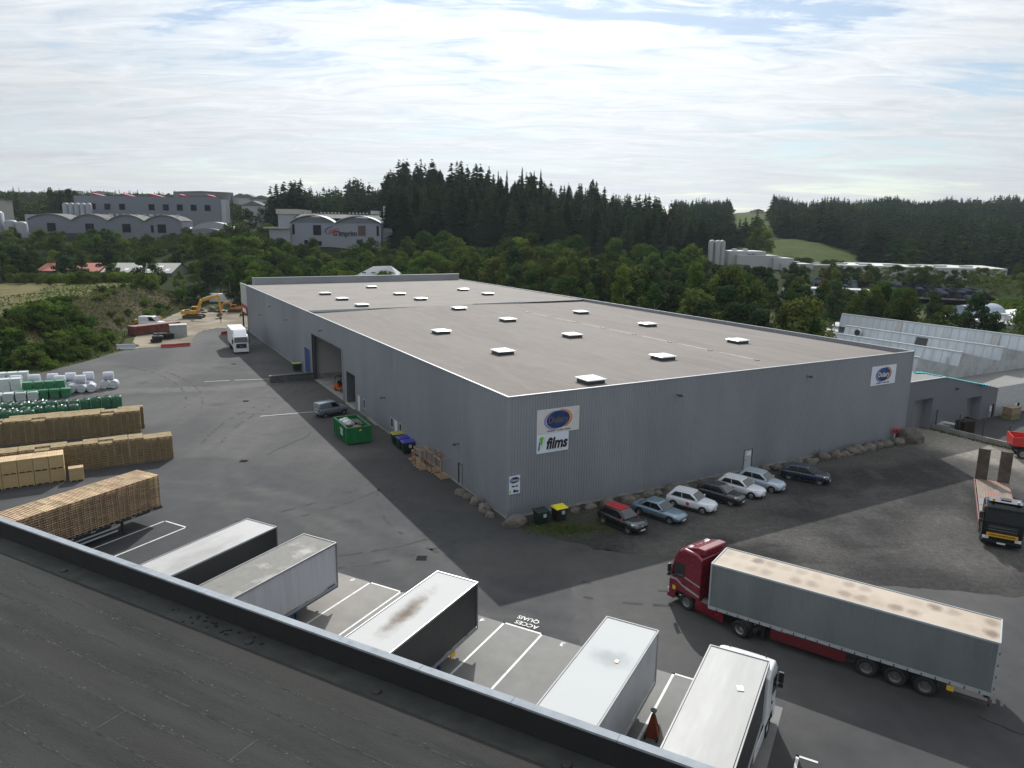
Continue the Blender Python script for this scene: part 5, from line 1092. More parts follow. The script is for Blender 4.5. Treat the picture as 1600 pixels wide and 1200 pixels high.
def pallet_obj(x, y, z, rz, label, group, k=None):
    o = bpy.data.objects.new('pallet', _pm[rp.randrange(4) if k is None else k]); col.objects.link(o); o.location = (x, y, z); o.rotation_euler = (0, 0, rz); tag(o, label, 'pallet', group); return o
# flatbed trailer loaded with pallets at the leftmost dock
fb = thing('flatbed_trailer', DK(33.1, -48.75), YD, 'long black flatbed trailer loaded with pallets, standing at the leftmost dock', 'trailer')
mb = MB(); mb.box(-13.6, 0, -1.27, 1.27, 1.05, 1.22); mb.build('deck', mat('flatbed_deck', (.02, .024, .03), .5, var=.2), fb, bevel=.01, seg=1)
mb = MB(); mb.box(-13.4, -.4, -.5, -.36, .75, 1.05); mb.box(-13.4, -.4, .36, .5, .75, 1.05); mb.build('chassis', M_CHAS, fb)
mb = MB()
for k in range(9): mb.cbox(-.9-k*1.5, -1.28, 1.12, .3, .02, .06)
mb.build('lash_rail', M_TRIM, fb)
for s in (-1, 1):
    mb = MB(); mb.box(-3.1, -2.95, s*.85-.07, s*.85+.07, 0, 1.05); mb.cbox(-3.02, s*.85, .05, .34, .3, .1); mb.build('landing_leg', M_CHAS, fb)
    mb = MB(); mb.box(-7.6, -3.6, s*1.2-.02, s*1.2+.02, .5, .62); mb.box(-7.6, -3.6, s*1.2-.02, s*1.2+.02, .78, .9); mb.build('side_guard', M_TRIM, fb)
    for x in (8.6, 9.9, 11.2): wheel(fb, -x, s*1.06, .51, .38, None, M_RIMD, s)
mb = MB(); mb.box(-9.2, -3.9, -.9, .9, .35, 1.0); mb.build('pallet_locker', M_BLACK, fb)
# the load: 17 columns of 17, two deep; the camera-side skin and the top and front faces are separate pallets
stuffp = MB(); RZP = YD-R(90)   # pallet 1.2 side across the deck
base = Vector(DK(33.1, -48.75, 1.22)); NC = 16
GP = 'pallets stacked on the flatbed trailer'
ORD = ['first', 'second', 'third', 'fourth', 'fifth', 'sixth', 'seventh', 'eighth', 'ninth', 'tenth', 'eleventh', 'twelfth', 'thirteenth', 'fourteenth', 'fifteenth', 'sixteenth', 'seventeenth', 'eighteenth', 'nineteenth', 'twentieth']+['twenty-'+q for q in ('first', 'second', 'third', 'fourth', 'fifth', 'sixth', 'seventh', 'eighth', 'ninth')]+['thirtieth']
for c in range(NC):
    u = -.46-c*.83
    for r in range(2):
        off = -.62 if r == 0 else .62
        for l in range(15):
            jx, jy = rp.uniform(-.012, .012), rp.uniform(-.02, .02)
            p = base+Vector((*(DD*(u+jx)), 0))+Vector((*(DN*(-off+jy)), 0)) if False else Vector((DD.x*(u+jx)-DN.x*(off+jy), DD.y*(u+jx)-DN.y*(off+jy), 0))+base
            z = p.z+l*.163
            near = (r == 0 and c < 13) or (l == 14 and c < 12) or (c == 0 and l > 2)
            if near: pallet_obj(p.x, p.y, z, RZP+rp.uniform(-.008, .008), ('top' if l == 14 else ORD[14-l])+(' pallet' if l == 14 else ' pallet from the top')+' in the flatbed load, '+('near' if r == 0 else 'far')+' side, '+ORD[c]+' stack from its front', GP)
            else: pallet_geo(stuffp, Matrix.Translation((p.x, p.y, z)) @ Matrix.Rotation(RZP, 4, 'Z'))
# ground rows
def prow(x, y, rz, ncol, deep, lev, L=1.2, W=.8, gap=.03, off=0):
    d = Vector((math.cos(rz), math.sin(rz))); n = Vector((-d.y, d.x)); A = L+gap; 
    for c in range(ncol):
        for r in range(deep):
            for l in range(lev-(1 if rp.random() < .25 else 0)):
                q = Vector((x, y))-d*(A*(c+.5))+n*((W+.04)*(r+.5)+.05*math.sin(c*2.3+r))
                q += Vector((l*.0015*math.sin(c*1.7), l*.002*math.cos(c*2.9)))
                pallet_geo(stuffp, Matrix.Translation((q.x+rp.uniform(-.015, .015), q.y+rp.uniform(-.015, .015), l*.163)) @ Matrix.Rotation(rz+rp.uniform(-.01, .01), 4, 'Z'), L, W)
prow(-32.35, 66.45, R(29), 14, 2, 15)
prow(-39.9, 75.3, R(27), 11, 2, 15)
prow(-40.4, 77.0, R(27), 10, 1, 15)
o = stuffp.build('pallet_rows', [WOODS[1], WOODS[0], WBLK], fix=False); tag(o, 'long rows of stacked wooden pallets standing in the left of the yard', 'pallet rows', kind='stuff')
# dense blocks of new boards, two high, in front of the second row
WB = mat('new_board', (.40, .28, .12), .85, var=.25, scale=1.2, second=(.44, .34, .19), sscale=7, sthr=(.4, .6), stretch=(1, 1, 6), objvar=.08)
cr_ = MB()
for k in range(4):
    for j in range(12): z = .1+j*.089; cr_.box(-.55, .55, -.40+.0, .40, z+.004, z+.085)
    break
cr_.box(-.54, .54, -.39, .39, .1, 1.17)
for x in (-.48, 0, .48): cr_.box(x-.05, x+.05, -.4, .4, 0, .1)
for k in range(9): cr_.box(-.56+k*.126, -.56+k*.126+.07, -.41, .41, 1.172, 1.20, 1)
blk = cr_.mesh('board_block', [WB, WOODS[0]], fix=False)
d = Vector((math.cos(R(31)), math.sin(R(31)))); n_ = Vector((-d.y, d.x))
for c in range(9):
    for r in range(2):
        for l in range(2):
            q = Vector((-38.75, 59.9))-d*(1.13*(c+.5))+n_*(.85*(r+.5)); o = bpy.data.objects.new('board_block', blk); col.objects.link(o); o.location = (q.x, q.y, l*1.22); o.rotation_euler = (0, 0, R(31)+rp.uniform(-.01, .01))
            tag(o, ('lower', 'upper')[l]+' block of new boards, '+ORD[c]+' column from the right, '+('front', 'rear')[r]+' line', 'board block', 'blocks of new boards stacked two high')
o = bpy.data.objects.new('board_block', blk); col.objects.link(o); o.location = (-38.0, 60.25, 0); o.rotation_euler = (0, 0, R(31)); tag(o, 'single low block of boards alone at the right end of the yellow row', 'board block')

# ---------------------------------------------------------------- green bags, wrapped goods and white bales
M_GB = mat('green_bag', (.022, .115, .055), .5, var=.2, scale=1.5, objvar=.12); M_FILM = mat('black_film', (.02, .022, .025), .22, var=.5, scale=5, spec=.8); M_TIE = mat('pale_tie', (.30, .42, .34), .5)
M_WW = mat('white_wrap', (.50, .54, .54), .35, var=.06, scale=2, second=(.42, .48, .47), sscale=3, stretch=(.4, .4, 4)); M_WROLL = mat('bale_film', (.50, .52, .56), .3, var=.05, second=(.40, .42, .48), sscale=2, stretch=(3, .5, 3))
M_GL = mat('green_wrap', (.035, .16, .075), .45, var=.2, scale=2.5, second=(.10, .26, .16), sthr=(.6, .75), sscale=2.2)
def bag_mesh(seed):
    r = random.Random(seed); mb = MB(); rings = []
    for z, s in ((0, .96), (.1, 1.0), (.5, 1.03), (.95, 1.02), (1.15, .97), (1.24, .86)):
        rings.append([(.5*s*math.copysign(abs(math.cos(t))**.5, math.cos(t))+r.gauss(0, .008), .5*s*math.copysign(abs(math.sin(t))**.5, math.sin(t))+r.gauss(0, .008), z) for t in [2*math.pi*i/20 for i in range(20)]])
    mb.ring(rings); return mb
bagm = []; topm_ = []
for k in range(3):
    bagm.append(bag_mesh(k).mesh('bag', M_GB, True)); mb = MB(); r = random.Random(20+k)
    for i in range(14):
        a, rr = r.uniform(0, 6.28), r.uniform(0, .33); mb.add([(rr*math.cos(a)+r.gauss(0, .13), rr*math.sin(a)+r.gauss(0, .13), 1.22+r.uniform(0, .16)) for _ in range(4)], [(0, 1, 2), (0, 2, 3), (0, 3, 1), (1, 3, 2)])
    mb.lathe([(.0, 1.30), (.36, 1.28), (.44, 1.20)], (0, 0, 0), 12); topm_.append(mb.mesh('film_cover', M_FILM))
tiem = MB().cbox(.2, -.52, .95, .1, .02, .06).mesh('label', M_TIE)
def bag(x, y, rz, label, group, sc_=1.0):
    k = rp.randrange(3); o = bpy.data.objects.new('bulk_bag', bagm[k]); col.objects.link(o); o.location = (x, y, 0); o.rotation_euler = (0, 0, rz+rp.uniform(-.08, .08)); o.scale = (sc_, sc_, sc_*rp.uniform(.95, 1.06)); tag(o, label, 'bulk bag', group)
    for me, nm in ((topm_[rp.randrange(3)], 'film_cover'), (tiem, 'label')): c = bpy.data.objects.new(nm, me); col.objects.link(c); c.parent = o
d = Vector((math.cos(R(24)), math.sin(R(24))))
for i in range(13):
    q = Vector((-48.4, 86.3))-d*1.13*i
    bag(q.x, q.y, R(24), ORD[i]+' green bulk bag from the right in the long back row' if i else 'green bulk bag at the right end of the long back row', 'green bags in the long back row' if i else None, 1.06 if i < 4 else 1.0)
for i in range(10):
    q = Vector((-51.3, 82.3))-d*1.2*i; bag(q.x, q.y, R(24), ORD[i]+' green bulk bag from the right in the shorter row before the long one', 'green bags in the middle row')
for j in range(3):
    for i in range(8):
        q = Vector((-53.9-j*.3, 82.0+j*1.0+.6))-d*(1.1*i+1.6) if j else Vector((-52.6, 80.3))-d*1.1*(i+2); bag(q.x, q.y, R(20+10*rp.random()), ORD[i]+' bag from the right, '+('front', 'middle', 'rear')[j]+' line of the black topped cluster at the left edge', 'clustered green bags')
def stackobj(name, geo, x, y, rz, label, cat, group):
    o = bpy.data.objects.new(name, geo); col.objects.link(o); o.location = (x, y, 0); o.rotation_euler = (0, 0, rz); tag(o, label, cat, group); return o
def layered(mt, w, dd_, h, n, seed):
    r = random.Random(seed); mb = MB()
    for i in range(n):
        z0 = .14+(h-.14)*i/n; z1 = .14+(h-.14)*(i+1)/n-.02; e = r.uniform(-.02, .03); ox, oy = r.gauss(0, .012), r.gauss(0, .012)
        mb.box(-w/2-e+ox, w/2+e+ox, -dd_/2-e+oy, dd_/2+e+oy, z0, z1)
    mb.box(-w/2+.03, w/2-.03, -dd_/2+.03, dd_/2-.03, 0, h-.05); o = mb.mesh('stack', mt); return o
wst = layered(M_WW, 1.1, 1.1, 2.15, 12, 1); wst2 = layered(M_WW, 1.1, 1.1, 1.1, 7, 2); gst = [layered(M_GL, 1.05, 1.05, 1.95, 6, 3), layered(M_GL, 1.05, 1.05, 1.15, 3, 4)]
def put(geo, name, P, n, rz, label, cat, group, step=1.22, z=0):
    d_ = Vector((math.cos(rz), math.sin(rz)))
    for i in range(n): q = Vector(P)-d_*step*i; o = stackobj(name, geo, q.x, q.y, rz+rp.uniform(-.05, .05), label+', '+ORD[i]+' from the right', cat, group); o.location.z = z
put(wst, 'wrapped_stack', (-64.6, 92.2), 5, R(24), 'tall white film wrapped stack at the left edge of the goods', 'wrapped stack', 'tall white wrapped stacks', 1.25)
put(wst2, 'wrapped_stack', (-60.6, 89.3), 7, R(24), 'low white wrapped stack before the tall white ones', 'wrapped stack', 'low white wrapped stacks', 1.3)
put(gst[0], 'green_stack', (-58.9, 92.3), 4, R(24), 'tall leaning stack of green bags beside the white bales', 'bag stack', 'tall green bag stacks', 1.2)
put(gst[1], 'green_stack', (-57.6, 91.2), 5, R(24), 'low stack of green bags before the tall green stacks', 'bag stack', 'low green bag stacks', 1.25)
put(gst[1], 'green_stack', (-60.3, 95.4), 6, R(24), 'low green bag stack behind the tall green stacks', 'bag stack', 'rear green bag stacks', 1.25)
put(wst, 'wrapped_stack', (-66.5, 96.5), 5, R(24), 'tall white wrapped stack in the rear line of goods', 'wrapped stack', 'rear white wrapped stacks', 1.25)
mb = MB(); mb.lathe([(0, -.62), (.5, -.62), (.56, -.58), (.575, 0), (.56, .58), (.5, .62), (0, .62)], (0, 0, .575), 24, 'X'); bale = mb.mesh('bale', M_WROLL, False)
def baleo(x, y, z, rz, label, group): o = stackobj('bale', bale, x, y, rz, label, 'bale', group); o.location.z = z
dB = Vector((math.cos(R(20)), math.sin(R(20)))); nB = Vector((-dB.y, dB.x))
for i in range(5): q = Vector((-56.0, 94.2))-dB*1.17*i; baleo(q.x, q.y, 0, R(20)+R(90), ORD[i]+' round white bale from the right, lying end on in the front row', 'front bottom white bales')
for i in range(2): q = Vector((-54.3, 96.6))-dB*1.17*i; baleo(q.x, q.y, 0, R(20)+R(90), ('right', 'left')[i]+' one of two round white bales under the single rightmost crosswise bale', 'right bottom white bales')
for i in range(6): q = Vector((-57.2, 95.6))-dB*1.17*i; baleo(q.x, q.y, 0, R(20)+R(90), ORD[i]+' round white bale from the right in the hidden rear row', 'rear bottom white bales')
baleo(-55.0, 96.6, 1.10, R(20), 'white bale lying crosswise on the two rightmost bales', None)
for i, (x, y) in enumerate([(-57.4, 94.2), (-59.9, 93.8)]): baleo(x, y, 1.10, R(20), ('right', 'left')[i]+' white bale lying crosswise on the front row of bales', 'crosswise front bales')
for i in range(5): q = Vector((-57.6, 96.4))-dB*2.1*i; baleo(q.x, q.y, 1.10, R(20), ORD[i]+' white bale from the right, lying crosswise in the rear top row', 'crosswise rear bales')

# ---------------------------------------------------------------- skip, wheelie bins, frames, stand
sk = thing('skip_container', (-16.9, 74.2, 0), R(119), 'open green waste skip filled with white bags and cardboard', 'skip')
M_SG = mat('skip_green', (.008, .16, .045), .5, var=.12, second=(.006, .11, .03), sscale=1.2)
mb = MB(); Lx, Ly, Hz = 2.45, 1.22, 1.75; t_ = .06
for s in (-1, 1):
    mb.box(-Lx, Lx, s*Ly-t_/2, s*Ly+t_/2, .15, Hz); mb.box(s*Lx-t_/2, s*Lx+t_/2, -Ly, Ly, .15, Hz)
    mb.box(-Lx-.05, Lx+.05, s*Ly-.08, s*Ly+.08, Hz, Hz+.11); mb.box(s*Lx-.08, s*Lx+.08, -Ly-.05, Ly+.05, Hz, Hz+.11)
    for k in range(7): x = -Lx+.1+k*(2*Lx-.2)/6; mb.box(x-.05, x+.05, s*(Ly+.03), s*(Ly+.13), .15, Hz)
    for y in (-.8, -.27, .27, .8): mb.box(s*(Lx+.03), s*(Lx+.12), y-.05, y+.05, .15, Hz)
mb.box(-Lx, Lx, -Ly, Ly, .12, .2); mb.build('skip_body', M_SG, sk)
mb = MB()
for s in (-1, 1): mb.box(-Lx, Lx, s*.5-.06, s*.5+.06, 0, .13)
mb.build('runner', M_CHAS, sk)
mb = MB(); mb.box(-Lx-.135, -Lx-.13, -.25, .0, 1.45, 1.62); mb.build('hook_plate', mat('safety_yellow', (.65, .42, .03), .5), sk)
mb = MB(); mb.box(-1.2, -.3, Ly+.135, Ly+.14, .7, 1.5); mb.build('panel_label', mat('label_pale', (.35, .42, .45), .5), sk)
def lump(mb, c, r, seed, sq=(1, 1, .7), n=2, amp=.28):
    b = bmesh.new(); bmesh.ops.create_icosphere(b, subdivisions=n, radius=1)
    vs = []
    for v in b.verts: k = 1+amp*mnoise.noise(v.co*1.7+Vector((seed*3.1, seed, 0))); vs.append((c[0]+v.co.x*r*sq[0]*k, c[1]+v.co.y*r*sq[1]*k, c[2]+v.co.z*r*sq[2]*k))
    b.verts.index_update(); fs = [tuple(x.index for x in f.verts) for f in b.faces]; b.free(); mb.add(vs, fs)
M_PB = mat('plastic_bag', (.45, .46, .47), .35, var=.15, scale=4)
for k, (x, y, z, r, lb) in enumerate([(1.4, .4, 1.55, .62, 'clear white rubbish bag at the far end inside the green skip'), (.35, .35, 1.6, .58, 'crumpled white rubbish bag in the middle of the green skip'), (1.0, -.1, 1.3, .5, 'small white bag sunk between the others in the skip')]):
    mb = MB(); lump(mb, (0, 0, 0), r, k); o = mb.build('rubbish_bag', M_PB, None, smooth=False); p = sk.location+Matrix.Rotation(R(119), 3, 'Z') @ Vector((x, y, z)); o.location = p; tag(o, lb, 'rubbish bag')
def inskip(v): return sk.location+Matrix.Rotation(R(119), 3, 'Z') @ Vector(v)
o = MB()
for k in range(34): o.cbox(rp.uniform(-2.2, 1.9), rp.uniform(-1.05, .9), rp.uniform(.9, 1.45), rp.uniform(.4, .9), rp.uniform(.3, .7), .03, rp.uniform(0, 3), 0, rp.uniform(-.5, .5))
q = o.build('cardboard_heap', mat('cardboard', (.28, .20, .14), .85, var=.3), None); q.location = sk.location; q.rotation_euler = (0, 0, R(119)); tag(q, 'torn cardboard and packaging heaped inside the green skip', 'waste', kind='stuff')
mb = MB(); mb.cbox(.9, -.75, 1.6, 1.5, .7, .05, .1, 0, 0); mb.cbox(-.2, -.9, 1.45, .7, .4, .3, .4); q = mb.build('waste_board', mat('dark_board', (.07, .07, .072), .7), None); q.location = sk.location; q.rotation_euler = (0, 0, R(119)); tag(q, 'dark grey board lying along the wall side in the green skip', 'board')
def bin4(x, y, rz, lidm, bodym, label, group=None, L=1.25, W=.95, Hh=1.15, lidname='lid'):
    t = thing('wheelie_bin', (x, y, 0), rz, label, 'waste bin', group); h1, h2 = W/2, L/2
    mb = MB(); mb.ring([[(-h1*.82, -h2*.86, .16), (h1*.82, -h2*.86, .16), (h1*.82, h2*.86, .16), (-h1*.82, h2*.86, .16)], [(-h1, -h2, Hh), (h1, -h2, Hh), (h1, h2, Hh), (-h1, h2, Hh)]]); mb.build('bin_body', bodym, t, bevel=.04)
    mb = MB(); mb.ring([[(-h1-.05, -h2-.05, Hh), (h1+.05, -h2-.05, Hh), (h1+.05, h2+.05, Hh), (-h1-.05, h2+.05, Hh)], [(-h1-.04, -h2-.04, Hh+.08), (h1+.04, -h2-.04, Hh+.05), (h1+.04, h2+.04, Hh+.05), (-h1-.04, h2+.04, Hh+.08)], [(-h1*.6, -h2*.9, Hh+.2), (h1*.5, -h2*.9, Hh+.12), (h1*.5, h2*.9, Hh+.12), (-h1*.6, h2*.9, Hh+.2)]])
    mb.build('lid', lidm, t, bevel=.03)
    for sx in (-1, 1):
        for sy in (-1, 1): mb = MB(); mb.tube((sx*h1*.6-.0, sy*h2*.7-.03, .09), (sx*h1*.6, sy*h2*.7+.03, .09), .09, n=10); mb.build('castor', M_BLACK, t)
    mb = MB(); mb.tube((h1+.06, -h2*.7, Hh-.1), (h1+.06, h2*.7, Hh-.1), .025); mb.build('handle', bodym, t)
    mb = MB(); mb.cbox(h1+.0, .1, .78, .03, .28, .32, 0, 0, -.1); mb.build('sticker', mat('label_pale', (.35, .42, .45), .5), t)
M_BING = mat('bin_dark_green', (.008, .022, .018), .5, var=.1); M_BY = mat('lid_yellow', (.42, .40, .03), .45, var=.05); M_BB = mat('lid_blue', (.03, .035, .28), .45, var=.05)
bin4(-11.75, 72.2, YL+R(180), mat('lid_olive', (.26, .25, .03), .5), M_BING, 'four wheeled bin with a dull yellow lid beside the two blue lidded bins', None)
bin4(-11.0, 70.75, YL+R(180)+.1, M_BB, M_BING, 'blue lidded bin next to the yellow lidded one')
bin4(-10.3, 69.35, YL+R(180)-.05, M_BB, M_BING, 'blue lidded bin nearest the wooden frames')
bin4(2.35, 52.05, R(-60), M_BING, M_BING, 'dark bin with a black green lid beside the corner boulder', L=1.0, W=.85, Hh=1.05)
bin4(3.8, 52.75, R(-60), mat('lid_bright_yellow', (.62, .58, .02), .45), M_BLACK, 'dark bin with a bright yellow lid right of the black lidded bin', None, L=1.0, W=.85, Hh=1.05)
bin4(-33.4, 110.3, R(120), mat('lid_lime', (.32, .36, .05), .5), M_BING, 'lone lime lidded bin by the long wall left of the ramp', None)
# open timber frames on pallet bases against the long wall
M_TIM = mat('pale_timber', (.34, .24, .15), .8, var=.2); M_TIMR = mat('red_timber', (.27, .14, .07), .8, var=.2)
def tframe(x, y, rz, w, d_, h, label, m2, full=True, slats=6):
    t = thing('timber_frame', (x, y, 0), rz, label, 'timber frame', None)
    mb = MB()
    for k in range(slats): yy = -d_/2+.06+k*(d_-.12)/(slats-1); mb.box(-w/2, w/2, yy-.045, yy+.045, .12, .145)
    for xx in (-w/2+.05, 0, w/2-.05): mb.box(xx-.05, xx+.05, -d_/2, d_/2, .02, .12)
    mb.build('base', M_TIM, t)
    for sx in (-1, 1):
        for sy in (-1, 1):
            if not full and sx > 0: continue
            mb = MB(); mb.box(sx*(w/2-.05)-.04, sx*(w/2-.05)+.04, sy*(d_/2-.05)-.04, sy*(d_/2-.05)+.04, .145, h); mb.build('post', m2, t)
    mb = MB()
    for sy in (-1, 1): mb.box(-w/2, w/2 if full else -w/2+.1, sy*(d_/2-.05)-.03, sy*(d_/2-.05)+.03, h, h+.07)
    for sx in ((-1, 1) if full else (-1,)): mb.box(sx*(w/2-.05)-.03, sx*(w/2-.05)+.03, -d_/2, d_/2, h+.07, h+.12)
    if full: mb.box(-w/2, w/2, d_/2-.1, d_/2-.05, h*.5, h*.5+.08)
    mb.build('top_rail', M_TIM, t)
tframe(-9.25, 66.9, YL, 1.2, 1.0, 1.15, 'low timber pallet with a short back rest nearest the blue bins', M_TIM, full=False)
tframe(-8.35, 64.8, YL, 1.5, 1.05, 1.85, 'open timber frame with a slatted base, left of the reddish one', M_TIM)
tframe(-7.15, 63.9, YL, 1.3, 1.0, 1.9, 'reddish timber frame standing in the middle of the group by the wall', M_TIMR)
tframe(-6.15, 62.35, YL, 1.45, 1.1, 1.8, 'open timber frame at the right end of the group by the wall', M_TIM)
tframe(-8.9, 65.9, YL, .9, .9, 1.25, 'small timber frame tucked behind the slatted one', M_TIMR)
# wooden ramp board by the small door
t = thing('door_ramp', (-15.7, 81.2, 0), YL, 'weathered wooden ramp board on the ground before the small white door', 'ramp')
mb = MB(); mb.prism([(-1.9, .02), (1.2, .02), (1.2, .28), (.9, .28)], -.7, .7); mb.build('ramp_board', mat('weathered_board', (.20, .19, .165), .85, var=.15), t)
mb = MB(); mb.tube((-.2, -.85, 0), (-.2, -.85, .75), .05); mb.build('marker_post', M_TRIM, t)
# forklift inside the bay
t = thing('forklift', BF(49.2, 1.3), YL+R(200), 'orange forklift truck standing inside the big open bay', 'forklift')
M_OR = mat('forklift_orange', (.42, .085, .015), .45, var=.1)
mb = MB(); mb.prism([(-1.2, .25), (-1.2, .95), (-.9, 1.1), (-.35, 1.0), (-.25, .55), (.55, .5), (.65, .95), (.8, .95), (.85, .25)], -.5, .5); mb.build('chassis', M_OR, t, bevel=.04)
mb = MB()
for s in (-1, 1): mb.tube((-1.0, s*.42, 1.0), (-.75, s*.42, 2.1), .035); mb.tube((.6, s*.42, .9), (.3, s*.42, 2.1), .035)
mb.box(-.8, .35, -.46, .46, 2.08, 2.14); mb.build('overhead_guard', M_BLACK, t)
mb = MB(); mb.box(.95, 1.05, -.35, -.25, .1, 2.2); mb.box(.95, 1.05, .25, .35, .1, 2.2); mb.box(.95, 1.05, -.35, .35, 1.2, 1.3); mb.box(1.05, 2.1, -.3, -.2, .1, .15); mb.box(1.05, 2.1, .2, .3, .1, .15); mb.build('mast', M_BLACK, t)
mb = MB(); mb.box(-.6, -.15, -.25, .25, .95, 1.05); mb.box(-.65, -.55, -.25, .25, 1.05, 1.45); mb.build('seat', M_BLACK, t)
for x, r in ((-.8, .24), (.6, .30)):
    for s in (-1, 1): wheel(t, x, s*.45, r, .2, None, M_RIMD, s)
# orange trailer support stand on the apron
t = thing('trailer_stand', (6.5, 28.45, 0), R(70), 'orange pyramid shaped trailer support stand on wheels between the two white trailers', 'trailer stand'); t.scale = (.88, .88, .88)
mb = MB(); b_ = .30; tp_ = .05
for (sx, sy) in ((1, 1), (-1, 1), (-1, -1), (1, -1)): mb.tube((sx*b_, sy*b_, .05), (sx*tp_, sy*tp_, 1.15), .045, n=6)
mb.ring([[(b_, b_, .08), (-b_, b_, .08), (-b_, -b_, .08), (b_, -b_, .08)], [(tp_, tp_, 1.12), (-tp_, tp_, 1.12), (-tp_, -tp_, 1.12), (tp_, -tp_, 1.12)]]); mb.box(-b_-.05, b_+.05, -b_-.05, b_+.05, .03, .09)
mb.build('pyramid', mat('stand_orange', (.26, .05, .015), .55, var=.15, second=(.2, .06, .03), sscale=3), t)
mb = MB(); mb.tube((0, 0, 1.1), (0, 0, 1.38), .035); mb.lathe([(0, 1.42), (.17, 1.42), (.15, 1.36), (.04, 1.34)], (0, 0, 0), 14); mb.build('jack_head', M_DARK, t)
for s in (-1, 1): mb = MB(); mb.tube((-.45, s*.3-.04, .15), (-.45, s*.3+.04, .15), .15, n=14); mb.build('wheel', M_TYRE, t)
mb = MB(); mb.path([(.3, 0, .3), (.62, 0, .9), (.62, .15, .95)], .02); mb.build('handle', M_DARK, t)

# ---------------------------------------------------------------- boulders
M_ROCK = mat('granite', (.135, .122, .105), .9, var=.3, scale=2.2, second=(.085, .078, .07), sscale=1.2, third=(.20, .19, .17), tscale=4.5, tthr=(.58, .7), bump=.9, bscale=5, objvar=.18)
def boulder(a, b, s, sq, label, group, z=0):
    mb = MB(); sd = rp.random()*50
    bm_ = bmesh.new(); bmesh.ops.create_icosphere(bm_, subdivisions=3, radius=1); vs = []
    for v in bm_.verts:
        k = 1+.34*mnoise.noise(v.co*.9+Vector((sd, 0, 0)))+.13*mnoise.noise(v.co*2.6+Vector((0, sd, 0)))+.05*mnoise.noise(v.co*7+Vector((0, sd, 0)))
        c = v.co*k; c.z = max(c.z, -.55); vs.append((c.x*s*sq[0], c.y*s*sq[1], c.z*s*sq[2]+s*.3*sq[2]))
    bm_.verts.index_update(); fs = [tuple(x.index for x in f.verts) for f in bm_.faces]; bm_.free(); mb.add(vs, fs)
    o = mb.build('boulder', M_ROCK, None, smooth=False); o.location = BF(a, b, z); o.rotation_euler = (0, 0, YL+rp.uniform(-.4, .4)); tag(o, label, 'boulder', group)
GR = 'boulders along the foot of the grey front wall'; GL_ = 'boulders round the near corner on the long wall side'
for i_, (a, b, s) in enumerate(((6.5, -.9, .55), (5.4, -.75, .45), (3.9, -.7, .62), (2.4, -.75, .60), (1.1, -.9, .42))): boulder(a, b, s, (1, .8, .75), ORD[4-i_]+' small boulder from the near corner along the long wall', GL_)
boulder(-1.3, -.05, .80, (.75, 1.2, .8), 'large pale boulder right at the near corner of the warehouse', None)
FB = [(5.5, .42), (7.1, .45), (8.9, .62), (10.6, .66), (11.9, .3), (12.9, .7), (14.0, .4), (15.6, .75), (17.2, .45), (19.3, .55), (21.2, .65), (22.6, .4), (27.0, .62), (28.6, .55), (30.4, .4), (31.9, .5), (33.0, .62), (34.0, .4), (35.5, .74), (37.0, .72), (38.3, .5), (39.2, .82), (40.4, .85), (41.7, .5), (42.6, .75), (43.7, .7), (45.0, .82), (46.0, .5), (47.2, .74), (48.1, .65)]
for i_, (b, s) in enumerate(FB): boulder(-1.05+rp.uniform(-.35, .2), b, s*.92, (.9, 1.15, .8), ORD[i_]+' boulder from the left along the foot of the front wall', GR)
boulder(-1.0, 49.6, 1.25, (1.1, 1.1, .95), 'largest rounded boulder at the right corner of the warehouse', None)

# ---------------------------------------------------------------- fence, goods and plants beside the neighbour's yard
t = thing('lane_fence', (B0.x, B0.y, 0), YL, 'low concrete wall with slim dark posts along the pale gravel lane', 'fence')
mb = MB(); mb.box(-26, 4.6, -56.75, -56.55, -.1, .55); mb.build('low_wall', mat('pale_concrete', (.27, .265, .25), .85, var=.12, second=(.20, .195, .18), sscale=.8), t)
for i, a in enumerate((3.1, .5, -2.1, -4.7, -7.3, -9.9, -12.5, -15.1)):
    mb = MB(); mb.box(a-.04, a+.04, -56.69, -56.61, .45, 2.35); p_ = mb.build('post', M_DARK, t)
mb = MB(); mb.cbox(3.3, -56.3, 2.45, .1, .7, .06, .2); mb.build('lamp_head', M_TRIM, t)
mb = MB()
for k in range(7): z = .8+k*.24; mb.box(-15.1, 3.1, -56.66, -56.655, z, z+.006)
mb.build('fence_wire', M_DARK, t)
def crates(x, y, rz, n, w, m, label, cat, z0=0):
    t = thing(label.split()[0]+'_x', (x, y, z0), rz, label, cat); return t
o = MB()
for l in range(9): pallet_geo(o, Matrix.Translation((0, 0, l*.163)))
for l in range(9): pallet_geo(o, Matrix.Translation((.1, .95, l*.163)))
q = o.build('pallet_stack', [mat('dark_pallet', (.035, .028, .024), .9, var=.3)]*3, None, fix=False); q.location = BF(-1.8, 59.0, -.05); q.rotation_euler = (0, 0, YL); tag(q, 'stack of dark old pallets behind the low fence wall', 'pallet stack')
mb = MB()
for k in range(9): mb.cbox(rp.uniform(-.6, .6), rp.uniform(-.5, .5), .12+k*.08, 1.4, .9, .06, rp.uniform(-.3, .3))
q = mb.build('white_sheets', M_WW, None); q.location = BF(-.2, 58.2, -.05); q.rotation_euler = (0, 0, YL); tag(q, 'pile of white sheets just behind the low fence wall', 'sheet pile')
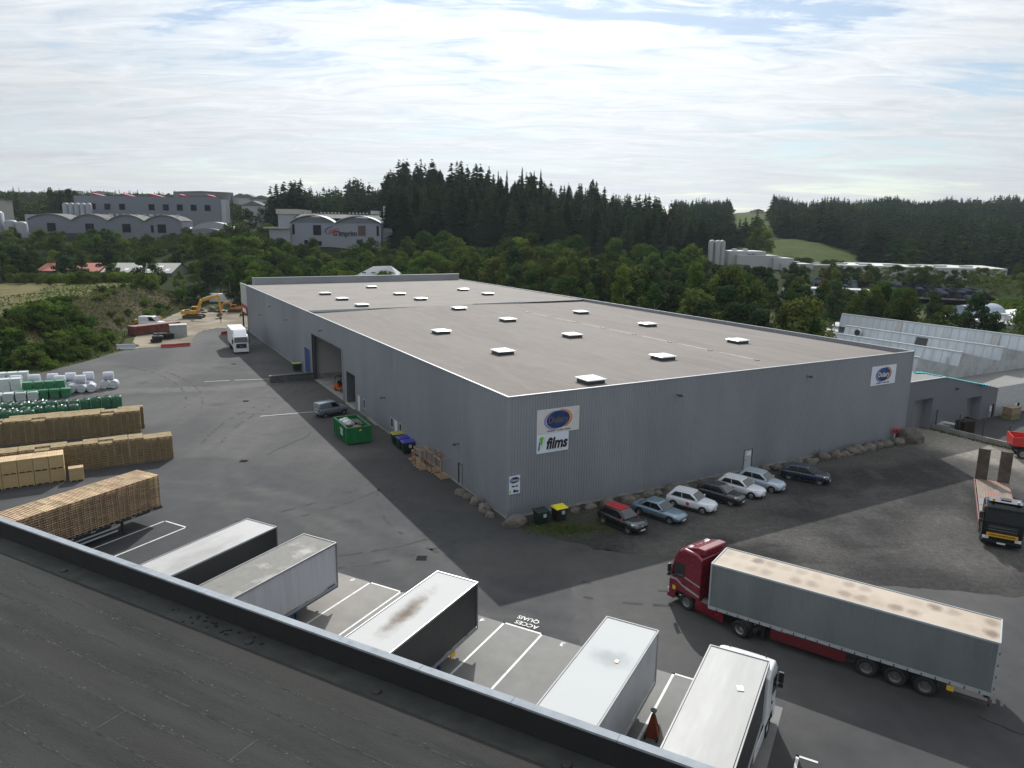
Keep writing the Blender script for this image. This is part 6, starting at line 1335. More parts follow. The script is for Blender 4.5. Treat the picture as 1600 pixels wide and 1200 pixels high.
for k, z in enumerate((0, .95)):
    mb = MB(); mb.box(-.55, .55, -1.05, 1.05, .1, .85); mb.box(-.6, .6, -1.1, 1.1, 0, .08); mb.box(-.6, .6, -1.1, 1.1, .86, .9); q = mb.build('goods_crate', mat('crate_olive', (.16, .155, .07), .8, var=.2) if k == 0 else mat('crate_tan', (.22, .17, .11), .8, var=.2), None); q.location = BF(-.7, 70.3, z-.35); q.rotation_euler = (0, 0, YL); tag(q, 'olive crate at the foot of the white brick wall' if k == 0 else 'tan crate on top of the olive one by the white brick wall', 'crate')
car((*BF(-2.6, 74.6)[:2], -.3), YL+R(180), 'pale green car cut off by the right edge, by the white brick wall', P_LB, group=None)
# ---------------------------------------------------------------- plant yard at the far left end
M_YEL = mat('digger_yellow', (.50, .27, .015), .5, var=.12, second=(.40, .20, .01), sscale=2); M_OY = mat('digger_orange', (.45, .17, .015), .5, var=.1); M_TRK = mat('crawler_track', (.05, .042, .035), .8, var=.3); M_RUST = mat('rusty_steel', (.14, .075, .045), .8, var=.3)
def digger(x, y, rz, s, label, m, boom, swing=0, bucket=True, z=0):
    t = thing('excavator', (x, y, z), rz, label, 'excavator'); t.scale = (s, s, s)
    for sd in (-1, 1):
        mb = MB(); pr = [(-1.9+.42*math.cos(R(90+k*30)), .45+.42*math.sin(R(90+k*30))) for k in range(7)]+[(1.9+.42*math.cos(R(-90+k*30)), .45+.42*math.sin(R(-90+k*30))) for k in range(7)]
        mb.prism(pr, sd*1.2-.3, sd*1.2+.3)
        for k in range(14): mb.cbox(-1.9+k*.29, sd*1.2, .885, .06, .62, .05)
        mb.build('track', M_TRK, t)
    mb = MB(); mb.box(-.9, .9, -1.0, 1.0, .4, .9); mb.lathe([(0, .9), (.7, .9), (.7, 1.05), (0, 1.05)], n=18); mb.build('undercarriage', M_CHAS, t)
    T = Matrix.Rotation(swing, 4, 'Z'); mb = MB(T); mb.box(-2.6, 1.0, -1.3, .15, 1.05, 1.9); mb.box(-2.6, -1.2, .15, 1.3, 1.05, 1.95); mb.box(-1.2, -.2, .15, 1.3, 1.05, 1.6); mb.build('house', m, t, bevel=.08)
    mb = MB(T); mb.cbox(-1.2, -.5, 2.0, 1.2, 1.2, .2); mb.build('engine_cover', M_CHAS, t, bevel=.05)
    mb = MB(T); mb.prism([(-.6, 1.1), (-.6, 2.75), (.75, 2.75), (1.15, 1.8), (1.15, 1.1)], .3, 1.25); cb = mb.build('cab', m, t, bevel=.06)
    mb = MB(T); mb.prism([(-.5, 1.8), (-.5, 2.6), (.68, 2.6), (1.0, 1.8)], .27, 1.28); mb.box(1.05, 1.17, .36, 1.18, 1.3, 1.8); mb.build('cab_glass', M_GLASS, cb)
    w = .2
    for nm, (p, q, r0, r1) in (('boom', (boom[0], boom[1], .30, .36)), ('boom', (boom[1], boom[2], .36, .22)), ('arm', (boom[2], boom[3], .24, .15))):
        mb = MB(T); p, q = Vector((p[0], -.25, p[1])), Vector((q[0], -.25, q[1])); d = (q-p).normalized(); n = Vector((-d.z, 0, d.x))
        mb.ring([[tuple(c+n*r*a+Vector((0, b*w, 0))) for a, b in ((1, 1), (1, -1), (-1, -1), (-1, 1))] for c, r in ((p, r0), (q, r1))]); mb.build(nm, m, t, bevel=.03)
    mb = MB(T); mb.tube((boom[0][0]+.3, -.25, boom[0][1]-.3), ((boom[1][0]+boom[0][0])/2+.4, -.25, (boom[1][1]+boom[0][1])/2), .09); mb.tube((boom[1][0]+.4, -.25, boom[1][1]+.5), (boom[2][0]-.1, -.25, boom[2][1]+.45), .08); mb.build('hydraulic_ram', M_CHROME, t)
    if bucket:
        e = boom[3]; mb = MB(T); mb.prism([(e[0]-.15, e[1]+.1), (e[0]+.25, e[1]-.1), (e[0]+.1, e[1]-.75), (e[0]-.5, e[1]-1.0), (e[0]-1.0, e[1]-.65), (e[0]-.9, e[1]-.3)], -.95, .45); mb.build('bucket', M_RUST, t, bevel=.04)
    return t
digger(-76.2, 172.5, R(8), 1.0, 'large yellow crawler excavator with its boom arched to the right', M_YEL, [(.7, 1.5), (2.0, 4.3), (6.0, 5.4), (6.3, 1.3)], z=0)
digger(-71.5, 186, R(185), .72, 'smaller orange excavator behind the large yellow one', M_OY, [(.7, 1.5), (1.7, 3.3), (4.0, 3.0), (4.5, .9)])
digger(-62.6, 179.5, R(200), .80, 'orange mini excavator at the right, near the warehouse end', M_OY, [(.7, 1.5), (1.8, 2.6), (4.4, 2.9), (6.0, .7)])
digger(-80.5, 158, R(-5), .80, 'dark cabbed digger with a folded yellow arm beside the white van', M_YEL, [(.7, 1.3), (2.2, 2.0), (4.6, 2.4), (4.4, .4)], bucket=False)
# white panel van, rust-red container, white hut, tyres, barriers, trailer
o = car((-77.0, 154.2, .0), R(-4), 'long white panel van parked behind the rust red container', P_WH, L=5.8, W=2.0, Hc=2.7, style='van', group=None, cat='van', van=True)
t = thing('shipping_container', (-73.8, 148.2, 0), R(58), 'rust red open topped container beside the white hut', 'container')
M_CT = mat('container_red', (.11, .03, .024), .7, var=.2, second=(.17, .06, .05), sscale=1.2)
mb = MB(); ribwall(mb, (-5, -1.2), (5, -1.2), .1, 1.75, (0, -1), .35, .06); ribwall(mb, (5, -1.2), (5, 1.2), .1, 1.75, (1, 0), .35, .06); ribwall(mb, (5, 1.2), (-5, 1.2), .1, 1.75, (0, 1), .35, .06); ribwall(mb, (-5, 1.2), (-5, -1.2), .1, 1.75, (-1, 0), .35, .06); mb.build('container_wall', M_CT, t)
mb = MB(); mb.box(-5.05, 5.05, -1.25, 1.25, 1.75, 1.85); mb.build('container_roof', mat('container_top', (.17, .065, .055), .7, var=.2), t)
mb = MB(); mb.box(-5.1, 5.1, -1.3, -1.2, 0, .12); mb.box(-5.1, 5.1, 1.2, 1.3, 0, .12); mb.build('bottom_rail', M_CHAS, t)
t = thing('site_hut', (-66.8, 143.6, 0), R(28), 'small white metal hut with a dark opening beside the red container', 'hut')
mb = MB(); ribwall(mb, (-1.5, -1.1), (1.5, -1.1), 0, 2.3, (0, -1), .3, .04); ribwall(mb, (1.5, 1.1), (-1.5, 1.1), 0, 2.3, (0, 1), .3, .04); ribwall(mb, (-1.5, 1.1), (-1.5, -1.1), 0, 2.3, (-1, 0), .3, .04); mb.box(1.45, 1.5, -1.1, -.6, 0, 2.3); mb.box(1.45, 1.5, .7, 1.1, 0, 2.3); mb.box(1.45, 1.5, -.6, .7, 2.0, 2.3); mb.build('hut_wall', mat('hut_white', (.34, .36, .36), .5, var=.1), t)
mb = MB(); mb.box(-1.6, 1.6, -1.2, 1.2, 2.3, 2.42); mb.build('roof', M_INNER, t); mb = MB(); mb.box(1.3, 1.4, -.6, .7, 0, 2.0); mb.build('door_opening', mat('dark_green', (.01, .03, .025), .6), t)
for i, (x, y, z) in enumerate([(-67.6, 136.0, 0), (-67.4, 136.2, .62), (-68.9, 139.6, 0), (-68.8, 139.5, .62), (-67.3, 140.4, 0), (-67.2, 140.3, .62)]):
    mb = MB(); mb.lathe([(.45, .02), (.9, 0), (1.0, .1), (1.0, .5), (.9, .6), (.45, .58), (.4, .3), (.45, .02)], n=22); o = mb.build('big_tyre', M_TYRE, None); o.location = (x, y, z); tag(o, ('upper' if z else 'lower')+' large black tyre in the '+('nearest', 'left rear', 'right rear')[i//2]+' stack by the white hut', 'tyre', 'stacked large tyres')
mb = MB(); mb.prism([(-.3, 0), (.3, 0), (.14, .35), (.1, .9), (-.1, .9), (-.14, .35)], -1.5, 1.5); o = mb.build('barrier', mat('barrier_white', (.42, .45, .48), .5, var=.1), None, bevel=.03); o.location = (-69.0, 127.7, 0); o.rotation_euler = (0, 0, R(-75)); tag(o, 'white road barrier at the left end of the gravel patch', 'barrier')
for x, y, r in ((-62.6, 130.2, 22), (-60.6, 131.6, 32), (-58.8, 147.6, 60)):
    mb = MB(); mb.prism([(-.28, 0), (.28, 0), (.12, .3), (.09, .62), (-.09, .62), (-.12, .3)], -1.25, 1.25); o = mb.build('barrier', mat('barrier_red', (.30, .025, .03), .5, var=.15), None, bevel=.03); o.location = (x, y, 0); o.rotation_euler = (0, 0, R(r-90)); tag(o, ('left' if x < -62 else 'right')+' of the two low red barriers at the gravel patch edge' if x < -59 else 'red barrier block left of the white box lorry', 'barrier', 'low red barriers' if x < -59 else None)
mb = MB(); mb.box(-3.2, 3.2, -1.1, 1.1, .9, 3.1); o = mb.build('box_trailer', M_WHITE, None, bevel=.05); o.location = (-81.5, 203, 0); o.rotation_euler = (0, 0, R(10)); tag(o, 'small white box body at the far side of the plant yard', 'trailer')
for k in range(16):
    x, y = -79+rp.uniform(-3, 18), 186+rp.uniform(-6, 9)
    if x > -62: continue
    mb = MB(); lump(mb, (0, 0, 0), rp.uniform(.5, 1.2), k, (1.4, .8, .5), 2, .5); o = mb.build('scrap_heap', M_RUST if k % 2 else M_CHAS, None); o.location = (x, y, .2); tag(o, ORD[k]+' low scrap heap at the back of the plant yard', 'scrap heap', 'scrap heaps in the plant yard')
# the person walking on the sand
bm_ = bpy.data.meshes.new('person'); J = [(0, 0, .95), (0, 0, 1.2), (0, .0, 1.42), (0, 0, 1.55), (0, .02, 1.66), (0, .02, 1.78), (.10, 0, .90), (.13, .10, .5), (.14, .02, .08), (.14, .16, .04), (-.10, 0, .90), (-.12, -.04, .5), (-.13, -.2, .10), (-.13, -.08, .04), (.20, 0, 1.38), (.27, -.06, 1.12), (.27, .06, .88), (-.20, 0, 1.38), (-.27, .02, 1.12), (-.26, .14, .9)]
E_ = [(0, 1), (1, 2), (2, 3), (3, 4), (4, 5), (0, 6), (6, 7), (7, 8), (8, 9), (0, 10), (10, 11), (11, 12), (12, 13), (2, 14), (14, 15), (15, 16), (2, 17), (17, 18), (18, 19)]
RD = [.15, .14, .15, .06, .09, .08, .09, .065, .05, .035, .09, .065, .05, .035, .065, .045, .035, .065, .045, .035]
bm_.from_pydata(J, E_, []); po = bpy.data.objects.new('person', bm_); col.objects.link(po); md = po.modifiers.new('skin', 'SKIN'); po.modifiers.new('sub', 'SUBSURF').render_levels = 1
for i, r in enumerate(RD): bm_.skin_vertices[0].data[i].radius = (r, r); bm_.skin_vertices[0].data[i].use_root = (i == 0)
pm = bpy.data.materials.new('clothing'); pm.use_nodes = True; nt = pm.node_tree; b = nt.nodes['Principled BSDF']; tcx = _n(nt, 'ShaderNodeTexCoord'); sp = _n(nt, 'ShaderNodeSeparateXYZ'); rpx = _n(nt, 'ShaderNodeValToRGB'); mr = _n(nt, 'ShaderNodeMath', operation='DIVIDE'); mr.inputs[1].default_value = 2.0
nt.links.new(tcx.outputs['Object'], sp.inputs[0]); nt.links.new(sp.outputs[2], mr.inputs[0]); nt.links.new(mr.outputs[0], rpx.inputs[0]); nt.links.new(rpx.outputs[0], b.inputs['Base Color']); cr = rpx.color_ramp; cr.interpolation = 'CONSTANT'
cr.elements[0].position = 0; cr.elements[0].color = (.02, .02, .02, 1); cr.elements[1].position = .05; cr.elements[1].color = (.22, .27, .33, 1); e = cr.elements.new(.475); e.color = (.012, .014, .02, 1); e = cr.elements.new(.77); e.color = (.35, .2, .14, 1); e = cr.elements.new(.875); e.color = (.03, .02, .015, 1)
bm_.materials.append(pm); po.location = (-66.5, 164.2, .0); po.rotation_euler = (0, 0, R(70)); tag(po, 'person in a dark top and light trousers walking on the sandy plant yard', 'person')

# ---------------------------------------------------------------- far buildings
M_FG = mat('far_grey', (.135, .15, .18), .6, var=.04); M_FD = mat('far_navy', (.02, .035, .06), .6, var=.1); M_FR = mat('far_roof', (.15, .15, .14), .85, var=.12, second=(.12, .118, .108), sscale=.1, spec=.1); M_RD = mat('far_red', (.32, .02, .04), .5)
M_FWIN = mat('far_window', (.008, .011, .015), .6, spec=.1)
def win(parent, x0, x1, y, z0, z1, m=None): mb = MB(); mb.box(x0, x1, y-.12, y+.05, z0, z1); w_ = mb.build('window', m or M_FWIN, parent); return w_
# vaulted factory, left (front face along y=340)
fz = 13.0
f = thing('vaulted_factory', (0, 340, 0), 0, 'long grey factory with wavy vaulted roofline and dark navy base, far left', 'building')
bay = [-223.5, -203, -186.2, -169.4, -152.2]
def arch(x0, x1, zb, ht, n=14): return [(x0+(x1-x0)*k/n, zb+ht*math.sin(math.pi*k/n)**.8) for k in range(n+1)]
top = []
for a_, b_ in zip(bay[:-1], bay[1:]): top += arch(a_+.4, b_-.4, 22.7, 2.6)
mb = MB(); mb.prism([(bay[0], fz+4)]+top+[(bay[-1], fz+4)], 0, 12); mb.build('wall', M_FG, f)
mb = MB()
for (x0, z0), (x1, z1) in zip(top[:-1], top[1:]): mb.add([(x0, -.5, z0+.05), (x1, -.5, z1+.05), (x1, 12, z1+.05), (x0, 12, z0+.05), (x0, -.5, z0+.5), (x1, -.5, z1+.5), (x1, 12, z1+.5), (x0, 12, z0+.5)], [(4, 5, 6, 7), (0, 1, 5, 4), (0, 3, 2, 1)])
mb.build('roof', M_FR, f)
mb = MB(); mb.box(-222, -185, -.1, 11, 8, fz+4.02); mb.build('base', M_FD, f); mb = MB(); mb.box(-185, -152.2, -.1, 11, 8, fz+4.02); mb.build('base', mat('far_block', (.16, .165, .17), .8), f)
for c in (-212.5, -194.9, -178.0, -161.8): win(f, c-1.9, c+1.9, 0, 17.7, 21.5)
win(f, -166.8, -165.6, 0, 17.8, 21.2)
mb = MB()
for k in range(22): mb.cbox(-200+k*2.1, 4+(k % 3)*3, 25.6, .7, .7, .9)
mb.build('roof_vent', M_TRIM, f)
b = thing('portal_block', (0, 346, 0), 0, 'low pale loading wing with a curved roof at the right of the factory', 'building')
mb = MB(); mb.prism([(-153, 10), (-153, 20.6)]+arch(-151, -131, 19.8, 3.2)+[(-128, 20.4), (-128, 10)], 0, 6); mb.build('wall', mat('far_pale', (.25, .27, .29), .6), b)
mb = MB(); mb.prism([(-152, 10)]+arch(-152, -131, 17.5, 2.6)+[(-131, 10)], -6, 0); mb.build('portal', M_FG, b)
for c in (-147, -141.5, -136): mb = MB(); mb.box(c-1.9, c+1.9, -6.2, -5.9, 12, 15.9); mb.build('loading_door', M_FD if c < -140 else M_BLUE, b)
r = thing('tall_factory', (0, 385, 0), 0, 'tall grey flat factory block with small dark windows and red rooflights', 'building')
mb = MB(); mb.box(-227.5, -152, 0, 7, 15, 35.4); mb.build('wall', M_FG, r); mb = MB(); mb.box(-152, -149.5, .5, 6, 15, 34.5); mb.build('stair_tower', mat('far_white', (.32, .34, .36), .6), r)
for c in (-218, -210.4, -202.8, -187.6, -180.2, -173, -165.8, -158.6): win(r, c-1.5, c+1.5, 0, 28.6, 31.6)
for c in (-216, -200.5, -185.5, -170.8, -156.5): mb = MB(); mb.prism([(c-2.6, 35.4), (c-2.6, 36.9), (c+3.2, 35.6), (c+3.2, 35.4)], 1, 5); mb.build('red_rooflight', M_RD, r)
mb = MB(); mb.box(-172, -160, 2, 6, 35.4, 36.4); mb.cbox(-153, 4, 36.5, 4, 3, 2.6); mb.build('roof_plant', M_FR, r)
# tanks and hall at the far left edge
for x, r_, zt in ((-229.5, 3.4, 25.5), (-222.8, 2.6, 21.6), (-218.2, 2.4, 21.0)):
    mb = MB(); mb.lathe([(r_, 10), (r_, zt), (r_*.7, zt+.8), (0, zt+1.1)], n=20); o = mb.build('storage_silo', mat('silo_grey', (.20, .22, .24), .6, metal=.1, var=.06), None, smooth=True); o.location = (x, 328, 0); tag(o, {3.4: 'tallest grey silo at the left edge before the beige hall', 2.6: 'middle grey silo at the left edge', 2.4: 'rightmost of the three grey silos at the left edge'}[r_], 'silo', 'grey silos at the left edge')
b = thing('beige_hall', (0, 372, 0), 0, 'tall beige hall cut off by the left edge behind the silos', 'building'); mb = MB(); mb.box(-275, -254, 0, 5, 10, 32.0); mb.build('wall', mat('far_beige', (.30, .29, .26), .7), b); mb = MB(); mb.box(-276, -253.5, -.2, 5.2, 32.0, 32.5); mb.cbox(-262, 3, 33, 3, 3, 1.2); mb.build('roof', M_FR, b)
b = thing('low_hall', (0, 350, 0), 0, 'low grey flat roofed hall between the silos and the vaulted factory', 'building'); mb = MB(); mb.box(-236, -224, 0, 20, 10, 21.5); mb.box(-240, -215, 14, 30, 10, 25.5); mb.build('wall', mat('far_pale', (.25, .27, .29), .6), b); mb = MB(); mb.box(-237, -223.4, -.5, 20.5, 21.5, 22); mb.build('roof', M_TRIM, b)
for k in range(5):
    mb = MB(); mb.lathe([(1.5, 18), (1.5, 30.6), (.9, 31.4), (0, 31.6)], n=14); o = mb.build('storage_silo', mat('silo_grey', (.20, .22, .24), .6, metal=.1, var=.06), None, smooth=True); o.location = (-226+k*2.9, 375, 0); tag(o, ORD[k]+' slim silo from the left beside the tall factory block', 'silo', 'slim silos beside the tall factory block')
# printing works with the wave logo
g = thing('printing_works', (0, 300, 0), 0, 'pale grey printing works with two curved gables and a swoosh logo with dark lettering', 'building')
M_GW = mat('works_wall', (.20, .22, .26), .6, var=.03)
mb = MB(); mb.prism([(-90.6, 9), (-90.6, 22.8)]+arch(-90.4, -72.6, 22.8, 2.6)+arch(-72.2, -54.4, 22.8, 2.5)+[(-54, 22.8), (-54, 9)], 0, 26); mb.build('wall', M_GW, g)
mb = MB(); mb.prism([(-90.2, 23.1)]+arch(-89.4, -73.4, 23.1, 2.0)+[(-73, 23.1)], -.12, 0); mb.prism([(-72, 23.1)]+arch(-71.4, -55.2, 23.1, 1.9)+[(-55, 23.1)], -.12, 0); mb.build('gable_panel', mat('gable_blue', (.10, .12, .15), .5), g)
tp2 = arch(-90.8, -72.5, 22.9, 2.9)+arch(-72.3, -53.8, 22.9, 2.8); mb = MB()
for (x0, z0), (x1, z1) in zip(tp2[:-1], tp2[1:]): mb.add([(x0, -.8, z0), (x1, -.8, z1), (x1, 8, z1), (x0, 8, z0), (x0, -.8, z0+.4), (x1, -.8, z1+.4), (x1, 8, z1+.4), (x0, 8, z0+.4)], [(4, 5, 6, 7), (0, 1, 5, 4), (0, 3, 2, 1)])
mb.build('roof_edge', mat('works_edge', (.24, .26, .28), .6), g)
mb = MB(); mb.quad((-91, 6, 25.2), (-54, 6, 24.8), (-58, 16, 26.6), (-92, 16, 27.0)); mb.box(-92, -58, 16, 17, 20, 27.0); mb.build('roof', M_FR, g)
mb = MB(); mb.box(-98, -90.6, 8, 30, 10, 26.5); mb.box(-99, -90.6, -1, 8, 10, 20.6); mb.box(-53.9, -50, 4, 20, 10, 21.2); mb.build('side_wing', mat('wing_wall', (.24, .26, .29), .6), g)
mb = MB(); mb.box(-101, -90.7, -2, 9, 20.6, 21.2); mb.box(-98.6, -90, 7.5, 30, 26.5, 28.5); mb.build('wing_roof', mat('wing_roof', (.34, .33, .30), .6), g)
for x0, x1, z0, z1, m in ((-89.9, -88.9, 18.4, 22.4, None), (-81.4, -78.2, 18.2, 22.2, None), (-63.2, -60.2, 18.2, 22.2, mat('plum_glass', (.06, .03, .035), .3)), (-55.7, -54.8, 18.2, 22.2, None), (-85.2, -83.6, 14.2, 16.2, None), (-81.2, -78.2, 14.0, 15.8, None)): win(g, x0, x1, 0, z0, z1, m)
mb = MB(); mb.lathe([(2.9, 10), (2.9, 20.2), (0, 20.8)], (-47.6, 10, 0), 18); mb.build('round_tank', mat('far_pale', (.25, .27, .29), .6), g)
mb = MB()
for k in range(24): mb.cbox(-94+k*1.5, 16, 27.3, .6 if k % 8 < 6 else .05, .8, .6)
mb.box(-56.4, -55.6, 20, 21, 25, 30.5); mb.cbox(-60, 22, 27.5, 3.6, 4, 2); mb.build('roof_vent', M_TRIM, g)
lt = text('wall_lettering', "G'imprim", 2.9, INK, g, (-68.6, -.2, 18.95), (R(90), 0, 0), .09, sx=.9)
def swoosh(m, p0, w0, c1, c2, n=18, off=.16):
    mb = MB(); P_, Q_ = [], []
    for i in range(n+1):
        t_ = i/n; x = (1-t_)**2*p0[0]+2*t_*(1-t_)*c1[0]+t_*t_*c2[0]; z = (1-t_)**2*p0[1]+2*t_*(1-t_)*c1[1]+t_*t_*c2[1]; ww = w0*math.sin(math.pi*min(1, .08+t_*.92))**.8
        dx, dz = c2[0]-p0[0], c2[1]-p0[1]; tx = 2*(1-t_)*(c1[0]-p0[0])+2*t_*(c2[0]-c1[0]); tz = 2*(1-t_)*(c1[1]-p0[1])+2*t_*(c2[1]-c1[1]); l = math.hypot(tx, tz); P_.append((x-tz/l*ww, -off, z+tx/l*ww)); Q_.append((x+tz/l*ww, -off, z-tx/l*ww))
    for i in range(n): mb.quad(P_[i], P_[i+1], Q_[i+1], Q_[i])
    mb.build('logo_swoosh', m, g)
swoosh(mat('swoosh_blue', (.02, .06, .25), .5), (-73.2, 21.9), .30, (-78.6, 20.3), (-75.2, 18.3)); swoosh(mat('swoosh_red', (.42, .04, .03), .5), (-70.6, 21.0), .22, (-76.0, 20.6), (-75.0, 18.3), off=.19); swoosh(mat('swoosh_red2', (.30, .03, .03), .5), (-71.6, 18.4), .24, (-73.5, 20.6), (-75.2, 18.4), off=.22)
# sheds below the factories
b = thing('red_roofed_shed', (0, 250, 0), 0, 'low shed with a red tiled roof among the trees at the left', 'building')
mb = MB(); mb.box(-162, -143, 1, 10, 1, 5.8); mb.build('wall', mat('far_pale', (.25, .27, .29), .6), b); mb = MB(); mb.quad((-163.5, 0, 5.6), (-142, 0, 5.6), (-142, 7, 8.2), (-163.5, 7, 8.0)); mb.quad((-163.5, 7, 8.0), (-142, 7, 8.2), (-142, 13, 5.6), (-163.5, 13, 5.6)); mb.build('roof', mat('red_tile', (.34, .115, .085), .8, var=.1), b); win(b, -150, -148, 1, 3, 5, None)
b = thing('grey_shed', (0, 250, 0), 0, 'long shed with a pale corrugated roof and blue grey walls at the left', 'building')
mb = MB(); mb.box(-141, -117.5, 1, 12, 1, 5.6); mb.build('wall', mat('shed_blue', (.16, .20, .25), .6), b); mb = MB(); mb.quad((-141.5, 0, 5.4), (-117, 0, 5.4), (-116.4, 7, 8.5), (-141.5, 7, 8.3)); mb.quad((-141.5, 7, 8.3), (-116.4, 7, 8.5), (-116, 14, 5.4), (-141.5, 14, 5.4)); mb.build('roof', mat('shed_roof', (.33, .32, .29), .7, var=.1), b)
mb = MB(); mb.poly([(-117.4, .9, 1), (-117.4, .9, 5.5), (-116.8, 7, 8.4), (-116.4, 13, 5.5), (-116.4, 13, 1)]); mb.build('gable', mat('far_white', (.32, .34, .36), .6), b)
mb = MB()
for k, x in enumerate((-134, -130, -126.5, -123, -120)): mb.add([(x, 1.5+(k % 2)*2, 6.12+(k % 2)*.88), (x+1.4, 1.5+(k % 2)*2, 6.12+(k % 2)*.88), (x+1.4, 3+(k % 2)*2, 6.80+(k % 2)*.88), (x, 3+(k % 2)*2, 6.80+(k % 2)*.88)], [(0, 1, 2, 3)])
mb.build('rooflight', M_WHITE, b)
# small white-roofed house seen just over the far parapet
b = thing('white_roofed_house', (0, 205, 0), 0, 'small building with a pale hipped roof peeping over the far parapet', 'building')
mb = MB(); mb.box(-45.4, -32.2, 0, 12, 0, 7.3); mb.build('wall', M_FG, b)
mb = MB(); rp_ = [(-45.9, -.4, 7.6), (-31.8, -.4, 7.4), (-31.8, 12.4, 7.4), (-45.9, 12.4, 7.6), (-40, 4, 10.9), (-35, 4, 11.1)]; mb.add(rp_, [(0, 1, 5, 4), (1, 2, 5), (2, 3, 4, 5), (3, 0, 4)]); mb.build('roof', mat('pale_house_roof', (.40, .41, .41), .6, var=.06), b)
mb = MB(); mb.lathe([(1.1, 5), (1.1, 8.3), (0, 9.2)], (-36.6, -1.4, 0), 12); mb.build('round_turret', M_WHITE, b)
mb = MB()
for k in range(4): mb.cbox(-42.2+k*2.6, 1.6, 9.2, 1.1, .1, .4, 0)
mb.build('dormer', M_FD, b)
# silos and white works on the right
for i, (x, y) in enumerate([(88.3, 330), (90.8, 329), (93.2, 330.2), (89.5, 332.3), (92, 332.3)]):
    mb = MB(); mb.lathe([(1.35, 2), (1.35, 17.2), (.8, 17.9), (0, 18.1)], n=16); o = mb.build('storage_silo', mat('silo_steel', (.24, .245, .24), .5, metal=.2, var=.08), None, smooth=True); o.location = (x, y, 0); tag(o, ('front left', 'front middle', 'front right', 'rear left', 'rear right')[i]+' steel silo in the group left of the white works', 'silo', 'steel silos left of the white works')
b = thing('white_works', (0, 330, 0), 0, 'stepped white factory building behind the tree belt on the right', 'building')
mb = MB(); mb.box(97.2, 114, 3, 20, 0, 13.3); mb.box(100.3, 118.6, 0, 14, 0, 11.6); mb.box(116, 125, -2, 12, 0, 10.6); mb.box(119, 133, -4, 8, 0, 8.3); mb.build('wall', mat('works_white', (.33, .345, .35), .6, var=.05), b)
mb = MB()
for x, z in ((107, 12.2), (109, 12.2), (120, 10.9), (124, 8.9), (128, 8.9)): mb.cbox(x, 3, z, 2.6, 2.6, .25); mb.cbox(x, 3, z-.4, 1.2, 1.2, .8)
mb.cbox(101, 8, 13.8, 2, 2, .9); mb.cbox(106, 8, 13.8, 2, 2, .9); mb.build('roof_vent', M_TRIM, b); win(b, 101.5, 106, 0, 4, 7.4, mat('brown_door', (.12, .09, .08), .6)); win(b, 107.5, 111, 0, 4, 6.5, mat('brown_door', (.12, .09, .08), .6))
b = thing('long_white_warehouse', (0, 0, 0), 0, 'very long low white warehouse in front of the right hand forest', 'building')
q0, q1, q2, q3 = (132, 341), (214, 318), (224, 352), (140, 372)
mb = MB(); mb.vprism([q0, q1, q2, q3], -2, 7.2); mb.build('wall', mat('works_white', (.33, .345, .35), .6, var=.05), b); mb = MB(); mb.vprism([q0, q1, q2, q3], 7.2, 7.6); mb.build('roof', mat('long_roof', (.44, .44, .42), .7), b)
mb = MB()
for k in range(7): mb.cbox(142+k*10, 345-k*2.8, 8.0, 5, 2.4, .7, R(-15))
mb.build('rooflight', M_TRIM, b)
b = thing('roadside_wall', (0, 0, 0), 0, 'long pale low building glimpsed through the middle tree belt', 'building'); mb = MB(); mb.vprism([(78, 205), (103, 196), (105, 202), (80, 212)], 0, 6.8); mb.build('wall', mat('cool_white_wall', (.30, .32, .34), .6, var=.06), b)
# lot full of dark parked vehicles
lot = []
pm_ = MB(); pm_.ring([[(-2.1, -.8, .3), (2.1, -.8, .3), (2.1, .8, .3), (-2.1, .8, .3)], [(-2.1, -.85, .85), (2.1, -.85, .75), (2.1, .85, .75), (-2.1, .85, .85)], [(-1.5, -.7, 1.4), (.7, -.7, 1.4), (.7, .7, 1.4), (-1.5, .7, 1.4)]]); lm = [pm_.mesh('lot_car', mat('lot_'+n_, tuple(v*.6 for v in c_), .9, spec=.0)) for n_, c_ in (('black', (.012, .012, .014)), ('navy', (.012, .018, .035)), ('grey', (.03, .032, .036)), ('steel', (.07, .09, .11)))]
wm_ = MB(); wm_.quad((.72, -.66, 1.38), (.72, .66, 1.38), (1.7, .76, .85), (1.7, -.76, .85)); wmesh = wm_.mesh('windscreen', mat('lot_glass', (.02, .025, .03), .4, spec=.25))
for i in range(6):
    for j in range(19):
        x, y = 97+j*2.7+i*2.6, 240+i*6.2-j*1.0
        o = bpy.data.objects.new('lot_car', lm[rp.randrange(4)]); col.objects.link(o); o.location = (x, y, th(x, y)+1.9); o.rotation_euler = (0, 0, R(-100)); tag(o, ORD[j]+' dark car from the left, '+ORD[i]+' row of the packed lot beyond the trees', 'car', 'cars packed in the far lot')
        c_ = bpy.data.objects.new('windscreen', wmesh); col.objects.link(c_); c_.parent = o
mb = MB(); mb.vprism([(90, 243), (150, 222), (168, 262), (104, 284)], -1, 2.0); struct('car_lot', mb, MATS['yard_asphalt'])
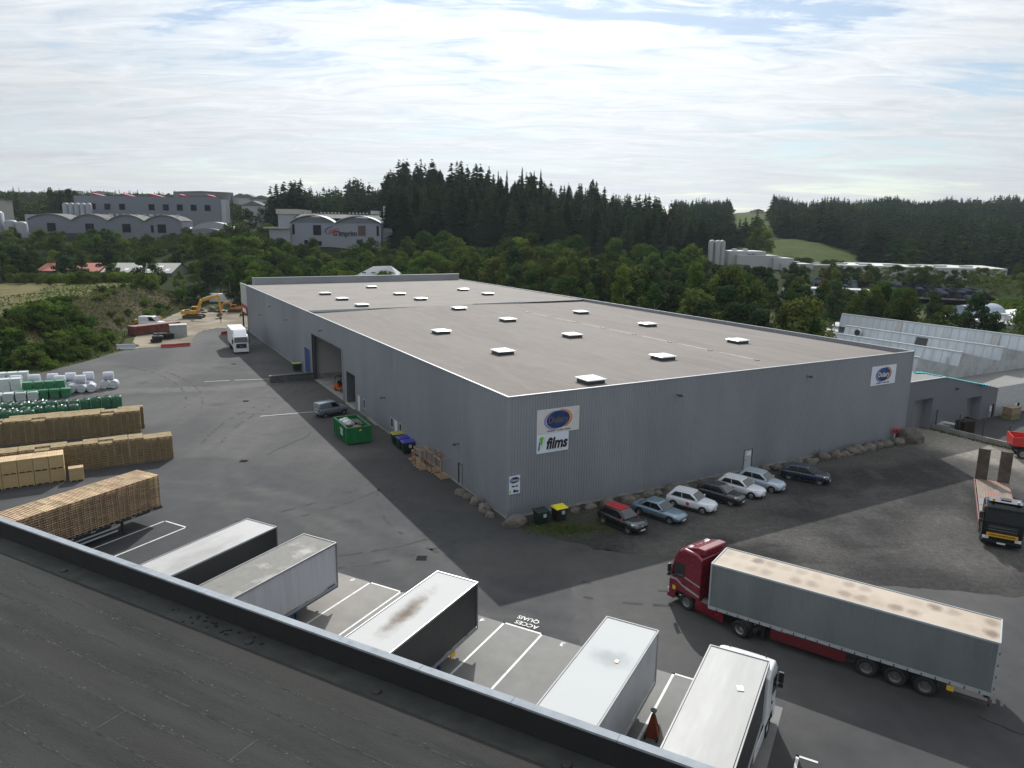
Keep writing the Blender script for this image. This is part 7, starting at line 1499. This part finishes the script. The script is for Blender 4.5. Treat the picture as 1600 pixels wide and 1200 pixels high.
# town fringe on the skyline at far left and a farmhouse on the right skyline
for i, (x, y, w_, h_, mm) in enumerate([(-480, 800, 26, 9, 'far_white'), (-455, 820, 20, 8, 'far_beige'), (-260, 620, 46, 12, 'far_grey'), (-215, 600, 14, 9, 'far_white'), (-190, 560, 18, 9, 'far_white'), (-235, 640, 14, 9, 'far_beige'), (-165, 470, 14, 8, 'far_white'), (262, 800, 12, 1.5, 'far_white')]):
    z = th(x, y); b = thing('town_block', (x, y, 0), 0, ['pale low block on the far left skyline', 'beige low block on the far left skyline', 'wide grey hall on the skyline right of the tall factory', 'white house below the wide grey skyline hall', 'white gabled house among trees right of the tall factory', 'tall beige block behind the wide grey skyline hall', 'white house left of the printing works', 'tiny white farm building at the head of the valley meadow'][i], 'building')
    mb = MB(); mb.box(-w_/2, w_/2, 0, 10, z-3, z+h_+(5 if i < 7 else 1)); mb.build('wall', MATS[mm], b); mb = MB(); mb.prism([(-w_/2-.5, z+h_+(5 if i < 7 else 1)), (0, z+h_+((8 if w_ < 20 else 5.8) if i < 7 else 3)), (w_/2+.5, z+h_+(5 if i < 7 else 1))], -.5, 10.5); mb.build('roof', M_FR, b)
# ---------------------------------------------------------------- vegetation
def leafmat(name, c, c2, trans=.24, objvar=.28, huevar=.018):
    return mat(name, c, .7, var=.28, scale=1.6, second=c2, sthr=(.42, .6), sscale=.55, spec=.0, trans=trans, objvar=objvar, huevar=huevar)
LV = {'dark': leafmat('leaf_dark', (.034, .064, .019), (.054, .092, .025)), 'olive': leafmat('leaf_olive', (.062, .088, .025), (.086, .106, .032)), 'fresh': leafmat('leaf_fresh', (.078, .128, .026), (.11, .165, .036)),
      'brown': leafmat('leaf_russet', (.082, .082, .032), (.070, .086, .029)), 'pine': leafmat('needle_pine', (.032, .058, .026), (.046, .074, .032), .18), 'spruce': leafmat('needle_spruce', (.025, .048, .025), (.038, .066, .031), .18, .40)}
M_BARK = mat('bark', (.10, .085, .07), .9, var=.3, scale=3); M_BARKP = mat('bark_pale', (.32, .30, .27), .85, var=.3, scale=4)
def fastmesh(name, V, F, m):
    V = np.asarray(V, np.float32); F = np.asarray(F, np.int32); k = F.shape[1]
    me = bpy.data.meshes.new(name); me.vertices.add(len(V)); me.vertices.foreach_set('co', V.ravel()); me.loops.add(F.size); me.loops.foreach_set('vertex_index', F.ravel())
    me.polygons.add(len(F)); me.polygons.foreach_set('loop_start', np.arange(0, F.size, k, dtype=np.int32)); me.update(calc_edges=True); me.materials.append(m); return me
def leaf_quads(P, N, s, g):
    """quads of size s at points P, facing roughly along N"""
    n = len(P); N = N+g.normal(0, .55, (n, 3)); N /= np.linalg.norm(N, axis=1)[:, None]
    a = np.cross(N, g.normal(0, 1, (n, 3))); a /= np.linalg.norm(a, axis=1)[:, None]; b = np.cross(N, a)
    s1 = (s*g.uniform(.6, 1.3, n))[:, None]; s2 = s1*g.uniform(.45, .9, n)[:, None]
    V = np.stack([P-a*s1, P-b*s2+N*s1*.15, P+a*s1, P+b*s2-N*s1*.1], 1).reshape(-1, 3); return V, np.arange(4*n).reshape(-1, 4)
def crown(kind, seed, nl, leaf):
    """crown of unit height (z 0..1) made of leaf-sized faces in clumps"""
    g = np.random.default_rng(seed); cl = []
    if kind == 'round':
        for i in range(34):
            t = g.uniform(.16, .93); r = .30*math.sin(math.pi*min(1, t*.9+.12))**.7; a = g.uniform(0, 6.28); q = r*math.sqrt(g.uniform(.05, 1)); cl.append((q*math.cos(a), q*math.sin(a), t, g.uniform(.07, .13)))
    elif kind == 'tall':
        for i in range(36):
            t = g.uniform(.14, .97); r = .19*math.sin(math.pi*min(1, t*.85+.14))**.8; a = g.uniform(0, 6.28); q = r*math.sqrt(g.uniform(.02, 1)); cl.append((q*math.cos(a), q*math.sin(a), t, g.uniform(.045, .095)))
    elif kind == 'open':
        for i in range(26):
            t = g.uniform(.25, .95); r = .28*math.sin(math.pi*t)**.6; a = g.uniform(0, 6.28); q = r*g.uniform(.3, 1); cl.append((q*math.cos(a), q*math.sin(a), t, g.uniform(.05, .10)))
    elif kind == 'pine':
        for i in range(24):
            t = g.uniform(.30, .97); r = .27*(1-.75*(t-.3)/.7); a = g.uniform(0, 6.28); q = r*g.uniform(.1, 1); cl.append((q*math.cos(a), q*math.sin(a), t, g.uniform(.05, .10)))
    else:      # bush
        for i in range(26):
            a = g.uniform(0, 6.28); q = .62*math.sqrt(g.uniform(0, 1)); t = g.uniform(.12, .84)*(1-.45*q); cl.append((q*math.cos(a), q*math.sin(a), t, g.uniform(.12, .22)))
    cl = np.array(cl); w = cl[:, 3]**2; idx = g.choice(len(cl), nl, p=w/w.sum()); D = g.normal(0, 1, (nl, 3)); D /= np.linalg.norm(D, axis=1)[:, None]
    rr = cl[idx, 3]*g.uniform(.55, 1.12, nl)**.7; P = cl[idx, :3]+D*rr[:, None]*np.array([1, 1, .8]); N = D+np.array([0, 0, .35]); return leaf_quads(P, N, leaf, g), cl
def conifer(seed, wh, nb, base=.08, R0=.21, ragged=.2):
    g = np.random.default_rng(seed); V = []; F = []
    dzw = (1-base)/(wh-1)
    for k in range(wh):
        t0 = k/(wh-1); t = t0; z = base+(1-base)*t**.92; r = R0*(1-t)**.85+.008; a0 = g.uniform(0, 6.28)
        for j in range(max(6, int(nb*(1-t*.35)))):
            z = base+(1-base)*t0**.92+dzw*g.uniform(-.75, .75)*(1 if t0 < .97 else 0)
            a = a0+6.283*j/max(6, int(nb*(1-t*.35)))+g.normal(0, .12); rr = r*g.uniform(1-ragged*1.6, 1+ragged*.7); w = rr*.42+.008; dz = rr*.42; c, s = math.cos(a), math.sin(a); o = len(V)
            V += [(0, 0, z+.018), (c*rr*.55-s*w, s*rr*.55+c*w, z-dz*.45), (c*rr, s*rr, z-dz*g.uniform(.7, 1.2)), (c*rr*.55+s*w, s*rr*.55-c*w, z-dz*.45)]; F.append((o, o+1, o+2, o+3))
    V.append((0, 0, 1.03)); return np.array(V), np.array(F)
def trunk_mesh(name, m, h=.8, r=.018, limbs=6, seed=0, lean=.02):
    g = random.Random(seed); mb = MB(); pts = [(0, 0, -.06), (lean*.3, 0, h*.35), (lean, lean*.5, h*.7), (lean*.6, lean, h)]
    for i, (a, b) in enumerate(zip(pts[:-1], pts[1:])): mb.tube(a, b, r*(1-.28*i), r*(1-.28*(i+1)), 7, caps=False)
    for i in range(limbs):
        t = g.uniform(.3, .8)*h; a = g.uniform(0, 6.28); L = g.uniform(.10, .2); mb.tube((lean*t, 0, t), (L*math.cos(a), L*math.sin(a), t+g.uniform(.08, .16)), r*.42, r*.12, 5, caps=False)
    return mb.mesh(name, m)
PROT = {}
def proto(key, kind, mats_, nl, leaf, n=3, bark=None, th_=.8, tr=.018):
    L = []
    for mk_ in mats_:
        for s in range(n):
            (V, F), _ = crown(kind, hash_(key+mk_)+s, nl, leaf); L.append((fastmesh('crown', V, F, LV[mk_]), trunk_mesh('trunk', bark or M_BARK, th_, tr, seed=s)))
    PROT[key] = L
def hash_(s): return sum(ord(c)*(i+3) for i, c in enumerate(s)) % 9973
proto('round', 'round', ['dark', 'dark', 'fresh'], 3000, .023); proto('roundolive', 'round', ['olive', 'dark'], 3000, .023)
proto('tall', 'tall', ['olive', 'dark', 'fresh'], 2800, .019, bark=M_BARKP, tr=.010); proto('russet', 'tall', ['brown', 'olive'], 2500, .017, bark=M_BARKP, tr=.010)
proto('open', 'open', ['fresh', 'olive'], 1500, .018, tr=.014); proto('pine', 'pine', ['pine'], 2800, .021, n=4, tr=.014)
proto('bush', 'bush', ['dark', 'fresh', 'olive'], 2000, .052, n=2, th_=.4, tr=.03); proto('bushdark', 'bush', ['dark'], 1800, .046, n=4, th_=.4, tr=.03); proto('bushlight', 'bush', ['fresh', 'olive'], 1700, .046, n=3, th_=.4, tr=.03)
rt = random.Random(11)
KN = {'pine': 'dark pine', 'bush': 'bush', 'bushdark': 'dark bush', 'bushlight': 'light green bush', 'tall': 'slender tree', 'russet': 'brownish birch', 'round': 'round tree', 'roundolive': 'olive tree', 'open': 'airy tree'}
def tree(key, x, y, h, label, group, cat='tree', wide=1.0, name=None, sink=0, auto=None):
    if auto: label = uniq((h-auto[1])/(auto[2]-auto[1]), KN[key], auto[0], 800+1132*x/max(y, 60))
    cm_, tm_ = rt.choice(PROT[key]); z = th(x, y)-sink; nm = name or {'pine': 'pine_tree', 'bush': 'bush', 'bushdark': 'bush', 'bushlight': 'bush', 'tall': 'birch_tree', 'russet': 'birch_tree'}.get(key, 'broadleaf_tree')
    e = bpy.data.objects.new(nm, None); col.objects.link(e); e.location = (x, y, z); e.rotation_euler = (0, 0, rt.uniform(0, 6.28)); w = h*wide*rt.uniform(.88, 1.15); e.scale = (w, w, h); e.empty_display_size = .2; tag(e, label, cat, group)
    for me, n_ in ((cm_, 'crown'), (tm_, 'trunk')): c = bpy.data.objects.new(n_, me); col.objects.link(c); c.parent = e

def where(px):
    for lim, w_ in ((60, 'at the left edge'), (110, 'above the red roofed shed'), (160, 'between the two sheds'), (215, 'above the grey shed'), (270, 'right of the grey shed'), (320, 'above the large excavator'), (370, 'left of the warehouse end'), (430, 'left of the printing works'), (480, 'below the left curved gable'), (530, 'below the swoosh logo'), (590, 'below the right curved gable'), (640, 'by the round tank'),
                   (690, 'at the forest corner'), (730, 'above the parapet end'), (770, 'left of the skyline spruces'), (810, 'under the skyline spruces'), (850, 'right of the skyline spruces'), (900, 'above the roof step'), (950, 'right of the roof step'), (1000, 'on the hill shoulder'), (1050, 'at the hill end'), (1105, 'left of the steel silos'), (1140, 'by the steel silos'), (1200, 'below the white works'), (1260, 'below the valley meadow'),
                   (1320, 'below the meadow tip'), (1380, 'left of the packed car lot'), (1450, 'before the packed car lot'), (1520, 'left of the curved rooflight'), (9999, 'near the right edge')):
        if px < lim: return w_
_seen = {}
def uniq(h, what, row, px):
    row = row.replace('in the ', 'in ').replace(',', '')
    base = ('tall ' if h > .66 else 'low ' if h < .33 else '')+what+((' '+row) if row else '')+' '+where(px)
    return base
def atpx(px, Y): return (px-800)/1132*Y, Y
# belt right behind the warehouse
n_ = 0; G1 = 'mixed trees in the belt right behind the warehouse'
for i in range(215):
    a, b = rt.uniform(16, 150), 57+rt.random()**1.2*44
    if a < 62 and b > 61 and b < 110 and not (b > 100): 
        if a < 42 or b > 66: continue
    x, y, _ = BF(a, b); k = rt.choice(['tall', 'tall', 'tall', 'russet', 'pine', 'roundolive', 'tall', 'pine', 'pine']); h = rt.uniform(11.0, 15.5)*(1 if b > 62 else .85)
    tree(k, x, y, h, {'pine': 'dark pine among the mixed trees of the belt right behind the warehouse', 'russet': 'thin brownish birch in the belt right behind the warehouse'}.get(k, 'olive green tree in the belt right behind the warehouse'), G1, wide={'tall': .8, 'russet': .8}.get(k, 1.0), auto=(('in the front row' if b < 68 else 'in the second row' if b < 84 else 'in the back row')+' behind the warehouse', 11, 14.5))
for i in range(80):
    a, b = rt.uniform(4, 75), rt.uniform(107, 150); x, y, _ = BF(a, b)
    if 88 < x < 135 and 138 < y < 180: continue
    k = rt.choice(['tall', 'pine', 'pine', 'roundolive', 'tall']); tree(k, x, y, rt.uniform(8.0, 11.5), 'dark pine in the wood behind the sawtooth hall' if k == 'pine' else 'leafy tree in the wood behind the sawtooth hall', 'trees behind the sawtooth hall', wide=1.05, auto=(('in the front' if b < 120 else 'in the middle' if b < 135 else 'in the back')+' of the sawtooth wood', 8, 11.5))
for i in range(12): x, y, _ = BF(rt.uniform(44, 64), rt.uniform(53, 56)); tree('bushlight', x, y, rt.uniform(8.6, 10.2), 'yellow green shrub peeping over the right edge of the warehouse roof', 'shrubs along the right side of the warehouse', 'shrub', .45, auto=('along the warehouse right side', 8.6, 10.2))
# rounded trees along the foot of the forest hill
for i in range(66):
    px = 640+rt.random()*450; Y = rt.uniform(214, 262); x, y = atpx(px, Y); tree('round', x, y, rt.uniform(10.5, 14.5), 'rounded dark green tree along the foot of the forest hill', 'rounded trees at the foot of the forest hill', wide=1.05, auto=(('in the front line' if Y < 230 else 'in the middle line' if Y < 246 else 'in the back line')+' at the hill foot', 10.5, 14.5))
# in front of the printing works and around
for i in range(170):
    px = rt.uniform(375, 690); Y = rt.uniform(212, 288); x, y = atpx(px, Y)
    k = rt.choice(['round', 'round', 'bushdark', 'roundolive']); h = rt.uniform(5.5, 8.5) if Y > 240 else rt.uniform(7, 10)
    tree(k, x, y, h*(.8 if k == 'bushdark' else 1), 'dark bush on the slope below the printing works' if k == 'bushdark' else 'round crowned tree on the slope below the printing works', 'greenery below the printing works', wide=1.15, auto=(('low down' if Y < 237 else 'halfway up' if Y < 262 else 'high up')+' on the slope', 5.5, 10))
for i in range(26):
    px = rt.uniform(385, 700); Y = rt.uniform(184, 206); x, y = atpx(px, Y)
    if -40 < x < -20 and y < 176: continue
    tree(rt.choice(['roundolive', 'open', 'round']), x, y, rt.uniform(8.2, 11), 'tree peeping over the raised far parapet of the warehouse', 'trees just beyond the far parapet', wide=1.15, auto=('just beyond the far parapet', 8.2, 11))
# left hillside
for i in range(72):
    px = rt.uniform(-60, 430); Y = rt.uniform(258, 334); x, y = atpx(px, Y); tree(rt.choice(['round', 'roundolive', 'round']), x, y, rt.uniform(4.4, 7.6), '', 'small trees on the slope below the factory', 'tree', 1.2, auto=(('low' if Y < 285 else 'halfway' if Y < 310 else 'high')+' on the factory slope', 4.4, 7.6))
VV, FF = [], []; off = 0
for i in range(210):
    px = rt.uniform(-60, 440); Y = rt.uniform(256, 336); x, y = atpx(px, Y); (V, F), _ = crown('bush', i % 5, 420, .085); h = rt.uniform(2.8, 5.2); q = V*np.array([h*.85, h*.85, h])+np.array([x, y, th(x, y)-.2]); VV.append(q); FF.append(F+off); off += len(V)
o = bpy.data.objects.new('hillside_scrub', fastmesh('hillside_scrub', np.concatenate(VV), np.concatenate(FF), LV['dark'])); col.objects.link(o); tag(o, 'dark scrub covering the slope below the vaulted factory', 'scrub', kind='stuff')
for (px, Y, h, k, lb) in [(5, 205, 9.5, 'round', 'large dark tree at the left edge above the dry field'), (-25, 215, 12, 'pine', 'tall pine cut off by the left edge'), (32, 222, 12, 'pine', 'spreading dark pine left of the red roofed shed'), (48, 214, 9, 'pine', 'smaller dark pine touching the red roofed shed'), (12, 240, 12, 'round', 'broad green tree behind the left edge pines'), (55, 246, 9, 'round', 'light green tree left of the red roofed shed'),
                         (100, 226, 10.5, 'pine', 'dark pine right of the red roof'), (108, 222, 9, 'pine', 'dark pine beside the gap between the two sheds'), (130, 228, 9.5, 'pine', 'dark pine before the left end of the grey shed'), (174, 236, 10, 'pine', 'slim dark pine rising in front of the grey shed roof'), (180, 224, 7.5, 'round', 'round green tree in front of the middle of the grey shed'),
                         (228, 214, 10, 'round', 'big dark round tree before the right end of the grey shed'), (246, 212, 8, 'round', 'lower round tree right of the big dark one'), (325, 232, 16, 'round', 'tall light green tree between the grey shed and the excavators'), (345, 240, 14, 'round', 'leaning green tree right of the tall light green one'), (312, 222, 9, 'open', 'small light tree in front of the tall green one'),
                         (300, 198, 5.5, 'bushdark', 'large dome shaped bush behind the yellow excavator'), (282, 205, 8, 'tall', 'slim tree left of the dome shaped bush'), (330, 206, 11, 'pine', 'dark pine behind the excavator boom'), (345, 214, 12, 'pine', 'dark pine next to the tall slender trees'), (360, 198, 10, 'tall', 'slender pale green tree left of the warehouse end'), (375, 203, 11, 'tall', 'tall slender tree beside the warehouse end'), (392, 196, 10.5, 'open', 'slender open tree behind the warehouse canopy'), (372, 250, 14, 'round', 'dark tree mass right of the tall green tree'), (395, 252, 13, 'round', 'dark crown left of the printing works'), (415, 262, 12, 'round', 'dark crown close to the printing works wing'), (340, 262, 14, 'round', 'dark crown behind the tall light green tree'), (362, 275, 14, 'roundolive', 'olive tree in front of the loading wing'), (385, 280, 14, 'roundolive', 'olive tree right of the loading wing'), (318, 275, 9, 'roundolive', 'olive bush before the curved loading portal')]:
    x, y = atpx(px, Y); tree(k, x, y, h, lb, None, wide=1.25 if k in ('round', 'pine') else 1.1)
for i in range(46):
    px = rt.uniform(15, 240); Y = rt.uniform(190, 212); x, y = atpx(px, Y); tree('bushlight', x, y, rt.uniform(3.0, 4.6), 'light green bush in the hedge along the back of the dry field', 'hedge bushes behind the dry field', 'bush', .85, auto=('in the dry field hedge', 3, 4.6))
# bank bushes around the yard edge
cnt = 0
while cnt < 135:
    x, y = rt.uniform(-112, -68), rt.uniform(96, 139); d = float(seg_dist(np.array(x), np.array(y), BANK))
    if d < 1.6 or d > 17.5 or x/y < -.80: continue
    px = 800+1132*x/y
    edge = d < 5; k = 'bushlight' if edge and rt.random() < .8 else ('bushdark' if rt.random() < .5 else rt.choice(['bush', 'bushlight'])); h = rt.uniform(1.3, 2.2) if edge else rt.uniform(2.0, 3.5)*(1 if d < 14 else .7)
    tree(k, x, y, h, 'light green low shrub along the yard edge at the left' if edge else 'bush in the dense dark thicket on the left bank', 'low shrubs along the yard edge' if edge else 'bushes of the thicket on the left bank', 'bush', 1.0, auto=(('at the yard edge,' if edge else 'low in the thicket,' if d < 11 else 'midway up the thicket,' if d < 18 else 'atop the thicket,')+(' front part' if y < 112 else ' middle part' if y < 126 else ' far part'), 1.3 if edge else 2.2, 2.2 if edge else 3.8)); cnt += 1
for i in range(60):
    x, y = rt.uniform(-112, -80), rt.uniform(136, 188); d = float(seg_dist(np.array(x), np.array(y), BANK))
    if d < 1.5 or d > 15: continue
    tree(rt.choice(['bush', 'bushlight', 'bushdark']), x, y, rt.uniform(.8, 1.7), 'small shrub on the bare brown bank behind the machines', 'small shrubs on the brown bank', 'bush', 1.2, auto=('on the brown bank '+('behind the machines' if y > 165 else 'beside the machines' if y > 150 else 'behind the tyres')+',', .8, 1.7))
# right hand side belts
for i in range(64):
    px = rt.uniform(1120, 1620); Y = rt.uniform(262, 300) if px < 1500 else rt.uniform(235, 320); x, y = atpx(px, Y); k = rt.choice(['tall', 'roundolive', 'round', 'open']); tree(k, x, y, rt.uniform(6, 8.8)*(1 if px > 1300 else .62), 'tree in the far belt before the long white warehouse', 'trees before the long white warehouse', wide=1.25, auto=(('in the front' if Y < 281 else 'in the back')+' of the far right belt', 7.5, 11))
for i in range(60):
    px = rt.uniform(1050, 1300); Y = rt.uniform(170, 250); x, y = atpx(px, Y)
    if 74 < x < 108 and 190 < y < 216: continue
    k = rt.choice(['tall', 'pine', 'pine', 'russet']); tree(k, x, y, rt.uniform(8, 11.5), 'dark pine in the middle belt right of the warehouse' if k == 'pine' else 'leafy tree in the middle belt right of the warehouse', 'middle belt trees', wide=1.1, auto=(('in the front' if Y < 210 else 'in the back')+' of the middle right belt', 8, 11.5))
for i in range(12): px = rt.uniform(1545, 1640); Y = rt.uniform(184, 205); x, y = atpx(px, Y); tree('bushlight', x, y, rt.uniform(5, 7), 'bright green tree behind the white flat roofed building', 'bright trees behind the white flat roofed building', wide=.75, auto=('beyond the curved rooflight', 5, 7))
tree('open', 84.5, 121, 6.2, 'small shrubby tree before the white flat roofed building at the right edge', None)
for i in range(34):
    x, y = atpx(rt.uniform(1175, 1345), rt.uniform(342, 352)); tree('bushdark', x, y, rt.uniform(2.2, 3.6), 'bush in the hedge below the valley meadow', 'hedge below the valley meadow', 'bush', 1.2, auto=('in the meadow hedge', 2.2, 3.6))
for i, (px, Y, h) in enumerate([(1176, 372, 16), (1186, 366, 14), (1170, 385, 15), (1180, 395, 14)]): x, y = atpx(px, Y); tree('round', x, y, h, 'round dark tree at the upper left end of the valley meadow', 'trees at the upper end of the meadow', wide=1.1)
# conifers: the nearest 290 singly, the rest as one wood
CONM = [fastmesh('spruce', *conifer(40+k, 40, 11, .06, .17+.02*(k % 3), .32), LV['spruce']) for k in range(5)]
CONL = [conifer(60+k, 17, 7, .08, .18, .3) for k in range(4)]
def in_forest(px, Y):
    if 606 < px < 1128 and 296 < Y < 500: return Y > (300 if px < 1040 else 345)
    if 430 < px <= 606 and 372 < Y < 500: return True
    if 1040 < px < 1170 and 430 < Y < 880: return not (1128 < px and 480 < Y)
    if 1190 < px < 1800: return Y > 352+max(0, 1400-px)*.72 and Y < 880
    return False
def meadow(px, Y): return 1180 < px < 1335 and Y < 352+ (1400-px)*.72+10 or (1134 < px < 1192 and Y > 470)
cand = []
while len(cand) < 6900:
    px = rt.uniform(430, 1800) if rt.random() < .88 else rt.uniform(430, 612); Y = 296+(rt.random()**.8)*584; 
    if in_forest(px, Y) and not meadow(px, Y) and rt.random() < Y/880+.15: cand.append((px, Y))
def hcon(px, Y): return (20 if px < 830 else 16.5) if Y < 500 else 15
sing = sorted([c for c in cand if 606 < c[0] < 1130 and c[1] < 460], key=lambda c: c[1])[:290]; ss = set(sing)
for px, Y in sing:
    x, y = atpx(px, Y); o = bpy.data.objects.new('spruce_tree', rt.choice(CONM)); col.objects.link(o); h = hcon(px, Y)*rt.uniform(.78, 1.18); w = h*rt.uniform(1.3, 2.1); o.location = (x, y, th(x, y)-.5); o.scale = (w, w, h); o.rotation_euler = (0, 0, rt.uniform(0, 6.28)); tag(o, uniq((h-13)/(23-13), 'dark spruce', 'in the '+('front' if Y < 335 else 'second' if Y < 370 else 'third' if Y < 405 else 'upper')+' forest rank', px), 'tree', 'spruces on the near flank of the forest hill')
for i, (px, top, lb) in enumerate([(788, 272, 'thin spruce top, leftmost of the tall ones breaking the skyline'), (811, 268, 'tallest thin spruce breaking the skyline of the forest hill'), (829, 273, 'spruce just left of the last skyline spruce'), (839, 271, 'last of the tall thin spruces breaking the skyline'), (775, 274, 'short spruce top left of the skyline spruces')]):
    x, y = atpx(px, 385); o = bpy.data.objects.new('spruce_tree', CONM[i % 5]); col.objects.link(o); z = th(x, y); zt = 22.1+385*(357-top)/1132; h = zt-z+.5; o.location = (x, y, z-.5); o.scale = (h*.62, h*.62, h); tag(o, lb, 'tree')
VV, FF = [], []; off = 0
for c in cand:
    if c in ss: continue
    px, Y = c; x, y = atpx(px, Y); V, F = rt.choice(CONL); h = hcon(px, Y)*rt.uniform(.62, 1.25)*(1+.16*math.sin(px*.021+Y*.03)+.10*math.sin(px*.07)); w = h*rt.uniform(1.3, 2.3); a = rt.uniform(0, 6.28); ca, sa = math.cos(a), math.sin(a)
    q = np.empty_like(V); q[:, 0] = (V[:, 0]*ca-V[:, 1]*sa)*w+x; q[:, 1] = (V[:, 0]*sa+V[:, 1]*ca)*w+y; q[:, 2] = V[:, 2]*h+th(x, y)-.6; VV.append(q); FF.append(F+off); off += len(V)
o = bpy.data.objects.new('conifer_forest', fastmesh('conifer_forest', np.concatenate(VV), np.concatenate(FF), LV['spruce'])); col.objects.link(o); tag(o, 'dark conifer forest covering the hills on the skyline', 'forest', kind='stuff')
VV, FF = [], []; off = 0; (RV, RF), _ = crown('round', 15, 420, .055); (SV_, SF_), _ = crown('tall', 16, 420, .05)
for i in range(420):
    px, Y = rt.choice(cand)
    if px < 1000 and Y < 380: continue
    if mnoise.noise(Vector((px*.012, Y*.012, 3))) < .02 and rt.random() < .8: continue
    x, y = atpx(px, Y-3); V, F = ((RV, RF), (SV_, SF_))[i % 2]; h = hcon(px, Y)*rt.uniform(.75, 1.08); w = h*1.25; q = V*np.array([w, w, h])+np.array([x, y, th(x, y)-.5]); VV.append(q); FF.append(F+off); off += len(V)
o = bpy.data.objects.new('forest_broadleaf', fastmesh('forest_broadleaf', np.concatenate(VV), np.concatenate(FF), LV['dark'])); col.objects.link(o); tag(o, 'lighter broadleaf trees mixed into the dark conifer forest', 'forest', kind='stuff')
# mixed woods on the far left skyline and behind the factories, as one mass
VV, FF = [], []; off = 0; (RV, RF), _ = crown('round', 5, 260, .062); (SV_, SF_), _ = crown('round', 6, 260, .06)
for i in range(1500):
    px = rt.uniform(-200, 620); Y = rt.uniform(440, 1250)
    if px > 430 and Y < 500: continue
    x, y = atpx(px, Y); h = rt.uniform(9, 15); w = h*1.35
    if rt.random() < .35: V, F = rt.choice(CONL); w = h*1.2; h *= 1.25
    else: V, F = ((RV, RF), (SV_, SF_))[i % 2]
    if any(abs(x-bx) < bw and by-40 < y < by for bx, by, bw in ((-480, 800, 14), (-455, 820, 11), (-260, 620, 24), (-215, 600, 8), (-190, 560, 10))): continue
    q = V*np.array([w, w, h])+np.array([x, y, th(x, y)-1.0]); VV.append(q); FF.append(F+off); off += len(V)
o = bpy.data.objects.new('far_wood', fastmesh('far_wood', np.concatenate(VV), np.concatenate(FF), LV['dark'])); col.objects.link(o); tag(o, 'distant mixed wood along the skyline behind the factories', 'wood', kind='stuff')
for i, (px, Y, top) in enumerate([(97, 430, 298), (103, 428, 301), (110, 432, 299), (117, 425, 300), (124, 430, 298), (131, 428, 299), (138, 430, 300), (34, 470, 301), (44, 470, 303)]):
    x, y = atpx(px, Y); z = th(x, y); h = 22.1+Y*(347-top)/1132-z; tree('pine', x, y, h, ORD[i]+' tall pine from the left beside the tall factory block' if px > 90 else 'dark tree above the beige hall at the far left', 'pines left of the tall factory' if px > 90 else 'dark trees above the beige hall', wide=.55)
# low weeds and grass: on the bank, along the wall foot and lane verge
g = np.random.default_rng(5)
def tufts(P, s): 
    V, F = leaf_quads(P+np.array([0, 0, s*.5]), np.tile([0., 0, .2], (len(P), 1)), s, g); return V, F
pts = []
while len(pts) < 9000:
    x, y = rt.uniform(-118, -68), rt.uniform(96, 215); d = float(seg_dist(np.array(x), np.array(y), BANK))
    if d < -.2 or d > 30 or x/y < -.8: continue
    if d > 15 and rt.random() < .6: continue
    pts.append((x, y, th(x, y)))
V1, F1 = tufts(np.array(pts), .22)
pts = [(*BF(-1.2+rt.gauss(0, .4), rt.uniform(.5, 48))[:2], .02) for _ in range(1300)]+[(*BF(rt.uniform(-20, 5), 56.2+rt.gauss(0, .25))[:2], .02) for _ in range(1500)]+[(rt.gauss(4.2, 1.4), rt.gauss(51.0, .55), .02) for _ in range(700)]
V2, F2 = tufts(np.array(pts), .07)
o = bpy.data.objects.new('weeds', fastmesh('weeds', np.concatenate([V1, V2]), np.concatenate([F1, F2+len(V1)]), LV['olive'])); col.objects.link(o); tag(o, 'weeds and rough grass on the bank and verges', 'grass', kind='stuff')
# ---------------------------------------------------------------- thin summer haze
mb = MB(); mb.box(-6900, 6900, -320, 4600, -2, 175)
hz = bpy.data.materials.new('haze'); hz.use_nodes = True; nt = hz.node_tree; nt.nodes.clear(); o_ = _n(nt, 'ShaderNodeOutputMaterial'); pv = _n(nt, 'ShaderNodeVolumePrincipled')
pv.inputs['Color'].default_value = (.80, .90, 1.0, 1); pv.inputs['Density'].default_value = .00006; pv.inputs['Anisotropy'].default_value = .2; nt.links.new(pv.outputs[0], o_.inputs['Volume'])
tag(mb.build('haze', hz), kind='stuff')
